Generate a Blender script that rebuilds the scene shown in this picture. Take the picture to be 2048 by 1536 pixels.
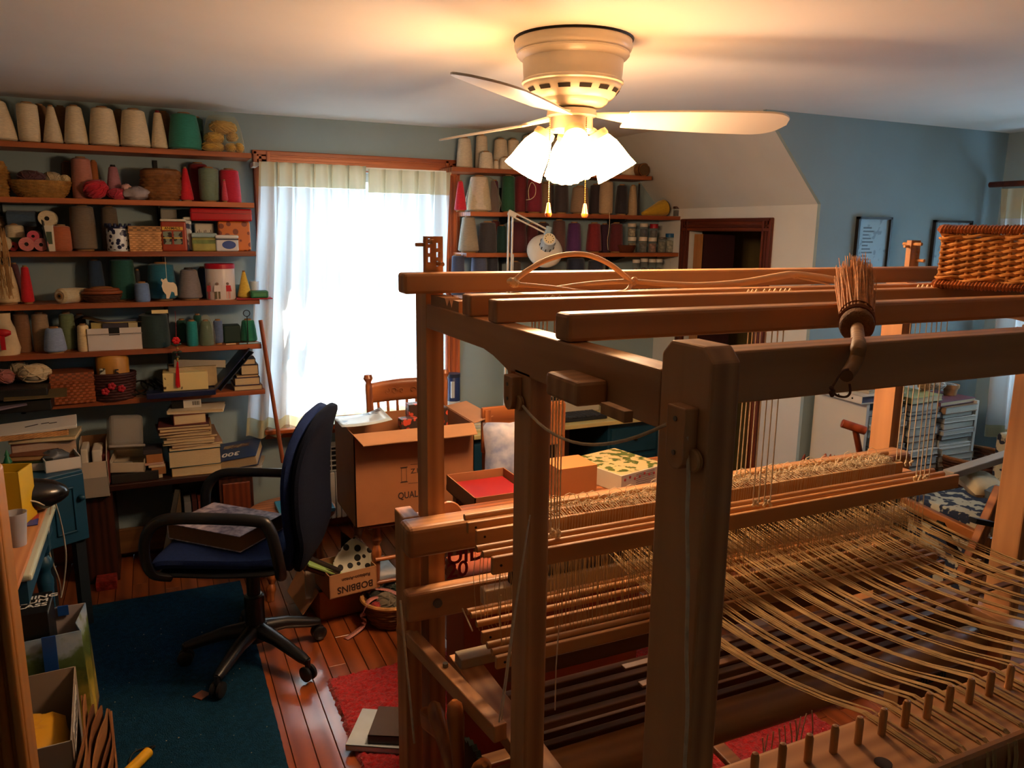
import bpy, bmesh, math, random
from mathutils import Vector, Matrix, Euler
random.seed(7)
for o in list(bpy.data.objects): bpy.data.objects.remove(o)
SC = bpy.context.scene
COL = SC.collection
R = math.radians
# ------------------------------------------------------------------ camera
H = 1.70; F = 1545.0; CX, CY = 1024.0, 768.0
YAW, PITCH, ROLL = R(24.88), R(11.2), R(-0.68)
_f = Vector((math.sin(YAW)*math.cos(PITCH), math.cos(YAW)*math.cos(PITCH), -math.sin(PITCH)))
_r0 = Vector((math.cos(YAW), -math.sin(YAW), 0)); _u0 = _r0.cross(_f)
_u = _u0*math.cos(ROLL) + _r0*math.sin(ROLL); _r = _r0*math.cos(ROLL) - _u0*math.sin(ROLL)
CAM = Vector((0, 0, H))
cd = bpy.data.cameras.new('camera'); cam = bpy.data.objects.new('camera', cd); COL.objects.link(cam)
cd.sensor_fit = 'HORIZONTAL'; cd.sensor_width = 36.0; cd.lens = 36.0*F/2048.0
cd.clip_start = 0.02; cd.clip_end = 100
rm = Matrix((_r, _u, -_f)).transposed()
cam.matrix_world = Matrix.Translation(CAM) @ rm.to_4x4()
SC.camera = cam
# ------------------------------------------------------------------ world, daylight, exposure
SC.view_settings.view_transform = 'Standard'; SC.view_settings.look = 'None'
SC.view_settings.gamma = 1.0; SC.view_settings.use_curve_mapping = False
SC.view_settings.exposure = 0.35
W = bpy.data.worlds.new('world'); SC.world = W; W.use_nodes = True
bg = W.node_tree.nodes['Background']; bg.inputs[0].default_value = (0.50, 0.76, 1.0, 1); bg.inputs[1].default_value = 8.0
sl = bpy.data.lights.new('sun', 'SUN'); sl.energy = 22.0; sl.angle = R(0.6); sl.color = (1.0, 0.95, 0.86)
so = bpy.data.objects.new('sun', sl); COL.objects.link(so)
so.rotation_euler = Vector((-0.10, -0.62, -0.78)).to_track_quat('-Z', 'Y').to_euler()

SC.cycles.max_bounces = 5; SC.cycles.diffuse_bounces = 3; SC.cycles.glossy_bounces = 2; SC.cycles.transmission_bounces = 4
SC.cycles.transparent_max_bounces = 8; SC.cycles.use_light_tree = False; SC.cycles.caustics_reflective = False; SC.cycles.caustics_refractive = False
# ------------------------------------------------------------------ pixel -> point on a real plane of the room
def at(px, py, X=None, Y=None, Z=None):
    d = _r*((px-CX)/F) - _u*((py-CY)/F) + _f
    if X is not None: t = (X-CAM.x)/d.x
    elif Y is not None: t = (Y-CAM.y)/d.y
    else: t = (Z-CAM.z)/d.z
    return CAM + d*t
def pr(P):
    v = Vector(P)-CAM; z = v.dot(_f); return CX+F*v.dot(_r)/z, CY-F*v.dot(_u)/z
def mpp(P): return (Vector(P)-CAM).dot(_f)/F     # metres per photo pixel at P
# ------------------------------------------------------------------ colours and materials
def lin(c):
    out = []
    for v in c[:3]:
        v = v/255.0
        out.append(v/12.92 if v <= 0.04045 else ((v+0.055)/1.055)**2.4)
    return (*out, 1.0)
MATS = {}
def mat(name, col=(128,128,128), rough=0.6, metal=0.0, var=0.0, vscale=12.0, bump=0.0, bscale=40.0, col2=None,
        stretch=(1,1,1), spec=0.4, emit=None, estr=0.0, coat=0.0, sheen=0.0):
    if name in MATS: return MATS[name]
    m = bpy.data.materials.new(name); m.use_nodes = True; nt = m.node_tree; N = nt.nodes; L = nt.links
    b = N['Principled BSDF']; b.inputs['Base Color'].default_value = lin(col); b.inputs['Roughness'].default_value = rough
    b.inputs['Metallic'].default_value = metal; b.inputs['Specular IOR Level'].default_value = spec
    b.inputs['Coat Weight'].default_value = coat; b.inputs['Sheen Weight'].default_value = sheen
    if emit: b.inputs['Emission Color'].default_value = lin(emit); b.inputs['Emission Strength'].default_value = estr
    if var > 0 or bump > 0 or col2:
        tc = N.new('ShaderNodeTexCoord'); mp = N.new('ShaderNodeMapping'); mp.inputs['Scale'].default_value = stretch
        L.new(tc.outputs['Object'], mp.inputs[0])
        if var > 0 or col2:
            n = N.new('ShaderNodeTexNoise'); n.inputs['Scale'].default_value = vscale; n.inputs['Detail'].default_value = 4
            L.new(mp.outputs[0], n.inputs[0])
            cr = N.new('ShaderNodeValToRGB'); cr.color_ramp.elements[0].position = 0.32; cr.color_ramp.elements[1].position = 0.68
            c1 = lin(col); c2 = lin(col2) if col2 else tuple(min(1, x*(1+var)) for x in c1[:3])+(1,)
            c0 = c1 if col2 else tuple(x*(1-var) for x in c1[:3])+(1,)
            cr.color_ramp.elements[0].color = c0; cr.color_ramp.elements[1].color = c2
            L.new(n.outputs['Fac'], cr.inputs[0]); L.new(cr.outputs[0], b.inputs['Base Color'])
        if bump > 0:
            n2 = N.new('ShaderNodeTexNoise'); n2.inputs['Scale'].default_value = bscale; n2.inputs['Detail'].default_value = 5
            L.new(mp.outputs[0], n2.inputs[0])
            bp = N.new('ShaderNodeBump'); bp.inputs['Strength'].default_value = bump; bp.inputs['Distance'].default_value = 0.01
            L.new(n2.outputs['Fac'], bp.inputs['Height']); L.new(bp.outputs[0], b.inputs['Normal'])
    MATS[name] = m; return m
def wood(name, dark, light, axis='X', rough=0.45, scale=1.0, coat=0.0, bump=0.05, contrast=0.5):
    if name in MATS: return MATS[name]
    m = bpy.data.materials.new(name); m.use_nodes = True; nt = m.node_tree; N = nt.nodes; L = nt.links
    b = N['Principled BSDF']; b.inputs['Roughness'].default_value = rough; b.inputs['Coat Weight'].default_value = coat
    b.inputs['Coat Roughness'].default_value = 0.12; b.inputs['Coat IOR'].default_value = 1.6
    tc = N.new('ShaderNodeTexCoord'); mp = N.new('ShaderNodeMapping')
    s = {'X': (0.6, 9, 9), 'Y': (9, 0.6, 9), 'Z': (9, 9, 0.6)}[axis]
    mp.inputs['Scale'].default_value = tuple(v*scale for v in s)
    oi = N.new('ShaderNodeObjectInfo'); vm = N.new('ShaderNodeVectorMath'); vm.operation = 'SCALE'; vm.inputs[0].default_value = (7.3, 3.1, 5.7)
    L.new(oi.outputs['Random'], vm.inputs['Scale']); ad = N.new('ShaderNodeVectorMath'); ad.operation = 'ADD'
    L.new(tc.outputs['Object'], ad.inputs[0]); L.new(vm.outputs[0], ad.inputs[1]); L.new(ad.outputs[0], mp.inputs[0])
    n = N.new('ShaderNodeTexNoise'); n.inputs['Scale'].default_value = 1.6; n.inputs['Detail'].default_value = 6; n.inputs['Distortion'].default_value = 1.2
    L.new(mp.outputs[0], n.inputs[0])
    wv = N.new('ShaderNodeTexWave'); wv.inputs['Scale'].default_value = 1.1; wv.inputs['Distortion'].default_value = 6; wv.inputs['Detail'].default_value = 3
    wv.bands_direction = {'X': 'Y', 'Y': 'X', 'Z': 'X'}[axis]
    L.new(mp.outputs[0], wv.inputs[0])
    mx = N.new('ShaderNodeMix'); mx.data_type = 'FLOAT'; mx.inputs[0].default_value = 0.45
    L.new(n.outputs['Fac'], mx.inputs[2]); L.new(wv.outputs['Fac'], mx.inputs[3])
    cr = N.new('ShaderNodeValToRGB'); cr.color_ramp.elements[0].position = 0.5-contrast*0.6; cr.color_ramp.elements[1].position = 0.5+contrast*0.5
    cr.color_ramp.elements[0].color = lin(dark); cr.color_ramp.elements[1].color = lin(light)
    L.new(mx.outputs[0], cr.inputs[0])
    hs = N.new('ShaderNodeHueSaturation'); mr = N.new('ShaderNodeMapRange'); mr.inputs[3].default_value = 0.86; mr.inputs[4].default_value = 1.12
    L.new(oi.outputs['Random'], mr.inputs[0]); L.new(mr.outputs[0], hs.inputs['Value']); L.new(cr.outputs[0], hs.inputs['Color'])
    L.new(hs.outputs[0], b.inputs['Base Color'])
    bp = N.new('ShaderNodeBump'); bp.inputs['Strength'].default_value = bump; bp.inputs['Distance'].default_value = 0.004
    L.new(mx.outputs[0], bp.inputs['Height']); L.new(bp.outputs[0], b.inputs['Normal'])
    MATS[name] = m; return m
def yarn(col, fuzzy=0.25):
    name = 'yarn_%d_%d_%d' % tuple(col)
    if name in MATS: return MATS[name]
    m = bpy.data.materials.new(name); m.use_nodes = True; nt = m.node_tree; N = nt.nodes; L = nt.links
    b = N['Principled BSDF']; b.inputs['Roughness'].default_value = 0.85; b.inputs['Sheen Weight'].default_value = 0.2
    tc = N.new('ShaderNodeTexCoord'); mp = N.new('ShaderNodeMapping'); mp.inputs['Scale'].default_value = (1, 1, 7)
    mp.inputs['Rotation'].default_value = (0.18, 0.1, 0)
    L.new(tc.outputs['Object'], mp.inputs[0])
    n = N.new('ShaderNodeTexNoise'); n.inputs['Scale'].default_value = 55; n.inputs['Detail'].default_value = 3
    L.new(mp.outputs[0], n.inputs[0])
    c = lin(col); cr = N.new('ShaderNodeValToRGB'); cr.color_ramp.elements[0].position = 0.3; cr.color_ramp.elements[1].position = 0.72
    cr.color_ramp.elements[0].color = tuple(v*0.84 for v in c[:3])+(1,); cr.color_ramp.elements[1].color = tuple(min(1, v*1.14) for v in c[:3])+(1,)
    L.new(n.outputs['Fac'], cr.inputs[0]); L.new(cr.outputs[0], b.inputs['Base Color'])
    bp = N.new('ShaderNodeBump'); bp.inputs['Strength'].default_value = fuzzy*1.4; bp.inputs['Distance'].default_value = 0.004
    L.new(n.outputs['Fac'], bp.inputs['Height']); L.new(bp.outputs[0], b.inputs['Normal'])
    MATS[name] = m; return m
def glassy(name, col=(255,255,255), alpha=0.25, rough=0.08):
    """thin clear film or jar wall: mostly transparent with a sharp gloss"""
    if name in MATS: return MATS[name]
    m = bpy.data.materials.new(name); m.use_nodes = True; nt = m.node_tree; N = nt.nodes; L = nt.links
    out = N['Material Output']; N.remove(N['Principled BSDF'])
    t = N.new('ShaderNodeBsdfTransparent'); t.inputs[0].default_value = lin(col)
    p = N.new('ShaderNodeBsdfPrincipled'); p.inputs['Base Color'].default_value = lin(col); p.inputs['Roughness'].default_value = rough
    lw = N.new('ShaderNodeLayerWeight'); lw.inputs[0].default_value = 0.5
    p4 = N.new('ShaderNodeMath'); p4.operation = 'POWER'; p4.inputs[1].default_value = 4.0; L.new(lw.outputs['Facing'], p4.inputs[0])
    fr = N.new('ShaderNodeMath'); fr.operation = 'MULTIPLY'; fr.inputs[1].default_value = 0.6; L.new(p4.outputs[0], fr.inputs[0])
    ma = N.new('ShaderNodeMath'); ma.operation = 'ADD'; ma.use_clamp = True; ma.inputs[1].default_value = alpha
    L.new(fr.outputs[0], ma.inputs[0])
    mx = N.new('ShaderNodeMixShader'); L.new(ma.outputs[0], mx.inputs[0]); L.new(t.outputs[0], mx.inputs[1]); L.new(p.outputs[0], mx.inputs[2])
    L.new(mx.outputs[0], out.inputs[0]); MATS[name] = m; return m
def cloth_trans(name, col, trans=0.6, stripe=0.0):
    if name in MATS: return MATS[name]
    m = bpy.data.materials.new(name); m.use_nodes = True; nt = m.node_tree; N = nt.nodes; L = nt.links
    out = N['Material Output']; N.remove(N['Principled BSDF'])
    d = N.new('ShaderNodeBsdfDiffuse'); d.inputs[0].default_value = lin(col)
    t = N.new('ShaderNodeBsdfTranslucent'); t.inputs[0].default_value = lin(col)
    mx = N.new('ShaderNodeMixShader'); mx.inputs[0].default_value = trans
    L.new(d.outputs[0], mx.inputs[1]); L.new(t.outputs[0], mx.inputs[2]); L.new(mx.outputs[0], out.inputs[0])
    MATS[name] = m; return m
# ------------------------------------------------------------------ mesh builder
class MB:
    def __init__(s): s.v = []; s.f = []
    def add(s, vs, fs):
        k = len(s.v); s.v += [Vector(v) for v in vs]; s.f += [tuple(i+k for i in f) for f in fs]; return s
    def box(s, x0, x1, y0, y1, z0, z1):
        return s.add([(x0,y0,z0),(x1,y0,z0),(x1,y1,z0),(x0,y1,z0),(x0,y0,z1),(x1,y0,z1),(x1,y1,z1),(x0,y1,z1)],
                     [(3,2,1,0),(4,5,6,7),(0,1,5,4),(1,2,6,5),(2,3,7,6),(3,0,4,7)])
    def obox(s, c, size, rot=(0,0,0)):
        m = rot if isinstance(rot, Matrix) else Euler(rot).to_matrix()
        a, b, d = (v/2 for v in size); c = Vector(c)
        vs = [c + m @ Vector(p) for p in [(-a,-b,-d),(a,-b,-d),(a,b,-d),(-a,b,-d),(-a,-b,d),(a,-b,d),(a,b,d),(-a,b,d)]]
        return s.add(vs, [(3,2,1,0),(4,5,6,7),(0,1,5,4),(1,2,6,5),(2,3,7,6),(3,0,4,7)])
    def beam(s, p1, p2, w, h, up=(0,0,1)):
        p1 = Vector(p1); p2 = Vector(p2); x = (p2-p1); l = x.length; x.normalize(); up = Vector(up)
        y = up.cross(x)
        if y.length < 1e-5: y = Vector((0,1,0)).cross(x)
        y.normalize(); z = x.cross(y)
        return s.obox((p1+p2)/2, (l, w, h), Matrix((x, y, z)).transposed())
    def tube(s, pts, r, n=8, cap=True, closed=False, flat=None):
        pts = [Vector(p) for p in pts]; m = len(pts); rs = r if isinstance(r, (list, tuple)) else [r]*m
        k = len(s.v); up = Vector((0,0,1)); prev = None
        for i, p in enumerate(pts):
            a = pts[(i-1) % m] if (closed or i > 0) else p; b = pts[(i+1) % m] if (closed or i < m-1) else p
            t = (b-a); t = t.normalized() if t.length > 1e-9 else Vector((0,0,1))
            if prev is None:
                x = t.cross(up) if abs(t.dot(up)) < 0.95 else t.cross(Vector((1,0,0)))
            else:
                x = prev - t*prev.dot(t)
                if x.length < 1e-6: x = t.cross(up)
            x.normalize(); y = t.cross(x); prev = x
            for j in range(n):
                an = 2*math.pi*j/n; cx, cy = math.cos(an), math.sin(an)
                if flat: cy *= flat
                s.v.append(p + (x*cx + y*cy)*rs[i])
        segs = m if closed else m-1
        for i in range(segs):
            a = k+i*n; b = k+((i+1) % m)*n
            for j in range(n):
                s.f.append((a+j, a+(j+1) % n, b+(j+1) % n, b+j))
        if cap and not closed:
            s.f.append(tuple(k+j for j in reversed(range(n)))); s.f.append(tuple(k+(m-1)*n+j for j in range(n)))
        return s
    def lathe(s, prof, n=20, M=None, cap=True, sq=1.0, fn=None):
        k = len(s.v); M = M or Matrix()
        for i, (r, z) in enumerate(prof):
            for j in range(n):
                a = 2*math.pi*j/n; rr = r*(fn(a, i) if fn else 1)
                s.v.append(M @ Vector((rr*math.cos(a), rr*sq*math.sin(a), z)))
        for i in range(len(prof)-1):
            a = k+i*n; b = a+n
            for j in range(n): s.f.append((a+j, a+(j+1) % n, b+(j+1) % n, b+j))
        if cap:
            s.f.append(tuple(k+j for j in reversed(range(n)))); s.f.append(tuple(k+(len(prof)-1)*n+j for j in range(n)))
        return s
    def ell(s, c, r, nu=14, nv=9, noise=0.0, M=None, seed=0):
        rnd = random.Random(seed); c = Vector(c); k = len(s.v); M = M or Matrix.Identity(3)
        for i in range(nv+1):
            th = math.pi*i/nv
            for j in range(nu):
                ph = 2*math.pi*j/nu; q = 1+noise*(rnd.random()-0.5)
                s.v.append(c + M @ Vector((r[0]*math.sin(th)*math.cos(ph)*q, r[1]*math.sin(th)*math.sin(ph)*q, -r[2]*math.cos(th)*q)))
        for i in range(nv):
            for j in range(nu):
                a = k+i*nu+j; b = k+i*nu+(j+1) % nu
                s.f.append((a, b, b+nu, a+nu))
        return s
    def prism(s, poly, d0, d1, frame):
        """poly: 2D points; frame(u, v, d) -> point"""
        n = len(poly); vs = [frame(u, v, d0) for u, v in poly] + [frame(u, v, d1) for u, v in poly]
        return s.add(vs, [tuple(reversed(range(n))), tuple(range(n, 2*n))] + [(i, (i+1) % n, n+(i+1) % n, n+i) for i in range(n)])
    def grid(s, nu, nv, fn):
        k = len(s.v)
        for j in range(nv+1):
            for i in range(nu+1): s.v.append(Vector(fn(i/nu, j/nv)))
        for j in range(nv):
            for i in range(nu):
                a = k+j*(nu+1)+i; s.f.append((a, a+1, a+nu+2, a+nu+1))
        return s
    def build(s, name, m, parent=None, smooth=False, bevel=0.0, seg=2, local=False, kind=None, label=None, solid=0.0, fix=True):
        me = bpy.data.meshes.new(name)
        vs = s.v
        if parent is not None and not local:
            inv = WM(parent).inverted(); vs = [inv @ v for v in vs]
        me.from_pydata([tuple(v) for v in vs], [], s.f); me.validate()
        if fix:
            bm = bmesh.new(); bm.from_mesh(me); bmesh.ops.recalc_face_normals(bm, faces=bm.faces); bm.to_mesh(me); bm.free()
        if isinstance(m, str): m = MATS[m]
        me.materials.append(m)
        if smooth:
            for p in me.polygons: p.use_smooth = True
            try: me.set_sharp_from_angle(angle=R(40))
            except Exception: pass
        o = bpy.data.objects.new(name, me); COL.objects.link(o)
        if parent is not None: o.parent = parent
        if solid: md = o.modifiers.new('solid', 'SOLIDIFY'); md.thickness = solid; md.offset = 0
        if bevel:
            md = o.modifiers.new('bevel', 'BEVEL'); md.width = bevel; md.segments = seg; md.limit_method = 'ANGLE'; md.angle_limit = R(35)
            md.harden_normals = False
        if kind: o['kind'] = kind
        if label: o['label'] = label
        return o
_WM = {}
def WM(o):
    if o.name in _WM: return _WM[o.name]
    return WM(o.parent) if o.parent else Matrix()
def thing(name, label, cat, loc=(0,0,0), rotz=0.0, group=None, rot=None):
    o = bpy.data.objects.new(name, None); COL.objects.link(o); o.empty_display_size = 0.05
    M = Matrix.Translation(Vector(loc)) @ ((Euler(rot).to_matrix() if rot else Matrix.Rotation(rotz, 3, 'Z')).to_4x4())
    o.location = Vector(loc); o.rotation_euler = rot if rot else (0, 0, rotz)
    _WM[o.name] = M
    o['label'] = label; o['category'] = cat
    if group: o['group'] = group
    return o
def tag(o, label, cat, group=None):
    o['label'] = label; o['category'] = cat
    if group: o['group'] = group
    return o
def struct(o): o['kind'] = 'structure'; return o
def dup(o, parent=None, loc=None, rot=None):
    c = o.copy(); COL.objects.link(c)
    if parent is not None: c.parent = parent
    if loc is not None: c.location = loc
    if rot is not None: c.rotation_euler = rot
    return c
def text(name, s, size, M, m, parent=None, ext=0.0004, align='CENTER', sx=1.0):
    cu = bpy.data.curves.new(name, 'FONT'); cu.body = s; cu.size = size; cu.extrude = ext; cu.align_x = align; cu.align_y = 'CENTER'; cu.resolution_u = 3; cu.offset = size*.018
    tmp = bpy.data.objects.new('lettering_tmp', cu); COL.objects.link(tmp)
    me = bpy.data.meshes.new_from_object(tmp.evaluated_get(bpy.context.evaluated_depsgraph_get())); me.name = name
    bpy.data.objects.remove(tmp); bpy.data.curves.remove(cu)
    MM = M @ Matrix.Diagonal((sx, 1, 1, 1))
    if parent is not None: MM = WM(parent).inverted() @ MM
    me.transform(MM); me.materials.clear(); me.materials.append(m if not isinstance(m, str) else MATS[m])
    o = bpy.data.objects.new(name, me); COL.objects.link(o)
    if parent is not None: o.parent = parent
    return o
def frame_m(o, x, y):
    """matrix with origin o, x axis x, y axis y"""
    x = Vector(x).normalized(); z = x.cross(Vector(y)).normalized(); y = z.cross(x)
    m = Matrix((x, y, z)).transposed().to_4x4(); m.translation = Vector(o); return m
def smooth_path(pts, n=6):
    pts = [Vector(p) for p in pts]; out = []
    for i in range(len(pts)-1):
        p0 = pts[max(i-1, 0)]; p1 = pts[i]; p2 = pts[i+1]; p3 = pts[min(i+2, len(pts)-1)]
        for k in range(n):
            t = k/n
            out.append(0.5*((2*p1)+(-p0+p2)*t+(2*p0-5*p1+4*p2-p3)*t*t+(-p0+3*p1-3*p2+p3)*t**3))
    out.append(pts[-1]); return out
# ================================================================== THE ROOM
YB, ZC, XK, YD, XW = 4.32, 2.272, 3.056, 2.95, 4.43
ZK = 1.85; XS = 2.66                    # knee wall top, where the slope meets the flat ceiling
XL, YR = -1.9, -1.6                     # wall beside and wall behind the photographer
m_wall = mat('wall_paint', (142,162,166), 0.75, var=0.04, vscale=3, bump=0.05, bscale=60)
m_wall2 = mat('wall_paint_white', (208,208,202), 0.75, var=0.04, vscale=3, bump=0.05, bscale=60)
m_ceil = mat('ceiling_paint', (240,237,230), 0.8, var=0.03, vscale=2, bump=0.04, bscale=50)
m_trimw = wood('window_trim_wood', (120,52,24), (176,92,46), 'X', 0.35)
m_trimz = wood('window_trim_wood_upright', (120,52,24), (176,92,46), 'Z', 0.35)
m_fl = wood('floor_board_wood', (104,48,22), (158,82,40), 'Y', 0.32, 0.55, coat=1.0, bump=0.05, contrast=0.9)
# floor: sub-floor slab and boards running away from the camera
fl = struct(MB().box(XL-.1, XW+.1, YR-.1, YB+.12, -.06, -.022).build('floor', mat('sub_floor', (40,20,12), 0.8)))
fx = -0.98; k = 0
rnd = random.Random(3)
plank_mesh = {}
while fx < 3.0:
    w = 0.0715
    y = 0.4 - rnd.random()*0.5
    while y < YB:
        l = rnd.choice((0.9, 1.2, 1.6)); y1 = min(y+l, YB)
        if y1 > 1.2 and not (fx > 1.7 and y1 < 1.6):
            MB().box(fx+.0012, fx+w-.0012, y+.001, y1-.001, -.022, 0).build('floor_plank', m_fl, fl, bevel=.0012, seg=1)
        y = y1
    fx += w
MB().box(XL-.1, -.98, YR-.1, YB, -.022, 0).build('floor_plank', m_fl, fl)
MB().box(3.005, XW+.1, YR-.1, YB, -.022, 0).build('floor_plank', m_fl, fl)
MB().box(-.98, 3.005, YR-.1, .38, -.022, 0).build('floor_plank', m_fl, fl)
# window openings
WX0, WX1, WZ0, WZ1 = 0.60, 1.56, 0.66, 2.005        # window in the back wall
VY0, VY1, VZ0, VZ1 = 1.75, 2.66, 0.80, 1.93        # window in the dormer wall
bw = MB(); T = .14
bw.box(XL-.1, WX0, YB, YB+T, 0, ZC+.1); bw.box(WX1, XK+.12, YB, YB+T, 0, ZC+.1)
bw.box(WX0, WX1, YB, YB+T, 0, WZ0); bw.box(WX0, WX1, YB, YB+T, WZ1, ZC+.1)
struct(bw.build('wall_back', m_wall))
struct(MB().box(XL-.1, XL, YR-.1, YB, 0, ZC).build('wall_left', m_wall))
struct(MB().box(XL, XW+.1, YR-.1, YR, 0, ZC).build('wall_rear', m_wall))
# ceiling: flat part with a notch for the slope, then the slope
cl = MB(); cl.box(XL-.1, XS, YR-.1, YB+.1, ZC, ZC+.08); cl.box(XS, XW+.12, YR-.1, YD, ZC, ZC+.08)
struct(cl.build('ceiling', m_ceil))
sl_ = MB().prism([(XS, ZC), (XK, ZK), (XK+.1, ZK), (XK+.1, ZC+.08), (XS, ZC+.08)], YD+.02, YB+.1, lambda u, v, d: Vector((u, d, v)))
struct(sl_.build('ceiling_slope', m_wall2))
# knee wall with the low closet doorway
DY0, DY1, DZ = 3.335, 3.99, 1.715
kw = MB(); kw.box(XK, XK+.1, YD+.02, DY0, 0, ZK); kw.box(XK, XK+.1, DY1, YB, 0, ZK); kw.box(XK, XK+.1, DY0, DY1, DZ, ZK)
struct(kw.build('wall_knee', m_wall2))
ck = MB(); ck.box(XK+.1, XK+.8, DY0-.3, DY0-.28, 0, ZK); ck.box(XK+.1, XK+.8, DY1+.2, DY1+.22, 0, ZK); ck.box(XK+.8, XK+.82, DY0-.3, DY1+.22, 0, ZK); ck.box(XK+.1, XK+.82, DY0-.3, DY1+.22, ZK, ZK+.02)
struct(ck.build('wall_closet', mat('closet_paint', (120,104,62), 0.8, var=.1)))
dc = MB().prism([(XS, ZC), (XK, ZK), (XK, ZC)], YD, YD+.02, lambda u, v, d: Vector((u, d, v))); dc.box(XK, XW+.1, YD, YD+.02, 0, ZC)
struct(dc.build('wall_dormer_cheek', m_wall))
ww = MB(); ww.box(XW, XW+.12, YR, VY0, 0, ZC); ww.box(XW, XW+.12, VY1, YD, 0, ZC); ww.box(XW, XW+.12, VY0, VY1, 0, VZ0); ww.box(XW, XW+.12, VY0, VY1, VZ1, ZC)
struct(ww.build('wall_dormer_window', m_wall))
# closet door trim + the door folded inside
tr = thing('trim_closet', '', ''); del tr['label']; del tr['category']; tr['kind'] = 'structure'
tw = wood('dark_trim_wood', (66,24,10), (112,48,22), 'Z', 0.35)
def moulded(name, p1, p2, nrm, w, parent, m):
    """three stepped strips: a moulded casing"""
    p1 = Vector(p1); p2 = Vector(p2); d = (p2-p1).normalized(); nrm = Vector(nrm); s = nrm.cross(d)
    b = MB()
    for off, ww_, th in ((0, w, .012), (-w*.36, w*.22, .022), (w*.36, w*.22, .02), (w*.08, w*.2, .016)):
        b.beam(p1+s*off+nrm*th/2, p2+s*off+nrm*th/2, ww_, th, up=nrm)
    return b.build(name, m, parent, bevel=.003)
moulded('casing', (XK, DY0-.035, 0), (XK, DY0-.035, DZ+.07), (-1,0,0), .075, tr, tw)
moulded('casing', (XK, DY1+.035, 0), (XK, DY1+.035, DZ+.07), (-1,0,0), .075, tr, tw)
moulded('casing', (XK, DY0-.07, DZ+.035), (XK, DY1+.07, DZ+.035), (-1,0,0), .075, tr, wood('dark_trim_wood_y', (66,24,10), (112,48,22), 'Y', 0.35))
dr = struct(MB().box(XK+.03, XK+.30, DY1-.075, DY1-.035, .01, DZ-.02).build('door_1', mat('closet_door_shaded', (62,34,34), .5), bevel=.002))  # door face coloured dark for its shade, edge strip below light as lit
MB().box(XK+.012, XK+.03, DY1-.10, DY1-.035, .01, DZ-.02).build('door_edge', wood('closet_door_lit_edge', (160,104,54), (200,146,86), 'Z', 0.4), dr, bevel=.002)
MB().ell((XK+.09, DY1-.09, .95), (.02, .02, .02)).build('door_knob', mat('brass', (170,130,60), .3, metal=.9), dr, smooth=True)
# baseboards
mb_ = wood('baseboard_wood', (96,44,20), (140,76,38), 'X', 0.4)
struct(MB().box(XL, 2.2, YB-.018, YB, 0, .11).build('baseboard_back', mb_, bevel=.004))
struct(MB().box(XK-.018, XK, YD, DY0-.075, 0, .11).build('baseboard_knee', mb_, bevel=.004))
# ---------------------------------------------------------------- window_1 in the back wall
w1 = thing('window_1', '', ''); del w1['label']; del w1['category']; w1['kind'] = 'structure'
m_wp = mat('window_paint', (225,222,214), .5)
def sash(parent, x0, x1, z0, z1, y, nm):
    b = MB(); t = .045
    b.box(x0, x0+t, y-.02, y+.02, z0, z1); b.box(x1-t, x1, y-.02, y+.02, z0, z1); b.box(x0, x1, y-.02, y+.02, z0, z0+t); b.box(x0, x1, y-.02, y+.02, z1-t, z1)
    s = b.build('sash', m_wp, parent)
    xm = (x0+x1)/2
    MB().box(xm-.01, xm+.01, y-.012, y+.012, z0+t, z1-t).build('muntin', m_wp, s)
    for a, c in ((x0+t, xm-.01), (xm+.01, x1-t)):
        MB().box(a, c, y-.002, y+.002, z0+t, z1-t).build('pane', glassy('window_glass', (250,253,255), .02, .02), s)
zm = (WZ0+WZ1)/2
sash(w1, WX0, WX1, WZ0, zm+.03, YB+.055, 'a'); sash(w1, WX0, WX1, zm-.02, WZ1, YB+.105, 'b')
moulded('casing', (WX0-.045, YB, WZ0-.02), (WX0-.045, YB, WZ1+.085), (0,-1,0), .09, w1, m_trimz)
moulded('casing', (WX1+.045, YB, WZ0-.02), (WX1+.045, YB, WZ1+.085), (0,-1,0), .09, w1, m_trimz)
moulded('casing', (WX0-.09, YB, WZ1+.045), (WX1+.09, YB, WZ1+.045), (0,-1,0), .09, w1, m_trimw)
MB().box(WX0-.12, WX1+.12, YB-.20, YB+.02, WZ0-.035, WZ0-.005).build('window_sill', wood('sill_wood', (120,52,24), (176,92,46), 'X', 0.12, coat=.6), w1, bevel=.008)
MB().box(WX0-.1, WX1+.1, YB-.03, YB-.001, WZ0-.1, WZ0-.035).build('apron', m_trimw, w1, bevel=.004)
# unseen eave, added to shade the upper part of the curtains
struct(MB().box(-.6, 2.9, YB+.14, YB+.62, 2.30, 2.36).build('added_eave', mat('eave_paint', (120,120,118), .8)))
struct(MB().box(-30, 30, YB+.2, 60, -3.05, -3.0).build('ground_outside', mat('pale_driveway', (150,148,144), .9, var=.15, vscale=2)))
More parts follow.
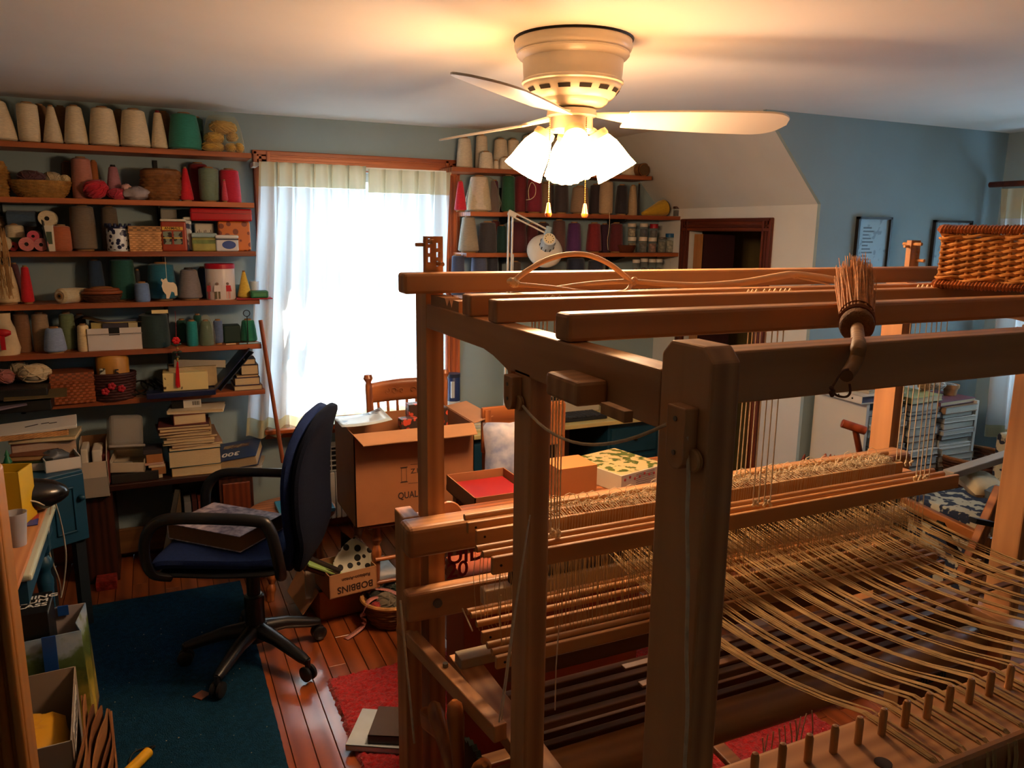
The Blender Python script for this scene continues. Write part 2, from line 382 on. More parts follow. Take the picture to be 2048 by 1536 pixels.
# ---------------------------------------------------------------- window_2 in the dormer
w2 = thing('window_2', '', ''); del w2['label']; del w2['category']; w2['kind'] = 'structure'
b = MB()
for a, c, e, f in ((VY0, VY0+.05, VZ0, VZ1), (VY1-.05, VY1, VZ0, VZ1), (VY0, VY1, VZ0, VZ0+.05), (VY0, VY1, VZ1-.05, VZ1), (VY0, VY1, 1.34, 1.39)):
    b.box(XW+.04, XW+.08, a, c, e, f)
b.build('sash', m_wp, w2)
for z0, z1 in ((VZ0+.05, 1.34), (1.39, VZ1-.05)):
    MB().box(XW+.058, XW+.062, VY0+.05, VY1-.05, z0, z1).build('pane', MATS['window_glass'], w2)
moulded('casing', (XW, VY1+.04, VZ0-.02), (XW, VY1+.04, VZ1+.08), (-1,0,0), .08, w2, m_trimz)
moulded('casing', (XW, VY0-.08, VZ1+.04), (XW, VY1+.08, VZ1+.04), (-1,0,0), .08, w2, MATS['dark_trim_wood_y'])
# ---------------------------------------------------------------- curtains
m_cur = cloth_trans('curtain_cloth', (232,230,226), .60)
m_curh = cloth_trans('curtain_header_cloth', (214,206,176), .30)
def curtain(name, label, x0, x1, x0b, x1b, zt, zh, zb, zhem, y0, npl, axis='X', seed=0, group=None):
    t = thing(name, label, 'curtain', (0,0,0), group=group)
    ph = random.Random(seed); jit = [ph.uniform(-.25,.25) for _ in range(40)]
    def pt(u, z, amp_k=1.0):
        f = (zt-z)/(zt-zb); a = x0+(x1-x0)*u; b_ = x0b+(x1b-x0b)*u; x = a+(b_-a)*max(0, f)**1.3
        # pinch pleats at the top open into soft folds below
        c = u*npl; fr = abs((c % 1)-.5)*2
        pinch = max(0, 1-abs(((c+.5) % 1)-.5)*9)
        amp = .012+.03*min(1, f*2.2)
        y = y0 + amp*math.cos(2*math.pi*c + jit[int(c) % 40]*f*4) - pinch*.035*max(0, 1-f*3.2)
        y += .010*math.sin(9*u+f*3)*f
        return Vector((x, y, z)) if axis == 'X' else Vector((y, x, z))
    nu = npl*14
    def band(za, zb_, nv, nm, m):
        MB().grid(nu, nv, lambda u, v: pt(u, za+(zb_-za)*v)).build(nm, m, t, smooth=True, fix=False)
    band(zt, zh, 6, 'header_band', m_curh)
    band(zh-.0005, zhem, 30, 'cloth', m_cur)
    band(zhem-.0005, zb, 3, 'hem_band', cloth_trans('curtain_hem_cloth', (206,198,160), .35))
    return t
YC = 4.17
cz = lambda y, x=700: at(x, y, Y=YC).z
curtain('curtain', 'long pleated sheer curtain panel on the side by the left shelves', at(517,330,Y=YC).x, at(730,340,Y=YC).x, at(492,850,Y=YC).x, at(738,850,Y=YC).x, cz(331), cz(378), cz(856), cz(822), YC, 6, seed=1, group='window curtains')
curtain('curtain', 'long pleated sheer curtain panel behind the loom post with holes', at(735,340,Y=YC).x, at(899,345,Y=YC).x, at(733,850,Y=YC).x, at(893,850,Y=YC).x, cz(336), cz(384), cz(852), cz(822), YC+.005, 5, seed=4, group='window curtains')
rd = thing('curtain_rod', 'thin white traverse rod above the sheer window curtains', 'curtain rod', at(700,328,Y=YC+.02))
MB().box(at(508,330,Y=YC).x, at(905,335,Y=YC).x, YC+.02, YC+.04, cz(331)-.020, cz(331)-.004).build('track', m_wp, rd)
for xx in (512, 728, 902): MB().box(at(xx,330,Y=YC).x-.012, at(xx,330,Y=YC).x+.012, YC+.03, YB-.001, cz(331)-.025, cz(331)-.001).build('bracket', m_wp, rd, bevel=.003)
# dormer curtain (seen at the edge of the picture)
XC = XW-.12
p1 = at(2003,390,X=XC); p2 = at(1955,865,X=XC)
curtain('curtain', 'cream curtain at the dormer window beyond the wicker basket', p1.y-.01, p1.y-.72, p2.y-.02, p2.y-.70, 1.96, 1.80, p2.z, p2.z+.07, XC, 6, axis='Y', seed=9)
MB().tube([(XC-.02, p1.y+.06, 1.985), (XC-.02, 1.7, 1.985)], .016, 10).build('curtain_rod', tw, smooth=True)
tag(bpy.data.objects['curtain_rod.001'], 'dark wooden curtain rod at the dormer window', 'curtain rod')

# ================================================================== THE FLOOR LOOM
DK, LT = (160,108,66), (212,156,104)
pX = wood('loom_pine_x', DK, LT, 'X', 0.42, contrast=.85); pY = wood('loom_pine_y', DK, LT, 'Y', 0.42, contrast=.85); pZ = wood('loom_pine_z', DK, LT, 'Z', 0.42, contrast=.7)
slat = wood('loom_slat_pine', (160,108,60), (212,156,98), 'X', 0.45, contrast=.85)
shade_slat = wood('shaded_slat_pine', (96,58,32), (140,90,52), 'X', 0.5, contrast=.85)  # same pine coloured darker, for the shade under shafts and warp
m_cord = mat('cotton_cord', (226,206,170), .85, var=.12, vscale=60)
m_warp = mat('linen_warp', (196,162,108), .8, var=.2, vscale=30)
m_hed = mat('heddle_string', (206,178,132), .85, var=.15, vscale=60)
m_steel = mat('dull_steel', (130,128,122), .35, metal=.9)
m_black = mat('black_iron', (26,26,24), .5, metal=.3)
LA, LB = .606, .651            # near-side frame thickness
RA, RB = 2.300, 2.345          # far-side frame
loom = thing('floor_loom', 'large pine countermarch floor loom with a half-tied cream warp', 'loom', (1.45, 1.3, 0))
def L_(b, name, m, **k): return b.build(name, m, loom, **k)
# posts --------------------------------------------------------------
L_(MB().prism([(.732,0),(.836,0),(.836,1.545),(.817,1.564),(.751,1.564),(.732,1.545)], LA, LB, lambda u, v, d: Vector((d, u, v))), 'corner_post', pZ, bevel=.004)
def holed(x0, x1, y0, y1, zt):
    """post head with six peg holes: plank strips around square-ish bored holes"""
    b = MB(); b.box(x0, x1, y0, y1, 0, zt-.105)
    return b
# far posts: bored with pairs of holes above the top beam
def far_post(x0, x1):
    y0, y1, zt = 1.815, 1.897, 1.685
    b = MB(); r = .0052; hs = [(.012,.012),(.012,.034),(.012,.056),(.033,.022),(.033,.044),(.033,.066)]
    w = x1-x0
    # front plate built as a grid of cells, leaving out the bored cells
    xs = sorted({0, w} | {v for hx, _ in hs for v in (hx-r, hx+r)}); zs = sorted({0, .105} | {v for _, hz in hs for v in (hz-r*1.25, hz+r*1.25)})
    for i in range(len(xs)-1):
        for j in range(len(zs)-1):
            cx, cz_ = (xs[i]+xs[i+1])/2, (zs[j]+zs[j+1])/2
            if any(abs(cx-hx) < r and abs(cz_-(hz)) < r*1.25 for hx, hz in hs): continue
            b.box(x0+xs[i], x0+xs[i+1], y0, y0+.018, zt-zs[j+1], zt-zs[j])
    b.box(x0, x1, y0, y1, 0, zt-.105)
    p = L_(b, 'corner_post', pZ)
    for hx, hz in ((.012, .012), (.033, .066)):
        MB().tube([(x0+hx, y0-.03, zt-hz), (x0+hx, y0+.04, zt-hz)], .0055, 8).build('peg', slat, p, smooth=True)
    MB().tube([(x0-.022, y0+.009, zt-.02), (x0+.004, y0+.009, zt-.02)], .0045, 8).build('peg', slat, p, smooth=True)
    return p
far_post(LA, LB); far_post(RA, RB)
L_(MB().box(LA, LB, 1.227, 1.298, 0, 1.45), 'middle_post', pZ, bevel=.005)
L_(MB().box(RA, RB, 1.335, 1.420, 0, 1.45), 'middle_post', pZ, bevel=.005)
L_(MB().box(RA, RB, .732, .836, 0, 1.564), 'corner_post', pZ, bevel=.006)
# side panels with the curved bracket ---------------------------------
def side(x0, x1, ym=1.31):
    pts = [(.836,1.5217),(1.815,1.5217),(1.815,1.462),(1.45,1.462),(1.40,1.455),(1.355,1.444),(ym+.02,1.437),(ym+.018,1.428),(ym,1.428),(ym,1.438),(.836,1.440)]
    return L_(MB().prism(pts, x0, x1, lambda u, v, d: Vector((d, u, v))), 'side_beam', pY, bevel=.003)
side(LA, LB-.002); side(RA+.002, RB, 1.43)
# zig-zag rest notch block by the far post
L_(MB().prism([(1.60,1.5217),(1.60,1.546),(1.635,1.546),(1.645,1.528),(1.66,1.546),(1.675,1.528),(1.69,1.546),(1.79,1.546),(1.79,1.5217)], LA+.004, LB-.006, lambda u, v, d: Vector((d, u, v))), 'notched_rest', pY)
# cross beams ---------------------------------------------------------
L_(MB().box(.534, 2.42, 1.758, 1.813, 1.551, 1.600), 'top_beam', pX, bevel=.007)
L_(MB().box(.600, 2.40, 1.507, 1.556, 1.522, 1.567), 'overhead_beam', pX, bevel=.004)
L_(MB().box(.603, 2.40, 1.378, 1.420, 1.522, 1.567), 'overhead_beam', pX, bevel=.004)
L_(MB().box(.606, 2.42, 1.092, 1.142, 1.522, 1.569), 'overhead_beam', pX, bevel=.007)
L_(MB().box(LB, RA, .752, .800, 1.487, 1.5553), 'top_beam', pX, bevel=.003)
for yy in (1.445, 1.462, 1.479):
    L_(MB().box(.68, 2.28, yy, yy+.009, 1.530, 1.548), 'jack_slat', slat, bevel=.001)
# tenon block and its key on the outside of the side beam
q = at(1151, 775, X=.55); L_(MB().box(.552, LA, q.y, q.y+.10, 1.446, 1.484), 'through_tenon', pX, bevel=.006)
q = at(1262, 782, X=.548); L_(MB().box(.546, .560, q.y+.01, q.y+.07, 1.455, 1.471), 'tenon_key', slat, bevel=.001)
# pulley blocks and the brake cord ------------------------------------
def block(x0, y0, y1, z0, z1):
    yc = (y0+y1)/2; n = 6
    poly = [(y0, z1), (y1, z1)] + [(yc+(y1-y0)/2*math.cos(math.pi*k/n), z0+(y1-y0)/2*(1-math.sin(math.pi*k/n))) for k in range(n+1)]
    o = L_(MB().prism(poly, x0, LA, lambda u, v, d: Vector((d, u, v))), 'pulley_block', pZ, bevel=.002)
    for zz in (z0+.022, z1-.016): MB().tube([(x0-.0015, yc, zz), (x0+.004, yc, zz)], .0035, 8).build('screw', m_steel, o, smooth=True)
    MB().lathe([(.013,-.004),(.015,-.002),(.011,0),(.015,.002),(.013,.004)], 16, Matrix.Translation((x0+.014, y0-.004, z0+.016)) @ Matrix.Rotation(R(90), 4, 'Y')).build('pulley', slat, o, smooth=True)
a = at(1324, 780, X=.585); b_ = at(1388, 905, X=.585)
block(.585, .752, .79, 1.405, 1.487)
block(.585, 1.262, 1.30, 1.372, 1.437)
c1 = at(1046, 812, X=.60); c2 = at(1335, 848, X=.596); sag = [c1.lerp(c2, t)+Vector((0,0,-.052*4*t*(1-t)*(1-.25*(t-.3)))) for t in [i/14 for i in range(15)]]
L_(MB().tube(sag, .0026, 8), 'brake_cord', m_cord, smooth=True)
dn = [at(1373, 872, X=.59)] + [at(x, y, X=.594) for x, y in ((1375,900),(1377,960),(1374,1040),(1376,1160),(1373,1300),(1375,1420),(1369,1540),(1366,1700))]
L_(MB().tube(smooth_path(dn, 4), .0026, 8), 'brake_cord', m_cord, smooth=True)
# breast beam, lower cross board, outer plank --------------------------
L_(MB().box(.522, 2.30, 1.72, 1.80, .900, .982), 'breast_beam', pX, bevel=.014, seg=3)
L_(MB().box(.528, .99, 1.752, 1.80, .712, .792), 'lower_board', pX, bevel=.010, seg=3)
tb = bpy.data.objects['lower_board']
q = at(875, 1206, Y=1.75); MB().tube([(q.x, 1.745, q.z), (q.x, 1.755, q.z)], .012, 14).build('bolt', m_steel, tb, smooth=True)
L_(MB().box(.54, .585, 1.815, 1.90, 0, .975), 'outer_plank', pZ, bevel=.004)
L_(MB().box(.656, .725, 1.20, 1.80, .535, .572), 'lower_rail', pY, bevel=.003)
L_(MB().box(2.235, 2.298, .80, 1.80, .535, .572), 'lower_rail', pY, bevel=.003)
q = at(930, 1300, X=.69); L_(MB().box(.66, .80, q.y-.05, q.y, .572, .60), 'cleat', mat('bleached_wood', (190,170,140), .6), bevel=.003)
# brake lever with a rounded grip
p1, p2 = Vector((.545, 1.86, .645)), Vector((.600, 1.33, .658))
lv = L_(MB().beam(p1.lerp(p2,.12), p2, .032, .04), 'brake_lever', pY, bevel=.003)
MB().tube([p1+(p1-p2)*.03, p1+(p1-p2)*.02, p1, p1.lerp(p2,.05), p1.lerp(p2,.12)], [.006,.014,.019,.018,.014], 12).build('grip', pY, lv, smooth=True)
q = p1.lerp(p2, .5); MB().tube([q+Vector((0,0,.018)), q+Vector((0,0,.03))], .007, 8).build('bolt', m_steel, lv, smooth=True)
# cloth-beam ratchet with its turning handles
rx, ry, rz = .58, 1.42, .44
def cog(a, i): return 1.0 if (int(a/(2*math.pi)*36*2+.001) % 2) else .93
rt = L_(MB().lathe([(.13,-.006),(.13,.006)], 72, Matrix.Translation((rx, ry, rz)) @ Matrix.Rotation(R(90), 4, 'Y'), fn=cog), 'ratchet_wheel', mat('green_iron', (30,44,38), .45, metal=.4))
MB().tube([(.56, ry, rz), (2.28, ry, rz)], .05, 16).build('cloth_beam', pX, loom, smooth=True)
for ang in (35, 80, 125, 215, 260, 305):
    d = Vector((0, math.cos(R(ang)), math.sin(R(ang)))); c = Vector((.545, ry, rz))
    MB().tube([c, c+d*.06, c+d*.15, c+d*.20, c+d*.225, c+d*.235], [.016,.013,.017,.021,.017,.006], 12).build('turning_handle', wood('handle_wood', (120,62,26), (178,108,52), 'Z', .3), rt, smooth=True)
L_(MB().lathe([(.05,-.012),(.05,.012)], 20, Matrix.Translation((.545, ry, rz)) @ Matrix.Rotation(R(90), 4, 'Y')), 'handle_hub', pZ, bevel=.003)
L_(MB().obox((.555, 1.63, .50), (.03, .16, .055), (R(-20),0,0)), 'pawl', MATS['handle_wood'], bevel=.012, seg=3)
L_(MB().tube([(.50, 1.62, .47), (.50, 1.72, .80)], .003, 6), 'pawl_cord', m_cord)
# warp beam at the near end
L_(MB().tube([(LB, .93, .42), (RA, .93, .42)], .06, 18), 'warp_beam', pX, smooth=True)
for z_, y_ in ((.12, .78), (.12, 1.86), (.30, 1.26)):
    L_(MB().box(LB, RA, y_-.025, y_+.025, z_-.05, z_+.05), 'bottom_rail', pX, bevel=.004)
# ------------------------------------------------------------------ shafts
def rod(y, z, x0, x1, r, nm='shaft_rod'): return L_(MB().tube([(x0, y, z), (x1, y, z)], r, 12), nm, slat, smooth=True)
def flat(y, z0, z1, x0, x1, th=.012, nm='shaft_bar'):
    o = L_(MB().box(x0, x1, y, y+th, z0, z1), nm, slat, bevel=.003)
    MB().tube([(x0+.02, y-.001, (z0+z1)/2), (x0+.02, y+.003, (z0+z1)/2)], .003, 8).build('screw', m_black, o)
    return o
XE = 2.03
rod(1.607, 1.038, .626, XE, .008); flat(1.58, 1.006, 1.034, .624, XE); flat(1.545, .992, 1.026, .632, XE)
rod(1.468, 1.018, .600, XE+.03, .008); rod(1.440, 1.016, .603, XE+.035, .008); flat(1.398, .984, 1.024, .608, XE+.05)
for y, z in ((1.60,.800),(1.575,.803),(1.54,.798)): rod(y, z, .630, XE, .008)
flat(1.49, .772, .802, .624, XE, nm='lower_shaft_bar'); rod(1.452, .792, .62, XE, .008); rod(1.425, .790, .62, XE, .008); flat(1.40, .760, .790, .62, XE, nm='lower_shaft_bar')
# lamms and treadles below the shafts
for y, z in ((1.58,.700),(1.55,.702),(1.52,.700)): L_(MB().tube([(.69, y, z), (2.2, y, z)], .008, 12), 'lamm_rod', shade_slat, smooth=True)
L_(MB().box(.69, 2.2, 1.49, 1.502, .660, .700), 'lamm', shade_slat, bevel=.003)
for i, (y, z) in enumerate(((1.58,.560),(1.54,.556),(1.50,.552),(1.46,.548))): L_(MB().box(.73, 2.2, y, y+.024, z-.02, z), 'lamm', shade_slat, bevel=.003)
for i, (y, z) in enumerate(((1.56,.44),(1.52,.435),(1.48,.43),(1.44,.425))): L_(MB().box(.73, 2.2, y, y+.024, z-.022, z), 'lamm', shade_slat, bevel=.003)
for i in range(6): L_(MB().beam((.98+i*.10, 1.85, .16), (.98+i*.10, .95, .10), .045, .022), 'treadle', shade_slat, bevel=.004)
# reed in the beater, behind the shafts
rz0, rz1 = .815, .915; ry_ = 1.672
bt = L_(MB().box(.70, 2.22, ry_-.018, ry_+.018, rz0-.045, rz0), 'beater_bar', mat('bleached_wood2', (214,190,158), .5), bevel=.004)
L_(MB().box(.70, 2.22, ry_-.018, ry_+.018, rz1, rz1+.03), 'beater_bar', pX, bevel=.004)
b = MB(); x = .80
while x < 2.14: b.box(x, x+.0013, ry_-.006, ry_+.006, rz0, rz1); x += .0058
L_(b, 'reed', m_steel, kind='stuff')
L_(MB().box(.775, .797, ry_-.01, ry_+.01, rz0, rz1), 'reed_end', m_black)
# ------------------------------------------------------------------ heddles, warp, cords
rnd = random.Random(11)
b = MB()
for (y0, y1) in ((1.60,1.597),(1.556,1.56),(1.462,1.452),(1.436,1.425)):
    x = .78
    while x < 1.99:
        if rnd.random() < .9:
            j = rnd.uniform(-.003,.003); e = .895+rnd.uniform(-.01,.01); ym = (y0+y1)/2+rnd.uniform(-.006,.006)
            b.tube([(x, y0, 1.022), (x+j, ym, e+.012), (x+j+.0016, ym, e), (x+j, ym, e-.012), (x+rnd.uniform(-.002,.002), y1, .80)], .00085, 4, cap=False)
        x += rnd.uniform(.008, .0125)
for x in [.64+.011*i for i in range(12)]:
    for y0 in (1.56, 1.44): b.tube([(x, y0, 1.02), (x+rnd.uniform(-.012,.012), y0, .91), (x+rnd.uniform(-.01,.01), y0-.005, .80), (x+rnd.uniform(-.01,.01), y0-.005, .77)], .0007, 4, cap=False)
L_(b, 'heddles', m_hed, kind='stuff')
# wrapped string round the far bars and the loops standing on top
b = MB(); x = .80
while x < 1.97:
    y = rnd.choice((1.55, 1.56, 1.58, 1.60)); r = rnd.uniform(.010,.020); n = 8; tw_ = rnd.uniform(-.6,.6)
    b.tube([(x+r*math.cos(t)*1.1, y+r*math.sin(t)*.45*math.cos(tw_)-.004, 1.034+r*(.75+.9*math.sin(t))) for t in [2*math.pi*k/n-.9 for k in range(n)]], .00095, 4, closed=True)
    x += rnd.uniform(.007,.016)
x = .80
while x < 1.99:
    y0, y1 = 1.541, 1.562; b.tube([(x, y0, .990), (x+.001, y0-.0005, 1.028), (x+.002, y1+.03, 1.036), (x+.002, y1+.05, 1.034)], .0009, 4, cap=False); x += rnd.uniform(.004,.010)
for k in range(520):
    x = .9+1.08*(1-rnd.random()**1.6); y = rnd.uniform(1.545,1.605); l = rnd.uniform(.01,.03); a_ = rnd.uniform(-.8,.8)
    p = Vector((x, y, 1.036+rnd.uniform(0,.007))); d = Vector((math.cos(a_)*l, math.sin(a_)*l, 0))
    b.tube([p-d*.5, p+Vector((0,0,rnd.uniform(.001,.006))), p+d*.5], .0010, 4, cap=False)
L_(b, 'heddle_loops', m_cord, kind='stuff')
# back beam used as raddle: round-shouldered board and pegs
RY, RZ = .75, .918
L_(MB().box(LB, RA, .655, .80, RZ-.075, RZ), 'raddle_beam', pX, bevel=.012, seg=3)
pegs = []
for k in range(26):
    x = .848-.0525*2+.0525*k
    o = L_(MB().tube([(x, RY, RZ-.004), (x, RY, RZ+.04), (x, RY, RZ+.0455), (x, RY, RZ+.047)], [.0062,.0062,.0045,.0015], 10), 'raddle_peg', slat, smooth=True)
    pegs.append(x)
L_(MB().lathe([(.013,-.001),(.013,.0012)], 16, Matrix.Translation((.95, .70, RZ))), 'plug', mat('dark_knot', (52,30,16), .6))
# warp: each raddle gap holds a bundle of threads
for g in range(20):
    xc = 1.005-.0525*.5+.0525*(g+1); b = MB(); nth = 12 if g < 9 else 9
    gap = rnd.uniform(.2,.8); sg = rnd.uniform(.042,.054)
    for i in range(nth):
        u = (i+.5)/nth-.5; split = .0045 if (u+.5) > gap else -.0045
        xr = xc+u*.017+split*rnd.uniform(.6,1.2); xh = xc+u*.050+rnd.uniform(-.0015,.0015); zh = .893+rnd.uniform(-.006,.004); yh = rnd.choice((1.55,1.59))
        sagk = sg+(-.003,0,.004)[int((u+.5)*3)]+rnd.uniform(-.0012,.0012)
        path = []
        for t in [k/9 for k in range(10)]:
            y = yh+(.80-yh)*t; w = t*t*(3-2*t)
            x = xh+(xr-xh)*w; z = zh+(RZ+.003-zh)*t-sagk*4*t*(1-t)*(1+.35*(t-.5))
            path.append((x, y, z))
        zt = RZ+.002+rnd.uniform(0,.002)
        path += [(xr, .77, zt), (xr, RY, zt), (xr+rnd.uniform(-.001,.001), .675, zt), (xr, .657, RZ-.006), (xr, .652, RZ-.03), (xr+.002, .652, RZ-.09), (xr+.003, .66, RZ-.3)]
        b.tube(path, .00105, 4, cap=False)
    L_(b, 'warp_bundle', m_warp, kind='stuff')
# lease sticks across the warp
for y, z in ((1.18, .845), (1.12, .842)): L_(MB().box(.80, 2.15, y-.009, y+.009, z-.003, z+.003), 'lease_stick', shade_slat, bevel=.002)
# tie-up cords hanging from the overhead levers
def cords(pxs, ytop, ybot, Y, nm='tie_cord', knot=True):
    for (xt, xb) in pxs:
        A = at(xt, ytop, Y=Y); Bp = at(xb, ybot, Y=Y); A.z = 1.535
        A.x = Bp.x+(A.x-Bp.x)*1.0
        o = L_(MB().tube([A, A.lerp(Bp, .5), Bp], .0016, 6), nm, m_cord, smooth=True)
        if knot:
            b = MB()
            for k in range(3): b.ell(Bp+Vector((rnd.uniform(-.004,.004), rnd.uniform(-.004,.004), .004-.006*k)), (.005,.004,.005), 7, 5)
            b.build('knot', m_cord, o, smooth=True)
cords([(1806,1792),(1817,1800),(1825,1812),(1838,1822)], 780, 925, 1.58)
cords([(1848,1832),(1858,1840),(1867,1848),(1879,1858)], 775, 955, 1.42)
cords([(1106,1101),(1112,1108),(1118,1113),(1126,1118)], 785, 1065, 1.44)
cords([(1488,1470),(1496,1478),(1503,1487),(1511,1497)], 800, 985, 1.58)
cords([(1522,1506),(1534,1517),(1545,1528),(1556,1540)], 798, 1005, 1.42)
cords([(1064,1064),(1070,1070),(1078,1078),(1086,1086),(1094,1094)], 652, 668, 1.47, knot=False)
for (x0, y0), (x1, y1), yy in (((1118,1250),(1110,1420),1.3),((1060,1030),(1003,1440),1.18),((1058,1040),(998,1444),1.17),((1064,1300),(1060,1420),1.4),((1002,1190),(1000,1300),1.5)):
    L_(MB().tube([at(x0,y0,Y=yy), at((x0+x1)/2-2,(y0+y1)/2,Y=yy), at(x1,y1,Y=yy)], .0014, 6), 'tie_cord', m_cord, smooth=True)
L_(MB().tube([at(925,1217,Y=1.7), at(945,1262,Y=1.6)], .002, 6), 'tie_cord', m_cord)
# loose thread ends under the near beams
for k in range(10):
    xx = 1525+k*11; p0 = at(xx, 1475-k*6, Y=1.0)
    L_(MB().tube(smooth_path([p0, p0+Vector((rnd.uniform(-.01,.01),0,-.05)), p0+Vector((rnd.uniform(-.02,.02),0.01,-.10)), p0+Vector((rnd.uniform(-.02,.02),0.01,-.16))], 4), .0012, 5), 'loose_end', m_cord)
# knotted cream ties lying on the overhead slats
tie_px = [(1092,583,1.45),(1106,582,1.45),(1120,590,1.44),(1498,578,1.45),(1506,577,1.45),(1514,578,1.45),(1530,577,1.45),(1541,577,1.45),(1551,577,1.45),(1563,575,1.45),(1572,575,1.45),(1581,574,1.45),(1838,567,1.46),(1847,567,1.46),(1856,571,1.45),(1866,568,1.45)]
for (x, y, yy) in tie_px:
    c = at(x, y, Y=yy); c.z = 1.556
    L_(MB().tube([c+Vector((-.004,0,-.010)), c+Vector((-.005,0,.004)), c+Vector((0,.001,.011)), c+Vector((.005,0,.004)), c+Vector((.004,0,-.010))], .0034, 6), 'cord_knot', m_cord, smooth=True)
# ================================================================== CEILING FAN
fc = at(1147, 80, Z=ZC); FX, FY = fc.x, fc.y
fan = thing('ceiling_fan', 'white flush-mount ceiling fan with a lit cluster of frilled glass shades', 'ceiling fan', (FX, FY, ZC))
m_fw = mat('fan_enamel', (224,214,196), .3, spec=.5)
def FM(z=0): return Matrix.Translation((FX, FY, ZC+z))
MB().lathe([(.181,-.006),(.183,0)], 40, FM()).build('gasket', m_black, fan)
MB().lathe([(.178,-.006),(.180,-.022),(.176,-.034),(.170,-.040),(.172,-.047),(.164,-.056),(.154,-.062),(.152,-.10),(.150,-.118),(.156,-.122),(.156,-.128),(.150,-.132),(.149,-.140),(.124,-.172),(.112,-.176),(.108,-.186),(.092,-.196),(.05,-.200)], 48, FM(), cap=True).build('motor_housing', m_fw, fan, smooth=True)
hs = bpy.data.objects['motor_housing']
m_vent = mat('vent_shadow', (30,24,20), .9)
for k in range(14):
    a = 2*math.pi*k/14; 
    b = MB()
    for s in (-1, 1):
        pass
    pts = []
    for (r0, z0) in ((.1435,-.148), (.1355,-.158)):
        for da in (-.13, -.05, .05, .13): pts.append((FX+(r0+.0008)*math.cos(a+da), FY+(r0+.0008)*math.sin(a+da), ZC+z0))
    b.add(pts, [(0,1,5,4),(1,2,6,5),(2,3,7,6)]); b.build('vent_slot', m_vent, hs, solid=.001)
MB().lathe([(.045,-.200),(.075,-.204),(.078,-.222),(.07,-.226),(.05,-.23)], 32, FM()).build('flywheel', m_fw, fan, smooth=True)
MB().lathe([(.05,-.222),(.066,-.226),(.067,-.262),(.060,-.268),(.03,-.272)], 32, FM()).build('switch_housing', m_fw, fan, smooth=True)
# blades at rest
for k in range(3):
    a = R(-18+120*k); ca, sa = math.cos(a), math.sin(a)
    def P(u, v, z): return Vector((FX+u*ca-v*sa, FY+u*sa+v*ca, ZC+z))
    til = -math.tan(R(13))
    br = MB(); br.add([P(.06,-.02,-.214), P(.06,.02,-.214), P(.20,.045,-.222+.045*til), P(.20,-.045,-.222-.045*til)], [(0,1,2,3)])
    bl = MB(); n = 44; top = []
    for i in range(n+1):
        u = .17+.53*i/n; t = i/n
        w = .062+.028*math.sin(min(1, t*1.25)*math.pi/2) if t < .80 else (.09)*max(0, 1-((t-.80)/.2)**2.6)**.5
        top.append((u, w))
    poly = [(u, -w) for u, w in top]+[(u, w) for u, w in reversed(top)]
    bl.prism(poly, -.003, .003, lambda u, v, d: P(u, v, -.226+v*til+d))
    o = bl.build('blade', m_fw, fan, bevel=.001, seg=1)
    br.build('blade_arm', m_fw, o, solid=.005)
# light kit: four frilled glass shades
m_shade = mat('lit_shade_glass', (255,240,215), .4, emit=(255,186,120), estr=34.0)
LAMP = []
for k in range(4):
    a = R(-114.9+90*k)+R(4); d = Vector((math.cos(a), math.sin(a), 0)); base = Vector((FX, FY, ZC-.262))
    s0 = base+d*.05+Vector((0,0,-.005)); ax = (d*.50+Vector((0,0,-.866))).normalized()
    arm = MB().tube(smooth_path([base+d*.02, s0+d*.012+Vector((0,0,.004)), s0+d*.028+ax*.012], 4), .012, 10).build('lamp_arm', m_fw, fan, smooth=True)
    s1 = s0+d*.028
    M = frame_m(s1, ax.cross(Vector((0,0,1))), ax.cross(ax.cross(Vector((0,0,1))))); M = Matrix.Translation(s1) @ ax.to_track_quat('Z','Y').to_matrix().to_4x4()
    MB().lathe([(.020,-.002),(.031,.0),(.034,.014),(.030,.026)], 24, M).build('lamp_cap', mat('cap_enamel', (214,190,150), .35), arm, smooth=True)
    prof = [(.026,.016),(.032,.026),(.044,.052),(.051,.084),(.056,.116),(.062,.143)]
    def frill(an, i): return 1+(.045*math.cos(an*14) if i == 5 else .02*math.cos(an*14) if i == 4 else 0)
    sh = MB().lathe(prof, 84, M, cap=False, fn=frill).build('lamp_shade', m_shade, fan, smooth=True, solid=.003)
    LAMP.append(s1+ax*.085)
    MB().ell(s1+ax*.065, (.022,.022,.03), 12, 8).build('bulb', mat('lit_bulb', (255,255,255), .4, emit=(255,220,170), estr=60.0), fan, smooth=True)
    ld = bpy.data.lights.new('lamp_light', 'POINT'); ld.energy = 7.5; ld.color = (1.0, .80, .57); ld.shadow_soft_size = .05
    lo = bpy.data.objects.new('lamp_light', ld); COL.objects.link(lo); lo.location = s1+ax*.155
# pull chains
m_brass = mat('chain_brass', (196,150,70), .3, metal=.9)
m_pull = mat('pull_wood', (206,104,30), .35)
for (px, yt, yb) in ((1100, 236, 405), (1173, 236, 407)):
    Y0 = FY-.068; A = at(px, yt, Y=Y0); Bp = at(px-3, yb, Y=Y0); ch = MB(); n = 46
    for i in range(n): ch.ell(A.lerp(Bp, i/(n-1)), (.0022,.0022,.0022), 6, 4)
    c = ch.build('pull_chain', m_brass, fan, smooth=True)
    MB().lathe([(.003,0),(.005,-.003),(.0095,-.030),(.0105,-.031),(.0105,-.036),(.008,-.042),(.003,-.044)], 16, Matrix.Translation(Bp)).build('pull_knob', m_pull, c, smooth=True)
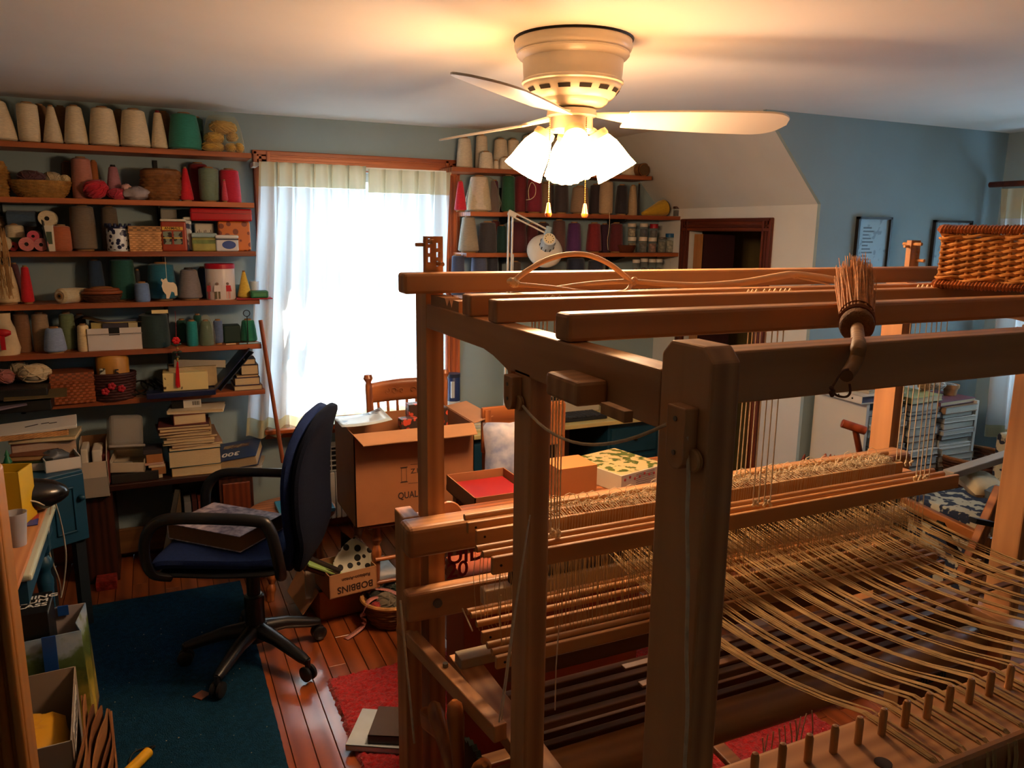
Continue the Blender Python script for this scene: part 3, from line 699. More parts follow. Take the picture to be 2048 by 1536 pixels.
# ================================================================== SHELVES ON THE BACK WALL
m_shelf = wood('shelf_pine', (120,56,24), (178,98,48), 'X', .5)
YF = 4.085
def shelf(label, px0, px1, ypx, xref, th=.024, yf=YF, x0=None):
    z = at(xref, ypx, Y=yf).z; a = at(px0, ypx, Y=yf).x if x0 is None else x0; b = at(px1, ypx, Y=yf).x
    o = MB().box(a, b, yf, YB-.012, z-th, z).build('wall_shelf', m_shelf, bevel=.002)
    tag(o, label, 'shelf', 'wall shelves'); return z
XSL = -1.25
ZS = [shelf('top board of the left wall shelving holding cream yarn cones', 0, 502, 288, 140, x0=XSL),
      shelf('second board of the left wall shelving with the lidded wicker basket', 0, 508, 396.5, 140, x0=XSL),
      shelf('third board of the left wall shelving holding the tins', 0, 512, 503, 140, x0=XSL),
      shelf('fourth board of the left wall shelving with the red-lidded tin', 0, 520, 608, 140, x0=XSL),
      shelf('fifth board of the left wall shelving holding the white open box', 0, 524, 706, 140, x0=XSL),
      shelf('lowest board of the left wall shelving under the blue binder', 0, 531, 793, 330, x0=XSL)]
RF = 4.09
def rsh(label, x0, x1, y, xr): return shelf(label, x0, x1, y, xr, yf=RF)
ZR = [rsh('top board of the right wall shelving under white yarn cones', 905, 1305, 336, 960),
      rsh('second board of the right wall shelving with the lying yellow cone', 941, 1367, 424, 980),
      rsh('third board of the right wall shelving holding jars', 933, 1362, 506, 980),
      rsh('fourth board of the right wall shelving behind the top loom beam', 933, 1358, 590, 980)]
# slotted standards and brackets
for i, (px, z0, z1) in enumerate(((322, .80, 2.02), (8, .80, 2.02), (1000, 1.45, 1.95), (1215, 1.45, 1.95))):
    X = at(px, 480, Y=YB).x
    t = thing('shelf_standard', ['black slotted wall standard behind the lidded wicker basket', 'black slotted wall standard at the edge of the left shelving', 'dark slotted wall standard beside the green cone of the right shelving', 'dark slotted wall standard near the jars of the right shelving'][i], 'bracket', (X, YB, z0), group='shelf standards')
    MB().box(X-.009, X+.009, YB-.012, YB-.001, z0, z1).build('rail', m_black, t)
    for z in (ZS if i < 2 else ZR[:3]):
        if z0 < z-.03 < z1: MB().prism([(0,-.024),(-.19,-.024),(-.19,-.032),(-.012,-.07),(0,-.07)], X-.004, X+.004, lambda u, v, d: Vector((d, YB-.012+u, z+v))).build('bracket_arm', m_black, t)
m_card = mat('cardboard_core', (150,108,62), .8, var=.15)
def base_x(px, Y, z):
    x = at(px, 400, Y=Y).x
    for _ in range(3):
        py = pr((x, Y, z))[1]; x = at(px, py, Y=Y).x
    return x
PLACED = []
def cone(z, px, wb, ytop, wt, col, label, Y=4.20, group=None, tip=None, foot=True, bulge=.03, name='yarn_cone', cat='yarn cone'):
    X = base_x(px, Y, z); s = mpp((X, Y, z)); rb = wb*s/2; rt = max(.004, wt*s/2); h = max(.02, at(px, ytop, Y=Y).z-z)
    for (x_, y_, r_, z_) in PLACED:                      # neighbours never share space
        if abs(z_-z) < .01:
            dd = math.hypot(X-x_, Y-y_)
            if dd < rb+r_+.001:
                if Y > y_+.02: Y = min(YB-.014-min(rb,.045), max(Y, y_+math.sqrt(max(0, (rb+r_)**2-(X-x_)**2)))); dd = math.hypot(X-x_, Y-y_)
                if dd < rb+r_+.001: k_ = max(.35, (dd-r_-.001)/rb); rb *= k_; rt = min(rt, rb)
    if Y+rb > YB-.012: Y = YB-.013-rb
    PLACED.append((X, Y, rb, z))
    t = thing(name, label, cat, (X, Y, z), group=group)
    f0 = .008 if foot else .0; n = 9; prof = [(rb*.90, f0)]
    for i in range(n+1):
        q = i/n; r = rb+(rt-rb)*q; r *= 1+bulge*math.sin(math.pi*q)+random.uniform(-.008,.008); prof.append((r, f0+.006+(h-f0-.012)*q))
    prof.append((rt*.8, h))
    MB().lathe(prof, 22).build('yarn', yarn(col), t, smooth=True, local=True)
    if foot: MB().lathe([(rb*.72, 0), (rb*.70, f0+.002)], 18).build('core_foot', m_card, t, smooth=True, local=True)
    core = MB(); th = .012 if tip is None else .016
    core.lathe([(rt*.55+.002, h-.004), (rt*.45+.002, h+th*.6), (rt*.2+.001, h+th*.62)], 14)
    core.build('core_tip', m_card if tip is None else mat('core_tip_%d_%d_%d' % tip, tip, .6), t, smooth=True, local=True)
    return t
def skein(c, r, col, label, rot=0, name='yarn_ball', cat='yarn ball', group=None, seed=0):
    t = thing(name, label, cat, (c[0], c[1], c[2]-r[2]), rotz=rot, group=group)
    b = MB(); b.ell((0,0,r[2]), (r[0]*.93, r[1]*.93, r[2]*.96), 18, 12, .05, seed=seed); b.build('yarn', yarn(col), t, smooth=True, local=True)
    w = MB(); rn = random.Random(seed)
    for k in range(9):
        e = Euler((rn.uniform(-1.2,1.2), rn.uniform(-1.2,1.2), rn.uniform(0,3))).to_matrix()
        w.tube([Vector((0,0,r[2]))+Vector([(e @ Vector((math.cos(t_), math.sin(t_), rn.uniform(-.1,.1))))[q]*r[q]*.97 for q in range(3)]) for t_ in [2*math.pi*i/20 for i in range(20)]], min(r)*.09, 5, closed=True)
    w.build('strand', yarn(col), t, smooth=True, local=True)
    return t
CREAM = (222,204,168); G1 = 'cream cones along the top left shelf'
z = ZS[0]
for px, wb, yt, wt, lab, tip in ((2,62,203,30,'cream yarn cone cut off by the picture edge on the top left shelf',None),
    (61,55,208,37,'broad cream yarn cone next to the one at the picture edge',None), (108,36,214,13,'slim pointed cream yarn cone between two broad ones, top shelf',None),
    (154,50,214,27,'textured cream yarn cone beside the slim pointed one, top shelf',None), (210,60,217,39,'largest smooth cream yarn cone in the middle of the top left shelf',None),
    (272,60,221,40,'broad cream yarn cone beside the slim red-tipped cone, top shelf',None), (320,34,226,14,'slim cream yarn cone with a red tip beside the teal cone',(120,20,30))):
    cone(z, px, wb, yt, wt, CREAM, lab, Y=4.165, group=G1, tip=tip)
cone(z, 372, 64, 229, 47, (42,128,108), 'big teal green yarn cone on the top left shelf', Y=4.165)
cone(z, 396, 40, 236, 26, (18,66,56), 'dark green yarn cone hidden behind the big teal cone', Y=4.25)
for px, yt, wt, lab in ((86,212,24,'brown cardboard cone behind the two broad cream cones'),(128,215,22,'brown yarn cone behind the slim pointed cream cone'),(243,222,20,'tan yarn cone behind the largest cream cones'),(332,226,22,'tan yarn cone behind the red-tipped cone')):
    cone(z, px, 40, yt, wt, (134,100,66), lab, Y=4.26)
# yellow skeins in a clear bag
YEL = (206,164,72); g = 'yellow skeins in the clear bag'
for i, (px, py, rw, rh, yy, lab) in enumerate(((426,297,23,10,4.15,'golden yarn skein at the bottom front of the clear bag'),(461,296,11,10,4.14,'small golden yarn skein end at the bottom of the clear bag'),(478,296,9,10,4.15,'thin golden yarn skein at the outer bottom corner of the clear bag'),(428,276,21,11,4.15,'golden yarn skein in the middle of the clear bag pile'),(464,274,12,10,4.17,'short golden yarn skein beside the middle one in the bag'),(446,255,27,14,4.17,'large golden yarn skein on top of the clear bag pile'))):
    c = at(px, py, Y=yy); s = mpp(c); rz_ = rh*s*.98; c.z = max(c.z, z+rz_+.001)
    skein(c, (rw*s, .05, rz_), YEL, lab, name='yarn_skein', cat='yarn skein', group=g, seed=i)
c = at(446, 275, Y=4.16); s = mpp(c)
bag = MB(); bag.lathe([(41*s,0),(40*s,.03),(36*s,.10),(30*s,.15),(24*s,.172)], 24, Matrix.Translation((c.x, 4.17, z+.001)) , cap=False, sq=.75, fn=lambda a, i: 1+.03*math.sin(a*5+i))
tag(bag.build('plastic_bag', glassy('clear_film', (250,248,235), .07, .15), smooth=True), 'clear plastic bag around the golden skeins on the top shelf', 'plastic bag')
# ---- second board
z = ZS[1]
def weave(t, prof, n_st, rows, m, sq=1.0, rw=.0035, M=None):
    """woven basket wall: rods in and out of stakes along a turned profile"""
    M = M or Matrix()
    zs = [p[1] for p in prof]
    def rad(zz):
        for (r0, z0), (r1, z1) in zip(prof, prof[1:]):
            if z0 <= zz <= z1: return r0+(r1-r0)*(zz-z0)/max(1e-6, z1-z0)
        return prof[-1][0]
    b = MB()
    for k in range(rows):
        zz = zs[0]+(zs[-1]-zs[0])*(k+.5)/rows; r = rad(zz); n = n_st*4
        b.tube([M @ Vector(((r+rw*.8*math.cos(math.pi*i*n_st/n+math.pi*k))*math.cos(2*math.pi*i/n), (r+rw*.8*math.cos(math.pi*i*n_st/n+math.pi*k))*sq*math.sin(2*math.pi*i/n), zz)) for i in range(n)], (zs[-1]-zs[0])/rows*.55, 5, closed=True)
    b.build('weave', m, t, smooth=True, local=True)
    b = MB()
    for i in range(n_st):
        a = 2*math.pi*i/n_st
        b.tube([M @ Vector((rad(zz)*math.cos(a), rad(zz)*sq*math.sin(a), zz)) for zz in [zs[0]+(zs[-1]-zs[0])*q/5 for q in range(6)]], rw*.8, 5)
    b.build('stakes', m, t, smooth=True, local=True)
    MB().lathe([(prof[0][0]*.98, zs[0]), (prof[0][0]*.98, zs[0]+.004)], 24, M, sq=sq).build('base', m, t, local=True)
def rim(t, r, zz, m, sq=1.0, th=.006, name='rim'):
    MB().tube([(r*math.cos(a), r*sq*math.sin(a), zz+.001*math.sin(a*16)) for a in [2*math.pi*i/32 for i in range(32)]], th, 7, closed=True).build(name, m, t, smooth=True, local=True)
m_wick = mat('willow_brown', (132,86,44), .65, var=.3, vscale=30, bump=.3, bscale=80)
m_wick2 = mat('willow_tan', (176,128,74), .65, var=.3, vscale=30, bump=.3, bscale=80)
m_straw = mat('straw', (162,118,56), .7, var=.3, vscale=40, bump=.4, bscale=120)
X = base_x(-2, 4.2, z); t = thing('round_basket', 'straw-coloured round basket at the edge of the second left shelf', 'basket', (X, 4.2, z)); s = mpp((X,4.2,z))
weave(t, [(14*s,0),(21*s,.05),(21*s,.10),(13*s,.15)], 12, 12, m_straw); rim(t, 13*s, .152, m_straw)
X = base_x(84, 4.19, z); t = thing('bread_basket', 'wide shallow straw bowl basket full of yarn on the second left shelf', 'basket', (X, 4.19, z)); s = mpp((X,4.19,z))
weave(t, [(36*s,0),(46*s,.025),(54*s,.07)], 26, 10, m_straw, sq=.62, rw=.0025); rim(t, 54*s, .072, m_straw, .62)
for i, (px, py, r, col, lab) in enumerate(((63,355,(27,20,14),(84,48,52),'dark plum yarn ball in the straw bowl basket'),(74,361,(18,16,8),(196,180,150),'flat white skein end below the plum yarn ball'),(104,356,(17,18,12),(180,160,124),'beige yarn ball in the middle of the straw bowl basket'),(130,359,(10,14,9),(204,180,130),'small cream yarn ball at the side of the straw bowl basket'))):
    c = at(px, py, Y=4.16+.01*i); skein(c, tuple(v*s for v in r), col, lab, seed=20+i, group='yarn in the straw bowl')
cone(z, 140, 24, 325, 20, (96,72,44), 'shaded brown yarn tube beside the tall pink one', Y=4.255, foot=False)
cone(z, 168, 38, 317, 34, (176,112,92), 'tall dusty pink yarn tube on the second left shelf', Y=4.20, foot=False)
cone(z, 193, 17, 323, 13, (160,92,40), 'narrow rust brown yarn tube behind the tall pink one', Y=4.23, foot=False)
cone(z, 231, 32, 334, 16, (168,110,116), 'pale pink yarn cone with a black tip on the second left shelf', Y=4.2, tip=(20,18,20))
s = mpp((0,4.15,z))
for i, (px, r, rz_, col, lab) in enumerate(((194,22,19,(190,22,42),'round crimson yarn ball in front of the tall pink tube'),(235,18,11,(186,46,66),'squat rose red yarn ball in front of the pale pink cone'))):
    skein((base_x(px,4.14,z), 4.14, z+rz_*s), (r*s, 20*s, rz_*s), col, lab, seed=30+i, group='red yarn balls')
c = at(270, 388, Y=4.14)
t = thing('plastic_bag', 'crumpled grey plastic bag of oddments beside the lidded wicker basket', 'plastic bag', (c.x, 4.14, z))
MB().ell((0,0,.032), (.062,.05,.032), 16, 9, .35, seed=3).build('bag', mat('film_grey', (150,138,138), .25, var=.3, vscale=20), t, local=True, smooth=True)
MB().ell((-.035,-.01,.055), (.024,.02,.018), 10, 7, .3, seed=5).build('bag_knot', mat('film_pink', (206,160,150), .35), t, local=True, smooth=True)
# lidded wicker basket
X = base_x(325, 4.185, z); t = thing('lidded_basket', 'brown round wicker basket with a flat lid and loop handle', 'basket', (X, 4.185, z)); s = mpp((X,4.185,z))
weave(t, [(26*s,0),(36*s,.03),(38*s,.07),(34*s,.115)], 26, 9, m_wick, sq=.75, rw=.003); rim(t, 36*s, .118, m_wick, .75, .007)
MB().lathe([(37*s,.124),(37*s,.14),(30*s,.15),(4*s,.153)], 28, sq=.75).build('lid', m_wick, t, local=True, smooth=True)
MB().tube([(37*s*math.cos(a), -.02, .06+.075*math.sin(a)) for a in [math.pi*(-.15+.6*i/12) for i in range(13)]], .005, 7).build('handle', m_wick2, t, local=True, smooth=True)
cone(z, 374, 27, 337, 9, (206,18,34), 'slim pointed scarlet yarn cone beside the lidded wicker basket', Y=4.17)
cone(z, 400, 40, 328, 34, (118,16,30), 'dark red yarn tube behind the sage green cone', Y=4.26, foot=False)
cone(z, 420, 60, 337, 38, (108,126,104), 'large sage green yarn cone on the second left shelf', Y=4.17)
cone(z, 461, 44, 340, 36, (186,20,48), 'upright crimson yarn tube nearest the window on the second shelf', Y=4.19, foot=False)
cone(z, 450, 13, 362, 6, (196,60,76), 'thin pink yarn cone between the sage cone and the crimson tube', Y=4.125)
# ---- third board
z = ZS[2]; s = mpp((0,4.17,z))
def roll(px, py, d, Y0, Y1, col, label, hole=.28, group='thread rolls seen end-on', endcol=None):
    A = at(px, py, Y=Y0); r = d*mpp(A)/2; A.z = max(A.z, z+r+.0005)
    t = thing('yarn_roll', label, 'yarn roll', (A.x, (Y0+Y1)/2, A.z-r), group=group)
    M = Matrix.Translation((0, Y0-(Y0+Y1)/2, r)) @ Matrix.Rotation(R(-90), 4, 'X'); l = Y1-Y0
    MB().lathe([(r*hole,.004),(r*hole,.0),(r*.96,0),(r,.004),(r,l-.004),(r*.96,l)], 24, M, cap=False).build('yarn', yarn(col), t, local=True, smooth=True)
    MB().lathe([(r*hole*.98,.003),(r*hole*.98,.012)], 14, M).build('core', m_black, t, local=True)
    return t
roll(53, 490, 28, 4.10, 4.22, (206,120,112), 'lower of the pink thread rolls, the one farther from the black strip')
roll(82, 490, 26, 4.10, 4.22, (200,118,116), 'lower pink thread roll touching the black strip')
roll(66, 472.5, 22, 4.105, 4.22, (206,84,100), 'small pink thread roll resting on the two lower rolls')
roll(6, 489, 28, 4.11, 4.22, (214,196,160), 'cream thread roll at the edge of the third left shelf')
roll(26, 493, 18, 4.13, 4.22, (150,40,44), 'dark red thread roll between the cream and pink rolls')
# cream tube with label, blue roll across, white roll on top
cone(z, 34, 36, 450, 32, (210,194,160), 'cream yarn tube with a green paper label on the third left shelf', Y=4.21, foot=False)
tt = bpy.data.objects['yarn_cone.%03d' % (len([o for o in bpy.data.objects if o.name.startswith('yarn_cone')])-1)]
X = base_x(34, 4.21, z); MB().lathe([(17.6*s,.02),(17.3*s,.06)], 22, Matrix.Translation((X,4.21,z)), cap=False).build('paper_label', mat('label_green', (70,88,66), .6), tt)
c = at(44, 437, Y=4.22); t = thing('yarn_roll', 'slate blue yarn roll lying across the tops of the tubes', 'yarn roll', (c.x, 4.22, c.z-.036))
MB().lathe([(.03,-.06),(.036,-.055),(.036,.055),(.03,.06)], 20, Matrix.Translation((0,0,.036)) @ Matrix.Rotation(R(90), 4, 'Y')).build('yarn', yarn((62,84,104)), t, local=True, smooth=True)
cone(z, 2, 30, 432, 26, (140,108,74), 'tan yarn tube at the very edge of the third left shelf', Y=4.25, foot=False)
cone(z, 70, 34, 449, 30, (74,54,36), 'dark brown yarn tube under the white roll', Y=4.25, foot=False)
roll(93.5, 437, 32, 4.17, 4.28, (214,196,158), 'white yarn roll lying on top of the others, hole facing out')
q0 = at(85, 441, Y=4.12); q1 = at(97, 500, Y=4.10); q1.z = z+.001
tag(MB().beam(q1, q0, .05, .004, up=(1,0,.2)).build('plastic_strip', m_black), 'narrow black strip leaning beside the pink thread rolls', 'strip')
o = thing('thread_box', 'slim white carton with a green label on the third left shelf', 'carton', (base_x(101,4.12,z), 4.13, z))
h = at(101, 451, Y=4.12).z-z; MB().box(-.019,.019,-.02,.02,0,h).build('carton', mat('carton_white', (214,204,180), .6), o, local=True, bevel=.001)
MB().box(-.009,.013,-.0206,-.0198,h*.28,h*.76).build('paper_label', MATS['label_green'], o, local=True)
cone(z, 125, 36, 452, 34, (166,88,48), 'rust orange yarn spool on the third left shelf', Y=4.17, foot=False)
cone(z, 170, 48, 413, 42, (112,98,80), 'tall grey brown heather yarn cone on the third left shelf', Y=4.2)
cone(z, 224, 34, 415, 28, (104,90,72), 'grey brown heather yarn cone behind the blue willow tin', Y=4.25)
def tin(px0, px1, ytop, Y, dep, m, label, name='tin', cat='tin', lid=None, lidh=.015, round_=False, rot=0.0, zz=None):
    zz = z if zz is None else zz; pc = (px0+px1)/2; X = base_x(pc, Y, zz); s_ = mpp((X,Y,zz)); w = (px1-px0)*s_; h = at(pc, ytop, Y=Y).z-zz
    t = thing(name, label, cat, (X, Y+dep/2, zz), rotz=rot)
    lh = lidh if lid else 0
    if round_:
        MB().lathe([(w/2*.98,0),(w/2,.003),(w/2,h-lh-.003),(w/2*.98,h-lh)], 32, sq=dep/w).build('body', m, t, local=True, smooth=True)
        if lid: MB().lathe([(w/2*1.03,h-lh),(w/2*1.03,h-.003),(w/2*.98,h)], 32, sq=dep/w).build('lid', lid, t, local=True, smooth=True)
    else:
        MB().box(-w/2,w/2,-dep/2,dep/2,0,h-lh).build('body', m, t, local=True, bevel=min(.008, dep*.1), seg=3)
        if lid: MB().box(-w/2-.002,w/2+.002,-dep/2-.002,dep/2+.002,h-lh,h).build('lid', lid, t, local=True, bevel=min(.008, dep*.1), seg=3)
    return t, w, h, dep
def pattern_mat(name, base, ink, scale, thr=.5, kind='VORONOI', rough=.35, stretch=(1,1,1)):
    if name in MATS: return MATS[name]
    m = bpy.data.materials.new(name); m.use_nodes = True; nt = m.node_tree; N = nt.nodes; L = nt.links; bs = N['Principled BSDF']; bs.inputs['Roughness'].default_value = rough
    tc = N.new('ShaderNodeTexCoord'); mp = N.new('ShaderNodeMapping'); mp.inputs['Scale'].default_value = stretch; L.new(tc.outputs['Object'], mp.inputs[0])
    if kind == 'VORONOI': n = N.new('ShaderNodeTexVoronoi'); n.inputs['Scale'].default_value = scale; out = n.outputs['Distance']
    elif kind == 'CHECKER': n = N.new('ShaderNodeTexChecker'); n.inputs['Scale'].default_value = scale; out = n.outputs['Fac']
    elif kind == 'WAVE': n = N.new('ShaderNodeTexWave'); n.inputs['Scale'].default_value = scale; n.inputs['Distortion'].default_value = 9; n.inputs['Detail'].default_value = 2; out = n.outputs['Fac']
    else: n = N.new('ShaderNodeTexNoise'); n.inputs['Scale'].default_value = scale; n.inputs['Detail'].default_value = 2; out = n.outputs['Fac']
    L.new(mp.outputs[0], n.inputs['Vector'])
    cr = N.new('ShaderNodeValToRGB'); cr.color_ramp.elements[0].position = thr-.02; cr.color_ramp.elements[1].position = thr+.02
    cr.color_ramp.elements[0].color = lin(ink); cr.color_ramp.elements[1].color = lin(base)
    L.new(out, cr.inputs[0]); L.new(cr.outputs[0], bs.inputs['Base Color']); MATS[name] = m; return m
t, w, h, dep = tin(217, 261, 452, 4.10, .11, pattern_mat('willow_china', (214,220,222), (22,30,66), 46, .42), 'blue and white patterned round canister with a frilled rim', round_=True, lid=mat('navy_glaze', (26,32,64), .3), lidh=.012)
for k in range(14):
    a = 2*math.pi*k/14; MB().tube([(w/2*math.cos(a), dep/2*math.sin(a), h-.004), (w/2*1.02*math.cos(a), dep/2*1.02*math.sin(a), h+.012)], [.008,.004], 6).build('rim_point', MATS['navy_glaze'], t, local=True, smooth=True)
MB().lathe([(w/2*1.01,.0),(w/2*1.01,.006)], 32, sq=dep/w).build('foot_band', mat('pale_glaze', (190,200,198), .3), t, local=True)
def woven_box(px0, px1, ytop, Y, dep, zz, label, m, lid=True, rot=0.0, name='woven_box', tcol=None, rows=9):
    pc = (px0+px1)/2; X = base_x(pc, Y, zz); s_ = mpp((X,Y,zz)); w = (px1-px0)*s_; h = at(pc, ytop, Y=Y).z-zz
    t = thing(name, label, 'basket', (X, Y+dep/2, zz), rotz=rot)
    hb = h*.74 if lid else h
    MB().box(-w/2+.003,w/2-.003,-dep/2+.003,dep/2-.003,.001,hb-.002).build('lining', mat('basket_shadow', (70,44,22), .9), t, local=True)
    n = max(6, int(w/.012)); nd = max(4, int(dep/.012))
    for k in range(rows):
        b = MB(); zc = hb*(k+.5)/rows; hh = hb/rows*.86; pts = []
        loop = [(-w/2+w*i/n, -dep/2, 0,-1) for i in range(n)]+[(w/2, -dep/2+dep*i/nd, 1,0) for i in range(nd)]+[(w/2-w*i/n, dep/2, 0,1) for i in range(n)]+[(-w/2, dep/2-dep*i/nd, -1,0) for i in range(nd)]
        for i, (x, y, nx, ny) in enumerate(loop):
            o_ = .0022*(1 if (i+k) % 2 else -.4); pts.append((x+nx*o_, y+ny*o_))
        q = len(pts); vs = [(x, y, zc-hh/2) for x, y in pts]+[(x, y, zc+hh/2) for x, y in pts]
        b.add(vs, [(i, (i+1) % q, q+(i+1) % q, q+i) for i in range(q)])
        b.build('splint', m, t, local=True, solid=.0018)
    if lid:
        MB().box(-w/2-.004,w/2+.004,-dep/2-.004,dep/2+.004,hb*.97,h).build('lid', pattern_mat('splint_weave_'+name, tcol or (176,124,66), tuple(int(v*.72) for v in (tcol or (176,124,66))), 60, .5, 'CHECKER', .6, (1,1,1.6)), t, local=True, bevel=.003)
        MB().box(-w/2-.0055,w/2+.0055,-dep/2-.0055,dep/2+.0055,hb*.97,hb*.97+.006).build('lid_band', m, t, local=True, bevel=.001)
    return t
m_spl = mat('splint_tan', (196,142,86), .6, var=.25, vscale=25)
woven_box(263, 320, 452, 4.10, .13, z, 'tan splint-woven box with a lid beside the blue willow canister', m_spl, rot=R(2))
t, w, h, dep = tin(327, 374, 438, 4.10, .135, mat('tin_brick', (150,58,34), .35, var=.15), 'tall brick red animal-picture tin with a yellow arched title', name='cracker_tin', lid=mat('tin_lid_cream', (206,200,180), .35), lidh=.012)
MB().box(-w/2+.008, w/2-.02, -dep/2-.0012, -dep/2-.0002, h*.22, h*.62).build('picture_panel', pattern_mat('tin_picture', (120,130,110), (40,32,26), 40, .46, 'NOISE'), t, local=True)
MB().box(-w/2+.006, w/2-.016, -dep/2-.0014, -dep/2-.0003, h*.66, h*.76).build('title_panel', mat('tin_title', (212,170,60), .4), t, local=True)
MB().box(-.004-.006, .004-.006, -dep/2-.002, -dep/2-.001, h*.22, h*.62).build('divider', MATS['tin_brick'], t, local=True)
MB().box(-w/2+.008, w/2-.02, -dep/2-.002, -dep/2-.001, h*.40, h*.43).build('divider', MATS['tin_title'], t, local=True)
text('title_lettering', 'ANIMALS', .017, WM(t) @ frame_m((-.006, -dep/2-.0016, h*.71), (1,0,0), (0,0,1)), mat('ink_black', (20,16,14), .6), t)
tin(372, 386, 434, 4.13, .12, pattern_mat('tin_bluegrey', (190,196,196), (54,66,92), 22, .5, 'NOISE'), 'pale blue and white tin squeezed behind the brick red tin', lid=MATS['tin_lid_cream'])
o = MB().obox(at(337, 427, Y=4.26)+Vector((0,0,-.005)), (.075,.04,.05)).build('parcel', mat('parcel_grey', (150,146,136), .8), bevel=.006)
c = at(337, 427, Y=4.26); o_z = z
MB().box(c.x-.03, c.x+.03, 4.24, 4.28, z, c.z-.028).build('grey_carton', MATS['parcel_grey'])
tag(o, 'grey wrapped parcel on top of the shelf behind the brick red tin', 'parcel'); tag(bpy.data.objects['grey_carton'], 'grey carton standing behind the brick red tin', 'carton')
t, w, h, dep = tin(441, 501, 443, 4.13, .15, pattern_mat('pretzel_print', (196,104,30), (120,48,18), 26, .36), 'large orange tin printed with cookies under the red box', name='cookie_tin')
MB().box(w/2-.001, w/2+.001, -dep/2+.006, dep/2-.006, .006, h-.006).build('side_panel', mat('tin_white', (220,224,226), .35), t, local=True)
zl = z+h
t, w2, h2, d2 = tin(386, 502, 417, 4.115, .17, mat('red_enamel', (178,12,20), .25, spec=.6), 'long glossy red metal box lying on top of the cookie tin', name='red_box', cat='box', zz=zl+.001)
MB().box(-w2/2-.002, w2/2+.002, -d2/2-.002, d2/2+.002, h2*.60, h2*.64).build('seam', mat('red_enamel_dark', (120,8,14), .3), t, local=True)
t, w, h, dep = tin(394, 430, 447, 4.19, .08, mat('card_white', (202,196,180), .6), 'small white box with dark handwriting under the red box', name='small_box', cat='box')
b = MB()
for k in range(9): b.box(-w*.38+w*.085*k, -w*.38+w*.085*k+.0025, -dep/2-.001, -dep/2-.0002, h*.45+.006*math.sin(k*2.1), h*.72+.008*math.sin(k*1.7))
b.build('handwriting', MATS['ink_black'], t, local=True)
t, w, h, dep = tin(387, 434, 466, 4.10, .10, mat('tin_meadow', (150,142,70), .4, var=.3, vscale=14), 'square tin painted with a green and yellow meadow', lid=mat('tin_sky', (146,168,168), .4), lidh=.022)
MB().box(-w/2+.002, w/2-.002, -dep/2-.001, -dep/2-.0002, h*.42, h*.62).build('meadow_band', mat('tin_hill', (96,112,56), .5, var=.4, vscale=30), t, local=True)
t, w, h, dep = tin(434, 477, 470, 4.09, .10, mat('tin_pale', (206,208,210), .35), 'white square canister with a blue oval medallion', name='canister', cat='canister', lid=mat('tin_pale2', (216,216,214), .35), lidh=.018)
MB().lathe([(.032,0),(.032,.001)], 28, Matrix.Translation((.008, -dep/2-.0002, h*.40)) @ Matrix.Rotation(R(90), 4, 'X'), sq=.62).build('medallion', mat('medallion_blue', (44,72,140), .4, var=.2), t, local=True)
MB().box(-w/2-.0005, w/2+.0005, -dep/2-.0008, -dep/2, h-.024, h-.019).build('band', MATS['navy_glaze'], t, local=True)
# ---- fourth board
z = ZS[3]
cone(z, 17, 46, 533, 26, (204,176,128), 'cream yarn cone behind the hanging raffia on the fourth left shelf', Y=4.17)
b = MB(); rn = random.Random(5); c = at(2, 470, Y=4.06)
for k in range(40):
    x = c.x+rn.uniform(-.03,.016); zt = at(2, rn.uniform(455,470), Y=4.06).z; zb = at(2, rn.uniform(560,600), Y=4.06).z
    b.tube([(x, 4.06, zt), (x+rn.uniform(-.01,.01), 4.055, (zt+zb)/2), (x+rn.uniform(-.016,.02), 4.06, zb)], .0013, 4)
tag(b.build('raffia_hank', mat('raffia', (170,128,74), .8, var=.3), smooth=True), 'hank of tan raffia hanging at the edge of the left shelving', 'raffia')
cone(z, 57, 31, 534, 13, (196,8,22), 'bright scarlet yarn cone on a tan base, fourth left shelf', Y=4.16)
cone(z, 36, 30, 528, 14, (92,50,50), 'dull plum yarn cone behind the bright scarlet cone', Y=4.26)
A, Bq = at(119, 590, Y=4.10), at(170, 573, Y=4.23); rr = 15.5*mpp(A); A.z = z+rr; Bq.z = z+rr*.9
ax = (Bq-A).normalized(); t = thing('yarn_cone', 'cream yarn cone lying on its side with its hollow end showing', 'yarn cone', (A.x, A.y, z))
M = Matrix.Translation(A) @ ax.to_track_quat('Z','Y').to_matrix().to_4x4(); l = (Bq-A).length
MB().lathe([(rr*.42,.002),(rr*.7,0),(rr,.008),(rr*.98,l*.6),(rr*.86,l)], 24, M).build('yarn', yarn((200,184,146)), t, smooth=True)
MB().lathe([(rr*.40,-.002),(rr*.40,.004)], 16, M).build('core', m_card, t); MB().lathe([(rr*.2,-.003),(rr*.2,.003)], 12, M).build('core_hole', m_black, t)
X = base_x(206, 4.16, z); s = mpp((X,4.16,z)); t = thing('woven_tray', 'stack of dark and reddish woven trays on the fourth left shelf', 'basket', (X, 4.15, z))
weave(t, [(26*s,0),(35*s,.035)], 24, 4, mat('willow_dark', (74,40,22), .6, var=.3), sq=.62, rw=.003); rim(t, 34*s, .046, mat('willow_red', (128,66,32), .5, var=.3), .62, .008, 'woven_ring'); rim(t, 29*s, .058, MATS['willow_red'], .62, .008, 'woven_ring')
MB().lathe([(20*s,.05),(23*s,.062),(18*s,.072),(2*s,.076)], 24, sq=.62).build('lid', m_wick, t, local=True, smooth=True)
cone(z, 196, 32, 521, 24, (24,48,74), 'navy blue yarn cone behind the woven trays', Y=4.24)
cone(z, 249, 46, 518, 42, (18,78,66), 'deep green yarn cone behind the woven trays', Y=4.23)
cone(z, 279, 26, 541, 20, (48,50,54), 'charcoal yarn cone behind the pale blue spool', Y=4.24)
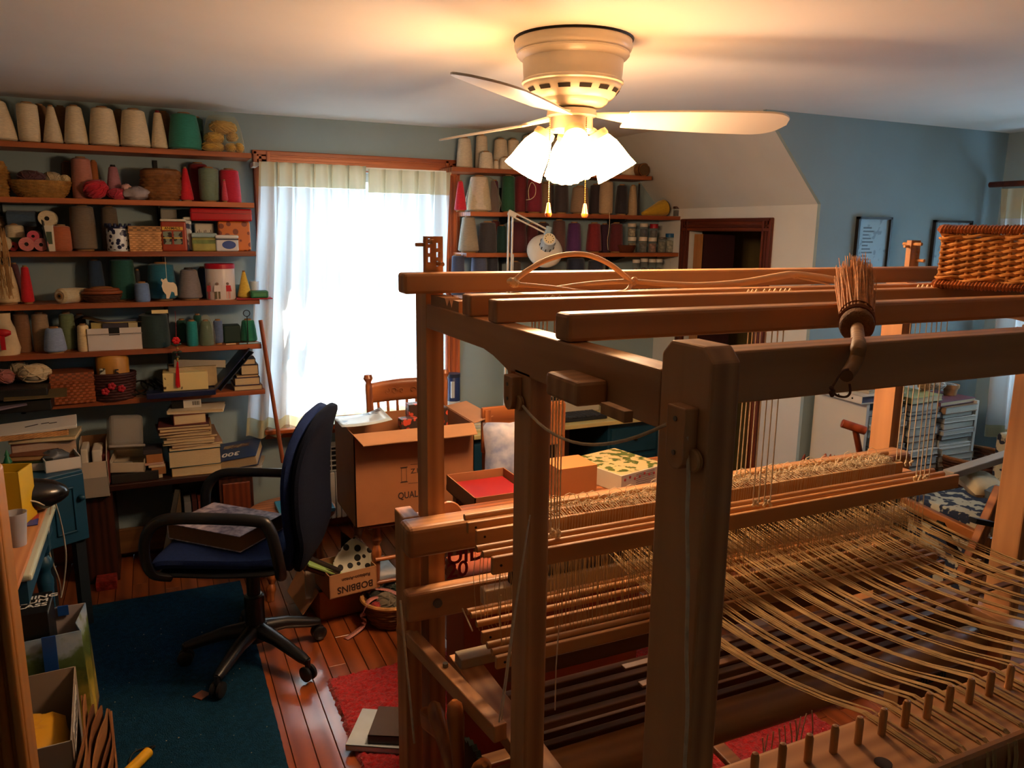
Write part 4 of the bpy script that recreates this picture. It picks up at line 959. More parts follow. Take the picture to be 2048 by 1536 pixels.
cone(z, 286, 28, 566, 26, (98,126,170), 'short pale blue yarn spool on the fourth left shelf', Y=4.12, foot=False)
cone(z, 326, 52, 527, 46, (16,92,112), 'big teal blue yarn cone behind the white sheep cut-out', Y=4.19)
cone(z, 345, 34, 540, 26, (58,92,108), 'blue grey yarn cone between the teal and grey cones', Y=4.26)
cone(z, 381, 47, 539, 31, (124,116,116), 'mid grey yarn cone beside the white tin with a red lid', Y=4.18, tip=(50,44,42))
cone(z, 408, 18, 536, 16, (20,52,92), 'dark blue yarn tube half hidden by the white tin', Y=4.24, foot=False)
# sheep cut-out hanging from the shelf above
t = thing('sheep_ornament', 'flat white sheep cut-out hanging on a string from the third left shelf', 'ornament', at(338, 560, Y=4.07))
o = at(338, 577, Y=4.068); s = mpp(o)
prof = [(-14,-17),(-12,-20),(-9,-17),(-6,-20),(-3,-20),(-1,-13),(3,-12),(9,-12),(13,-8),(15,-2),(15,14),(10,15),(9,8),(4,6),(2,12),(-1,20),(-6,20),(-6,12),(-11,5),(-13,-5),(-11,-12)]
MB().prism([(x*s, -y*s) for x, y in prof], -.003, .003, lambda u, v, d: Vector((o.x+u, o.y+d, o.z+v))).build('sheep', mat('white_wood', (226,208,176), .6), t)
MB().tube([(o.x-3*s, o.y, o.z+18*s), (o.x-3*s, o.y, at(335, 515, Y=4.07).z)], .0008, 4).build('string', m_cord, t)
t, w, h, dep = tin(417, 473, 528, 4.095, .12, mat('tin_cream', (206,196,190), .35), 'tall cream oval tin with a red lid and little costumed figures', name='figure_tin', lid=mat('lid_red', (170,16,36), .35), lidh=.024, round_=True)
for k, (fx_, top, leg) in enumerate(((-.052,(150,30,36),(120,24,30)), (-.020,(206,196,190),(92,84,58)), (.028,(190,30,40),(206,150,140)))):
    yy = -dep/2*math.sqrt(max(0, 1-(fx_/(w/2))**2))-.0012; f = thing('x', '', '') if False else None
    b = MB(); b.prism([(-.014,.06),(.014,.06),(.018,.03),(-.018,.03)], yy-.001, yy, lambda u, v, d: Vector((fx_+u, d, .012+v))); fo = b.build('figure_coat', mat('fig_coat_%d' % k, top, .5), t, local=True)
    b = MB(); b.box(fx_-.012, fx_-.003, yy-.001, yy, .006, .042); b.box(fx_+.003, fx_+.012, yy-.001, yy, .006, .042); b.build('figure_legs', mat('fig_leg_%d' % k, leg, .5), t, local=True)
    b = MB(); b.lathe([(.007,0),(.007,.001)], 12, Matrix.Translation((fx_, yy, .08)) @ Matrix.Rotation(R(90), 4, 'X')); b.build('figure_head', mat('fig_head', (120,96,88), .5), t, local=True)
cone(z, 490, 27, 544, 7, (212,178,66), 'pointed yellow yarn cone standing on the red tray', Y=4.15)
zt = z+.014
o = MB().box(at(474,612,Y=YF).x, at(545,612,Y=YF).x, YF-.02, YF+.13, z+.001, z+.007).build('red_tray', mat('tray_red', (150,20,36), .45), bevel=.002); tag(o, 'thin red tray jutting past the end of the fourth left shelf', 'tray')
o = bpy.data.objects.get('yarn_cone')
t, w, h, dep = tin(503, 537, 582, 4.07, .07, mat('box_green', (34,104,66), .4), 'small green tin box on the end of the red tray', name='green_box', cat='box', zz=z+.0075)
MB().box(-w/2+.012, w/2-.012, -dep/2-.0012, -dep/2, h*.2, h*.7).build('raised_panel', mat('box_green2', (60,130,86), .4), t, local=True, bevel=.0005)
for k, (px, yt, col, lab) in enumerate(((478,570,(120,176,196),'pale turquoise plastic cup behind the yellow cone'),(512,563,(196,208,222),'translucent pale plastic cup behind the green tin box'))):
    t, w, h, dep = tin(px-9, px+9, yt, 4.18, .05, mat('cup_%d' % k, col, .3), lab, name='plastic_cup', cat='cup', round_=True)
# ---- fifth board
z = ZS[4]
X = base_x(12, 4.13, z); t = thing('cloth_bag', 'cream cloth gift bag tied with a red bow on the fifth left shelf', 'bag', (X, 4.13, z))
s = mpp((X,4.13,z))
MB().lathe([(24*s,0),(26*s,.03),(24*s,.08),(20*s,.12),(14*s,.16),(16*s,.19)], 20, fn=lambda a, i: 1+.06*math.sin(5*a+i*2), sq=.7).build('bag', mat('cream_cloth', (200,176,136), .85, var=.2, bump=.4, bscale=20), t, local=True, smooth=True)
rb_ = MB(); rb_.ell((.004,-.052,.105), (.034,.014,.018), 12, 8, .2); rb_.box(-.006,.012,-.062,-.056,.03,.10); rb_.build('bow', mat('red_ribbon', (176,14,20), .5), t, local=True, smooth=True)
MB().tube([(.02+.022*math.cos(a), -.03, .20+.024*math.sin(a)) for a in [math.pi*i/8 for i in range(9)]], .002, 6).build('loop', m_cord, t, local=True)
cone(z, 48, 34, 627, 28, (122,84,52), 'dull brown yarn tube beside the cloth gift bag', Y=4.2, foot=False)
cone(z, 86, 32, 627, 28, (150,122,92), 'tan yarn tube behind the silvery blue cone', Y=4.2, foot=False)
cone(z, 112, 41, 656, 30, (128,144,172), 'silvery blue yarn cone at the front of the fifth left shelf', Y=4.12)
cone(z, 139, 30, 627, 26, (98,112,76), 'olive green yarn tube on the fifth left shelf', Y=4.19)
cone(z, 170, 24, 650, 20, (216,190,142), 'short cream yarn cone beside the white open box', Y=4.13, foot=False)
cone(z, 165, 26, 630, 20, (60,50,48), 'dark brown yarn tube behind the short cream cone', Y=4.25, foot=False)
# white open box with contents
pc = 232; X = base_x(pc, 4.10, z); s = mpp((X,4.10,z)); w = 97*s; h = at(pc, 656, Y=4.10).z-z
t = thing('storage_box', 'white open-topped storage box with a black label slot', 'box', (X, 4.10, z))
m_bw = mat('box_white', (206,196,186), .5)
MB().box(-w/2,w/2,0,.004,0,h).box(-w/2,w/2,.176,.18,0,h).box(-w/2,-w/2+.004,0,.18,0,h).box(w/2-.004,w/2,0,.18,0,h).box(-w/2,w/2,0,.18,0,.004).build('walls', m_bw, t, local=True, bevel=.002)
MB().box(-.024,.022,-.001,.005,h*.68,h+.002).build('label_slot', m_black, t, local=True)
MB().box(-w/2-.003,w/2+.003,-.004,.0,h*.72,h*.76).build('rim_band', mat('box_band', (150,140,132), .5), t, local=True)
for i, (x0, x1, y0, z1, col, lab) in enumerate(((-.11,.11,.03,.042,(168,150,88),'olive folded pattern card standing in the white box'),(-.055,.075,.02,.034,(60,54,60),'dark printed card in front inside the white box'),(-.12,.12,.06,.055,(64,72,96),'blue grey envelope standing in the white box'),(.07,.115,.015,.036,(176,160,120),'tan card at one end inside the white box'))):
    o = MB().box(X+x0*s/.0027, X+x1*s/.0027, 4.10+y0, 4.10+y0+.004, z+.005, z+h+z1*.6).build('card', mat('card_%d' % i, col, .7)); tag(o, lab, 'card', 'cards in the white box')
o = MB().grid(10, 3, lambda u, v: (X-.13+.27*u, 4.12+.10*v, z+h+.030+.018*math.exp(-((u-.0)*5)**2)-.010*math.sin(u*2.6)+.004*v)).build('paper_folder', mat('folder_dark', (84,66,38), .7), smooth=True, solid=.0015); tag(o, 'dark yellow-edged folder lying over the white box', 'folder')
cone(z, 311, 56, 627, 52, (20,44,40), 'very large bottle green yarn cone on the fifth left shelf', Y=4.16, foot=False, tip=(20,40,36))
o = MB().box(at(303,623,Y=4.07).x, at(336,623,Y=4.07).x, 4.066, 4.069, at(310,627,Y=4.07).z, at(310,620,Y=4.07).z).build('shelf_tag', mat('tag_cream', (216,196,140), .6)); tag(o, 'cream paper tag stuck to the edge of the fourth left shelf', 'tag')
cone(z, 366, 28, 640, 18, (18,70,56), 'dark green yarn cone behind the teal spool', Y=4.24)
cone(z, 386, 22, 642, 20, (10,124,124), 'narrow turquoise yarn spool with a bare cardboard top', Y=4.14, foot=False)
cone(z, 398, 18, 630, 15, (16,82,74), 'dark teal yarn spool behind the turquoise one', Y=4.24)
cone(z, 414, 28, 642, 18, (74,100,78), 'sage yarn cone wrapped in a clear bag on the fifth left shelf', Y=4.14, foot=False)
X = base_x(414, 4.14, z); s = mpp((X,4.14,z)); MB().lathe([(16*s,0),(17*s,.04),(14*s,.10),(8*s,.14),(3*s,.152)], 20, Matrix.Translation((X,4.14,z+.001)), fn=lambda a, i: 1+.07*math.sin(4*a+i*1.7), cap=False).build('plastic_bag', MATS['clear_film'], smooth=True)
tag([o for o in bpy.data.objects if o.name.startswith('plastic_bag')][-1], 'clear bag pulled over the sage cone on the fifth shelf', 'plastic bag')
cone(z, 438, 27, 641, 20, (80,98,132), 'denim blue yarn cone beside the bagged sage cone', Y=4.15)
t, w, h, dep = tin(449, 482, 651, 4.16, .09, mat('box_bottle', (14,44,36), .6), 'dark green square carton between the denim and green cones', name='carton', cat='carton')
cone(z, 498, 33, 640, 24, (28,122,88), 'emerald yarn cone nearest the window on the fifth left shelf', Y=4.17)
X = base_x(497, 4.1, z); t = thing('wire_stand', 'small black wire stand with a looped top in front of the emerald cone', 'wire stand', (X, 4.1, z))
MB().tube([(0,0,0),(0,0,.14)], .0025, 6).tube([(0,.02,0),(.002,.02,.14)], .0025, 6).tube([(.016*math.cos(a), .01, .156+.016*math.sin(a)) for a in [2*math.pi*i/12 for i in range(12)]], .0022, 6, closed=True).tube([(-.03,.01,.003),(.03,.01,.003)], .003, 6).build('wire', m_black, t, local=True, smooth=True)
A, Bq = at(478,687,Y=4.095), at(522,684,Y=4.095); A.z = Bq.z = z+.005
t = thing('pen', 'light blue pen lying on the edge of the fifth left shelf', 'pen', A)
MB().tube([A, A.lerp(Bq,.05), Bq], [.001,.004,.004], 8).build('barrel', mat('pen_blue', (150,190,206), .3), t, smooth=True)
MB().tube([A.lerp(Bq,.35), A.lerp(Bq,.4)], .0046, 8).build('clip_ring', m_black, t)
A, Bq = at(452,689,Y=4.10), at(472,688,Y=4.10); A.z = Bq.z = z+.0045
tag(MB().tube([A, Bq], .004, 8).build('crayon', mat('crayon_w', (206,170,130), .5)), 'short tan crayon beside the light blue pen', 'crayon')
# tassel ornament hanging in front
t = thing('tassel_ornament', 'hanging knotted charm with a red flower and a long red tassel', 'ornament', at(355, 610, Y=4.05))
P = lambda x, y: at(x, y, Y=4.03); s = mpp(P(352,690))
MB().tube([P(350,622), P(352,655), P(353,700), P(356,735)], .0012, 5).build('cord', mat('cord_red', (130,24,24), .7), t)
fl_ = MB()
for k in range(6):
    a = k*math.pi/3; fl_.ell(P(352,681)+Vector((4*s*math.cos(a), -.004, 4*s*math.sin(a))), (4*s,.006,4*s), 8, 6)
fl_.build('flower', mat('red_silk', (196,14,22), .5), t, smooth=True)
lf = MB()
for cx, cy in ((347,688),(358,688),(352,690),(350,705),(359,704),(355,714)): lf.ell(P(cx,cy), (5*s,.005,3*s), 8, 6)
lf.build('leaf_knot', mat('dark_jade', (44,52,40), .5), t, smooth=True)
bd = MB()
for cy in (697,717,720): bd.ell(P(355,cy), (2.4*s,2.4*s,2.4*s), 8, 6)
bd.build('bead', mat('gold_bead', (196,160,80), .3, metal=.6), t, smooth=True)
ts = MB(); rn = random.Random(2)
for k in range(26):
    x0 = 355+rn.uniform(-3,3); ts.tube([P(355+rn.uniform(-1,1),724), P(x0,740), P(x0+rn.uniform(-1.5,3),rn.uniform(768,776))], .0012, 4)
ts.build('tassel', MATS['red_silk'], t)
# ---- lowest board
z = ZS[5]; s = mpp((0,4.15,z))
def wbox(px0, px1, ytop, Y, dep, m, label, name, cat, rot=0, zz=None, bevel=.003):
    zz = z if zz is None else zz; pc = (px0+px1)/2; X = base_x(pc, Y, zz); w = (px1-px0)*mpp((X,Y,zz)); h = at(pc, ytop, Y=Y).z-zz
    o = MB().box(-w/2,w/2,-dep/2,dep/2,0,h).build(name, m, bevel=bevel); o.location = (X, Y+dep/2, zz); o.rotation_euler.z = rot; tag(o, label, cat); return o, h
# dark document trays at the edge
t = thing('document_tray', 'black stacked document tray with papers at the edge of the lowest left shelf', 'tray', (at(40,780,Y=4.0).x, 4.0, z))
A = at(0,770,Y=4.0).x; Bx = at(102,770,Y=4.0).x
for k, (yy, th) in enumerate(((.002,.05),(.062,.045))): MB().box(A-.2, Bx-.01*k, 4.0-.06, 4.25, z+yy, z+yy+th).build('tray', mat('tray_black', (24,22,20), .5, var=.2), t, bevel=.004)
MB().obox(((A+Bx)/2+.04, 3.965, z+.075), (.24,.10,.006), (R(10),0,R(4))).build('paper', mat('paper_olive', (88,74,42), .8), t)
for i, (px, w_, yt, col, lab) in enumerate(((10,36,738,(150,84,76),'pink skein on the black document tray'),(40,34,726,(150,136,108),'beige skein behind the cream one on the document tray'),(72,54,728,(202,180,142),'bundle of cream skeins on the black document tray'))):
    zz = z+.108; X = base_x(px, 4.1+.05*(i == 1), zz); h = max(.05, at(px, yt, Y=4.1).z-zz)
    skein((X, 4.1+.06*(i == 1), zz+h/2), (w_/2*s, .06, h/2), col, lab, name='yarn_skein', cat='yarn skein', seed=40+i, group='skeins on the document tray')
woven_box(109, 184, 746, 4.07, .15, z, 'reddish brown woven box with a lid on the lowest left shelf', mat('splint_red', (150,76,34), .5, var=.25), rot=R(4), name='woven_chest', tcol=(150,76,34), rows=8)
X = base_x(228, 4.13, z); t = thing('flower_basket', 'dark round basket with red flowers holding the number five can', 'basket', (X, 4.13, z)); s = mpp((X,4.13,z))
m_db = mat('basket_dark', (62,26,22), .6, var=.3)
weave(t, [(36*s,0),(38*s,.04),(41*s,.12)], 28, 9, m_db, sq=.72, rw=.003); rim(t, 42*s, .125, m_db, .72, .007)
for k, (dx, dz) in enumerate(((-.03,.05),(.0,.075),(.04,.06))):
    b = MB()
    for q in range(5): b.ell((dx+.010*math.cos(q*1.257), -.083+abs(dx)*.15, dz+.010*math.sin(q*1.257)), (.009,.004,.009), 8, 5)
    b.build('flower', mat('flower_red', (164,22,34), .6), t, local=True, smooth=True)
zc_ = z+.055; X2 = base_x(229, 4.13, zc_); t = thing('number_can', 'old mustard can printed with a 5 standing in the flower basket', 'can', (X2, 4.13, z+.005))
hc = at(229, 708, Y=4.13).z-(z+.005); MB().lathe([(29*s,0),(29.5*s,.004),(29.5*s,hc-.02),(27*s,hc-.008),(24*s,hc)], 30, sq=.72).build('body', mat('mustard_tin', (176,122,44), .45, var=.2, vscale=10), t, local=True, smooth=True)
text('number', '5', .05, Matrix.Translation((X2+.018, 4.13-.0605, z+.005+hc*.60)) @ Matrix.Rotation(R(90), 4, 'X'), 'ink_black', t)
MB().box(-.055,-.03,-.0565,-.05,hc*.42,hc*.72).build('printed_picture', pattern_mat('can_picture', (190,190,170), (40,40,36), 60, .5, 'NOISE'), t, local=True)
# cables
b = MB(); rn = random.Random(8); c = at(297, 760, Y=4.12)
for k in range(5):
    q0 = Vector((c.x-.05+.03*k, 4.12, z+.01)); pts = [q0+Vector((.045*math.cos(a+k), .03*math.sin(a*1.3), .035+.03*math.sin(a+k*.7)*(1 if k < 4 else 1.4))) for a in [i*.5 for i in range(14)]]
    b.tube(smooth_path(pts, 3), .004, 6)
tag(b.build('cable_tangle', m_black, smooth=True), 'tangle of black cables on the lowest left shelf', 'cable')
# binder lying open
t = thing('ring_binder', 'navy blue ring binder lying open with its cover standing up', 'binder', (at(360,780,Y=4.08).x, 4.08, z))
m_navy = mat('navy_vinyl', (20,30,66), .35, spec=.5)
A = at(292,785,Y=4.03).x; Bx = at(432,785,Y=4.03).x
MB().box(A, Bx, 4.03, 4.26, z+.001, z+.03).build('lower_cover', m_navy, t, bevel=.004)
pA, pB = at(425,782,Y=4.03), at(497,700,Y=4.06); pA.z = z+.012
d = (pB-pA); nrm = Vector((-d.z, 0, d.x)).normalized()
cv = MB().beam(pA, pB, .22, .006, up=nrm)
cv.v = [v+Vector((0,.10,0)) for v in cv.v]; cv.build('upper_cover', m_navy, t, bevel=.002)
cv = MB().beam(pA+Vector((.03,.10,0)), pA.lerp(pB,.9)+Vector((.035,.10,0)), .2, .004, up=nrm); cv.build('inner_pocket', mat('navy_vinyl2', (14,20,44), .5), t)
for k in range(2): MB().ell((pA.x+.006, 4.045+.1*k, z+.022), (.006,.006,.006), 8, 6).build('rivet', m_steel, t, smooth=True)
o, h = wbox(332, 415, 745, 4.045, .12, pattern_mat('sketch_box', (216,196,136), (70,52,30), 30, .30, 'NOISE'), 'cream cardboard box with small tool drawings on the open binder', 'printed_box', 'box', rot=R(-2), zz=z+.031)
o = MB().obox(at(400,728,Y=4.14)+Vector((0,0,.0)), (.24,.02,.038), (R(-20),R(4),0)).build('metal_comb', mat('comb_grey', (110,104,92), .4, metal=.5)); tag(o, 'grey slotted metal strip behind the printed box', 'metal strip')
o.location.z += 0
o = MB().obox((at(385,742,Y=4.17).x, 4.17, z+.031+.055), (.22,.13,.10)).build('paper_stack', mat('paper_old', (166,146,110), .8, var=.2)); tag(o, 'stack of old papers behind the printed box on the binder', 'paper stack')
# books at the end of the lowest board
def book(c, size, rotz, cov, label, pages=(214,190,148), group=None, spine=True, name='book', cat='book', tilt=0.0, open_=None):
    """c: base centre, size: (w along x, d along y, thickness)"""
    w, d, th = size; t = thing(name, label, cat, c, group=group, rot=(tilt, 0, rotz)); ct = min(.003, th*.18)
    cm = mat('cover_%d_%d_%d' % cov, cov, .45, var=.08)
    cb = MB(); cb.box(-w/2,w/2,-d/2,d/2,0,ct); cb.box(-w/2,w/2,-d/2,d/2,th-ct,th)
    cb.box(-w/2,-w/2+ct,-d/2,d/2,0,th) if spine else None
    cb.build('cover', cm, t, local=True)
    MB().box(-w/2+ct, w/2-.003, -d/2+.003, d/2-.003, ct, th-ct).build('pages', mat('pages_%d_%d_%d' % pages, pages, .8, bump=.5, bscale=60, stretch=(1,1,14)), t, local=True)
    return t
gz = z
for i, (x0, x1, y0, cov, lab, dep) in enumerate(((466,523,774,(120,84,56),'thin brown folder at the bottom of the stack on the lowest left shelf',.2),(468,519,764,(26,34,78),'thick navy book in the stack at the end of the lowest left shelf',.16),(472,516,748,(150,118,76),'thin tan book above the navy one on the lowest left shelf',.17),(482,517,744,(58,36,34),'dark brown box-like book near the top of the shelf-end stack',.14),(488,512,724,(44,46,52),'small black case on top of the shelf-end stack',.1))):
    nt_ = (774,764,748,744,724,712)[i+1]; a = at(x0,740,Y=4.09).x; bb = at(x1,740,Y=4.09).x; th = (y0-nt_)*mpp((.4,4.09,z))
    book(((a+bb)/2, 4.09+dep/2, gz+.0005), (bb-a, dep, th), R(180), cov, lab); gz += th+.001
# wooden dowel leaning at the window
A = at(566, 925, Y=4.03); Bq = at(521, 640, Y=4.07)
tag(MB().tube([A, Bq], .011, 10).build('dowel', wood('dowel_wood', (110,52,26), (150,80,42), 'Z', .4), smooth=True), 'long brown dowel leaning against the shelf ends beside the curtain', 'dowel')
# ================================================================== RIGHT WALL SHELVING
WHT = (206,192,166)
z = ZR[0]; g = 'white cones on the top right shelf'
for px, wb, yt, wt, lab in ((929,33,277,24,'white yarn cone nearest the window on the top right shelf'),(963,26,272,22,'tall white yarn tube second from the window, top right shelf'),(1001,32,279,24,'white yarn cone half hidden by the lamp glow, top right shelf'),(1026,26,280,22,'white yarn tube right behind the lit shade, top right shelf'),(1062,44,271,34,'big white yarn cone behind the lit shades, top right shelf'),(1118,40,276,30,'white yarn cone behind the middle lit shade, top right shelf'),(1170,40,282,30,'white yarn cone behind the pull chains, top right shelf'),(1220,36,300,28,'white yarn cone behind the outer lit shade, top right shelf'),(1257,30,326,24,'short white yarn cone beside the round wooden box')):
    cone(z, px, wb, yt, wt, WHT, lab, Y=4.22, group=g)
for px, w_, yt, lab in ((972,30,305,'squat white yarn ball in front of the tall white tube'),(992,12,322,'tiny white spool on the top right shelf'),(1012,30,316,'low white yarn ball under the lit shade')):
    cone(z, px, w_, yt, w_*.8, WHT, lab, Y=4.12, foot=False, name='yarn_ball', cat='yarn ball')
A = at(1283, 338, Y=4.15); r = 12.5*mpp(A); A.z = z+r+.0005; t = thing('round_box', 'round brown wooden box standing on edge at the end of the top right shelf', 'box', (A.x, 4.15, z))
M = Matrix.Translation((0,-.03,r+.0005)) @ Matrix.Rotation(R(-90), 4, 'X')
MB().lathe([(r,0),(r,.06)], 28, M).build('body', m_wick, t, local=True, smooth=True); MB().lathe([(r*.84,-.002),(r*.84,.004)], 28, M).build('face', mat('box_face', (86,64,38), .6), t, local=True); MB().lathe([(r*1.02,-.003),(r*1.02,.01),(r*.86,.01),(r*.86,-.003)], 28, M, cap=False).build('rim', mat('rim_brown', (70,38,22), .5), t, local=True)
# second board
z = ZR[1]
cone(z, 921, 25, 363, 10, (206,36,56), 'slim scarlet yarn cone nearest the window on the second right shelf', Y=4.15)
cone(z, 958, 50, 353, 34, (204,192,172), 'large off-white yarn cone wrapped in crackling clear plastic', Y=4.17)
X = base_x(962, 4.17, z); s = mpp((X,4.17,z)); MB().lathe([(36*s,0),(38*s,.05),(31*s,.12),(24*s,.18),(12*s,.2)], 26, Matrix.Translation((X+.012,4.175,z+.001)), fn=lambda a, i: 1+.08*math.sin(5*a+i*1.9), cap=False, sq=.72).build('plastic_bag', MATS['clear_film'], smooth=True)
tag([o for o in bpy.data.objects if o.name.startswith('plastic_bag')][-1], 'crackling clear plastic bag over the large off-white cone', 'plastic bag')
for px, wb, yt, wt, col, lab, yy in ((989,22,362,14,(84,38,58),'plum yarn cone behind the crackling plastic bag',4.25),(1016,28,352,24,(26,82,54),'bottle green yarn tube on the second right shelf',4.18),(1041,26,353,24,(110,30,40),'burgundy yarn tube beside the bottle green one',4.22),(1068,36,358,28,(118,22,44),'wine red yarn cone with a tied string loop',4.15),(1091,24,366,20,(136,108,80),'tan yarn cone beside the wine red one',4.24),(1103,20,370,18,(52,44,44),'charcoal yarn tube next to the pull chain',4.22),(1122,30,370,26,(50,42,44),'wide charcoal yarn cone between the pull chains',4.15),(1159,38,374,30,(140,114,88),'tan yarn cone in a plastic sleeve behind the pull chain',4.15),(1191,26,370,24,(50,40,44),'charcoal yarn cone right of the second pull chain',4.24),(1211,32,363,26,(172,146,114),'beige yarn cone at the middle of the second right shelf',4.16),(1242,27,371,20,(34,28,34),'black yarn cone leaning beside the beige one',4.15),(1264,22,372,12,(168,142,108),'slim beige yarn cone among black ones, second right shelf',4.17),(1276,12,368,10,(28,24,28),'narrow black yarn tube at the end of the row of cones',4.14)):
    cone(z, px, wb, yt, wt, col, lab, Y=yy, foot=(wb > 24))
t = thing('string_loop', 'pale string loop hanging on the wine red cone', 'string', at(1061, 380, Y=4.09))
MB().tube(smooth_path([at(1058,398,Y=4.09), at(1057,380,Y=4.085), at(1063,365,Y=4.085), at(1071,374,Y=4.085), at(1070,390,Y=4.085), at(1062,398,Y=4.09), at(1052,400,Y=4.09)], 4), .0018, 6).build('loop', m_cord, t, smooth=True)
# yellow cone lying down
A, Bq = at(1328, 412, Y=4.17), at(1285, 421, Y=4.15); rr = 16.5*mpp(A); A.z = z+rr; Bq.z = z+.012; ax = (Bq-A).normalized()
t = thing('yarn_cone', 'mustard yellow yarn cone lying on its side on the second right shelf', 'yarn cone', (A.x, A.y, z)); M = Matrix.Translation(A) @ ax.to_track_quat('Z','Y').to_matrix().to_4x4()
MB().lathe([(rr*.8,-.004),(rr,.0),(rr*.98,.02),(.010,(Bq-A).length)], 24, M).build('yarn', yarn((190,146,20)), t, smooth=True); MB().lathe([(rr*.93,-.007),(rr*.93,-.001)], 24, M).build('core_foot', m_black, t)
def jar(px, wpx, ytop, ylid, Y, zz, label, lidc=(214,208,194), fill=None, group='lidded glass jars', hz=None):
    X = base_x(px, Y, zz); s_ = mpp((X,Y,zz)); r = wpx*s_/2; h = at(px, ytop, Y=Y).z-zz; hl = at(px, ylid, Y=Y).z-zz
    t = thing('glass_jar', label, 'jar', (X, Y, zz), group=group)
    MB().lathe([(r*.9,0),(r*.95,.003),(r*.95,hl-.004),(r*.85,hl)], 20).build('glass', glassy('jar_glass', (235,240,238), .10, .05), t, local=True, smooth=True)
    MB().lathe([(r,hl-.002),(r,h-.002),(r*.95,h)], 20).build('lid', mat('jar_lid_%d_%d_%d' % lidc, lidc, .4), t, local=True, smooth=True)
    if fill: MB().lathe([(r*.84,.003),(r*.85,hl*.75),(r*.2,hl*.8)], 14).build('contents', mat('fill_%d_%d_%d' % fill, fill, .6, var=.6, vscale=60), t, local=True)
    return t, h
z = ZR[1]; jar(1353, 15, 413, 417, 4.13, z, 'tiny dark jar at the end of the second right shelf', lidc=(70,40,30), fill=(60,40,34))
# third board
z = ZR[2]
for px, wb, yt, wt, col, lab, yy, ft in ((937,42,434,25,(150,138,118),'grey beige wool cone nearest the window on the third right shelf',4.16,True),(975,38,445,32,(54,52,56),'wide charcoal wool cone beside the grey beige one',4.16,False),(990,20,442,18,(90,30,34),'dark red yarn tube behind the wide charcoal cone',4.26,False),(1003,22,452,18,(20,64,62),'dark teal yarn tube behind the lamp stem',4.19,False),(1036,36,443,30,(74,20,30),'maroon yarn cone right of the lamp stem',4.17,False),(1064,26,448,22,(92,36,44),'dusty red yarn cone behind the lamp shade',4.22,False),(1085,28,446,24,(56,34,42),'dark mauve yarn cone behind the lamp socket',4.24,False),(1117,28,441,24,(92,62,56),'brown mauve yarn tube beside the purple cone',4.2,False),(1147,32,446,24,(70,26,86),'violet purple yarn cone on the third right shelf',4.15,True),(1187,32,447,24,(116,22,26),'brick red yarn cone beside the violet one',4.15,True),(1208,22,449,18,(54,22,48),'dark plum yarn cone behind the brick red one',4.24,False),(1231,30,447,24,(88,24,30),'maroon yarn cone beside the row of jars',4.17,True)):
    cone(z, px, wb, yt, wt, col, lab, Y=yy, foot=ft)
X = base_x(1254, 4.12, z); s = mpp((X,4.12,z)); t = thing('wooden_dish', 'brown wooden dish in front of the jars on the third right shelf', 'dish', (X, 4.13, z))
MB().lathe([(13*s,0),(15*s,.004),(22*s,.045),(21*s,.046),(13*s,.008)], 24, sq=.6).build('bowl', mat('dish_wood', (84,44,26), .5), t, local=True, smooth=True)
hj = {}
for px, yt, yl, lab, lc, fl2 in ((1263,474,481,'lower white-lidded jar behind the wooden dish',(206,196,176),(140,110,70)),(1285,474,481,'lower white-lidded jar second in the row of jars',(206,196,176),(90,80,70)),(1304,475,482,'lower white-lidded jar with pinkish buttons',(206,196,176),(150,96,76)),(1323,474,477,'low jar with a steel lid in the row of jars',(90,86,80),(120,110,90)),(1338,467,474,'tall jar with a blue lid at the end of the row',(24,84,132),(150,140,120))):
    t, h = jar(px, 17, yt, yl, 4.17, z, lab, lidc=lc, fill=fl2); hj[px] = h
for px, yt, yl, lab, lc, fl2, bp_ in ((1263,447,453,'upper jar of pale buttons stacked above the wooden dish',(206,196,176),(176,156,126),1263),(1287,447,453,'upper white-lidded jar stacked second in the row',(206,196,176),(50,50,60),1285),(1307,448,456,'upper jar with a red lid in the stacked row',(150,20,34),(70,60,60),1304)):
    jar(px, 17, yt, yl, 4.17, z+hj[bp_]+.0005, lab, lidc=lc, fill=fl2)
o = MB().tube(smooth_path([at(1219,424,Y=4.08), at(1219,450,Y=4.08), at(1215,480,Y=4.08), at(1216,500,Y=4.08)], 4), .0014, 5).build('hanging_string', m_cord); tag(o, 'white string dangling from the second right shelf', 'string')
# fourth board, seen above the loom beam
z = ZR[3]
for px, wb, yt, wt, col, lab in ((916,28,511,24,(60,70,100),'slate blue yarn cone under the end of the third right shelf'),(958,34,514,30,(70,80,110),'blue grey yarn cone beside the lamp stem, fourth right shelf'),(985,24,516,20,(44,48,60),'dark slate yarn tube on the fourth right shelf'),(1030,26,524,22,(70,60,52),'brown grey yarn tube on the fourth right shelf'),(1150,40,516,34,(30,38,60),'navy yarn cone under the driftwood arch, fourth right shelf'),(1190,34,520,30,(36,44,60),'dark navy yarn cone next to the jars of the fourth right shelf')):
    cone(z, px, wb, yt, wt, col, lab, Y=4.16, foot=False)
for px, yt, yl, lab in ((1270,519,525,'white-lidded jar first in the half-hidden lowest row'),(1286,517,523,'white-lidded jar second in the half-hidden lowest row'),(1302,518,524,'white-lidded jar third in the half-hidden lowest row'),(1315,518,524,'white-lidded jar fourth in the half-hidden lowest row'),(1344,517,523,'white-lidded jar standing apart at the end of the lowest row')):
    jar(px, 15, yt, yl, 4.17, z, lab, fill=(90,70,60))
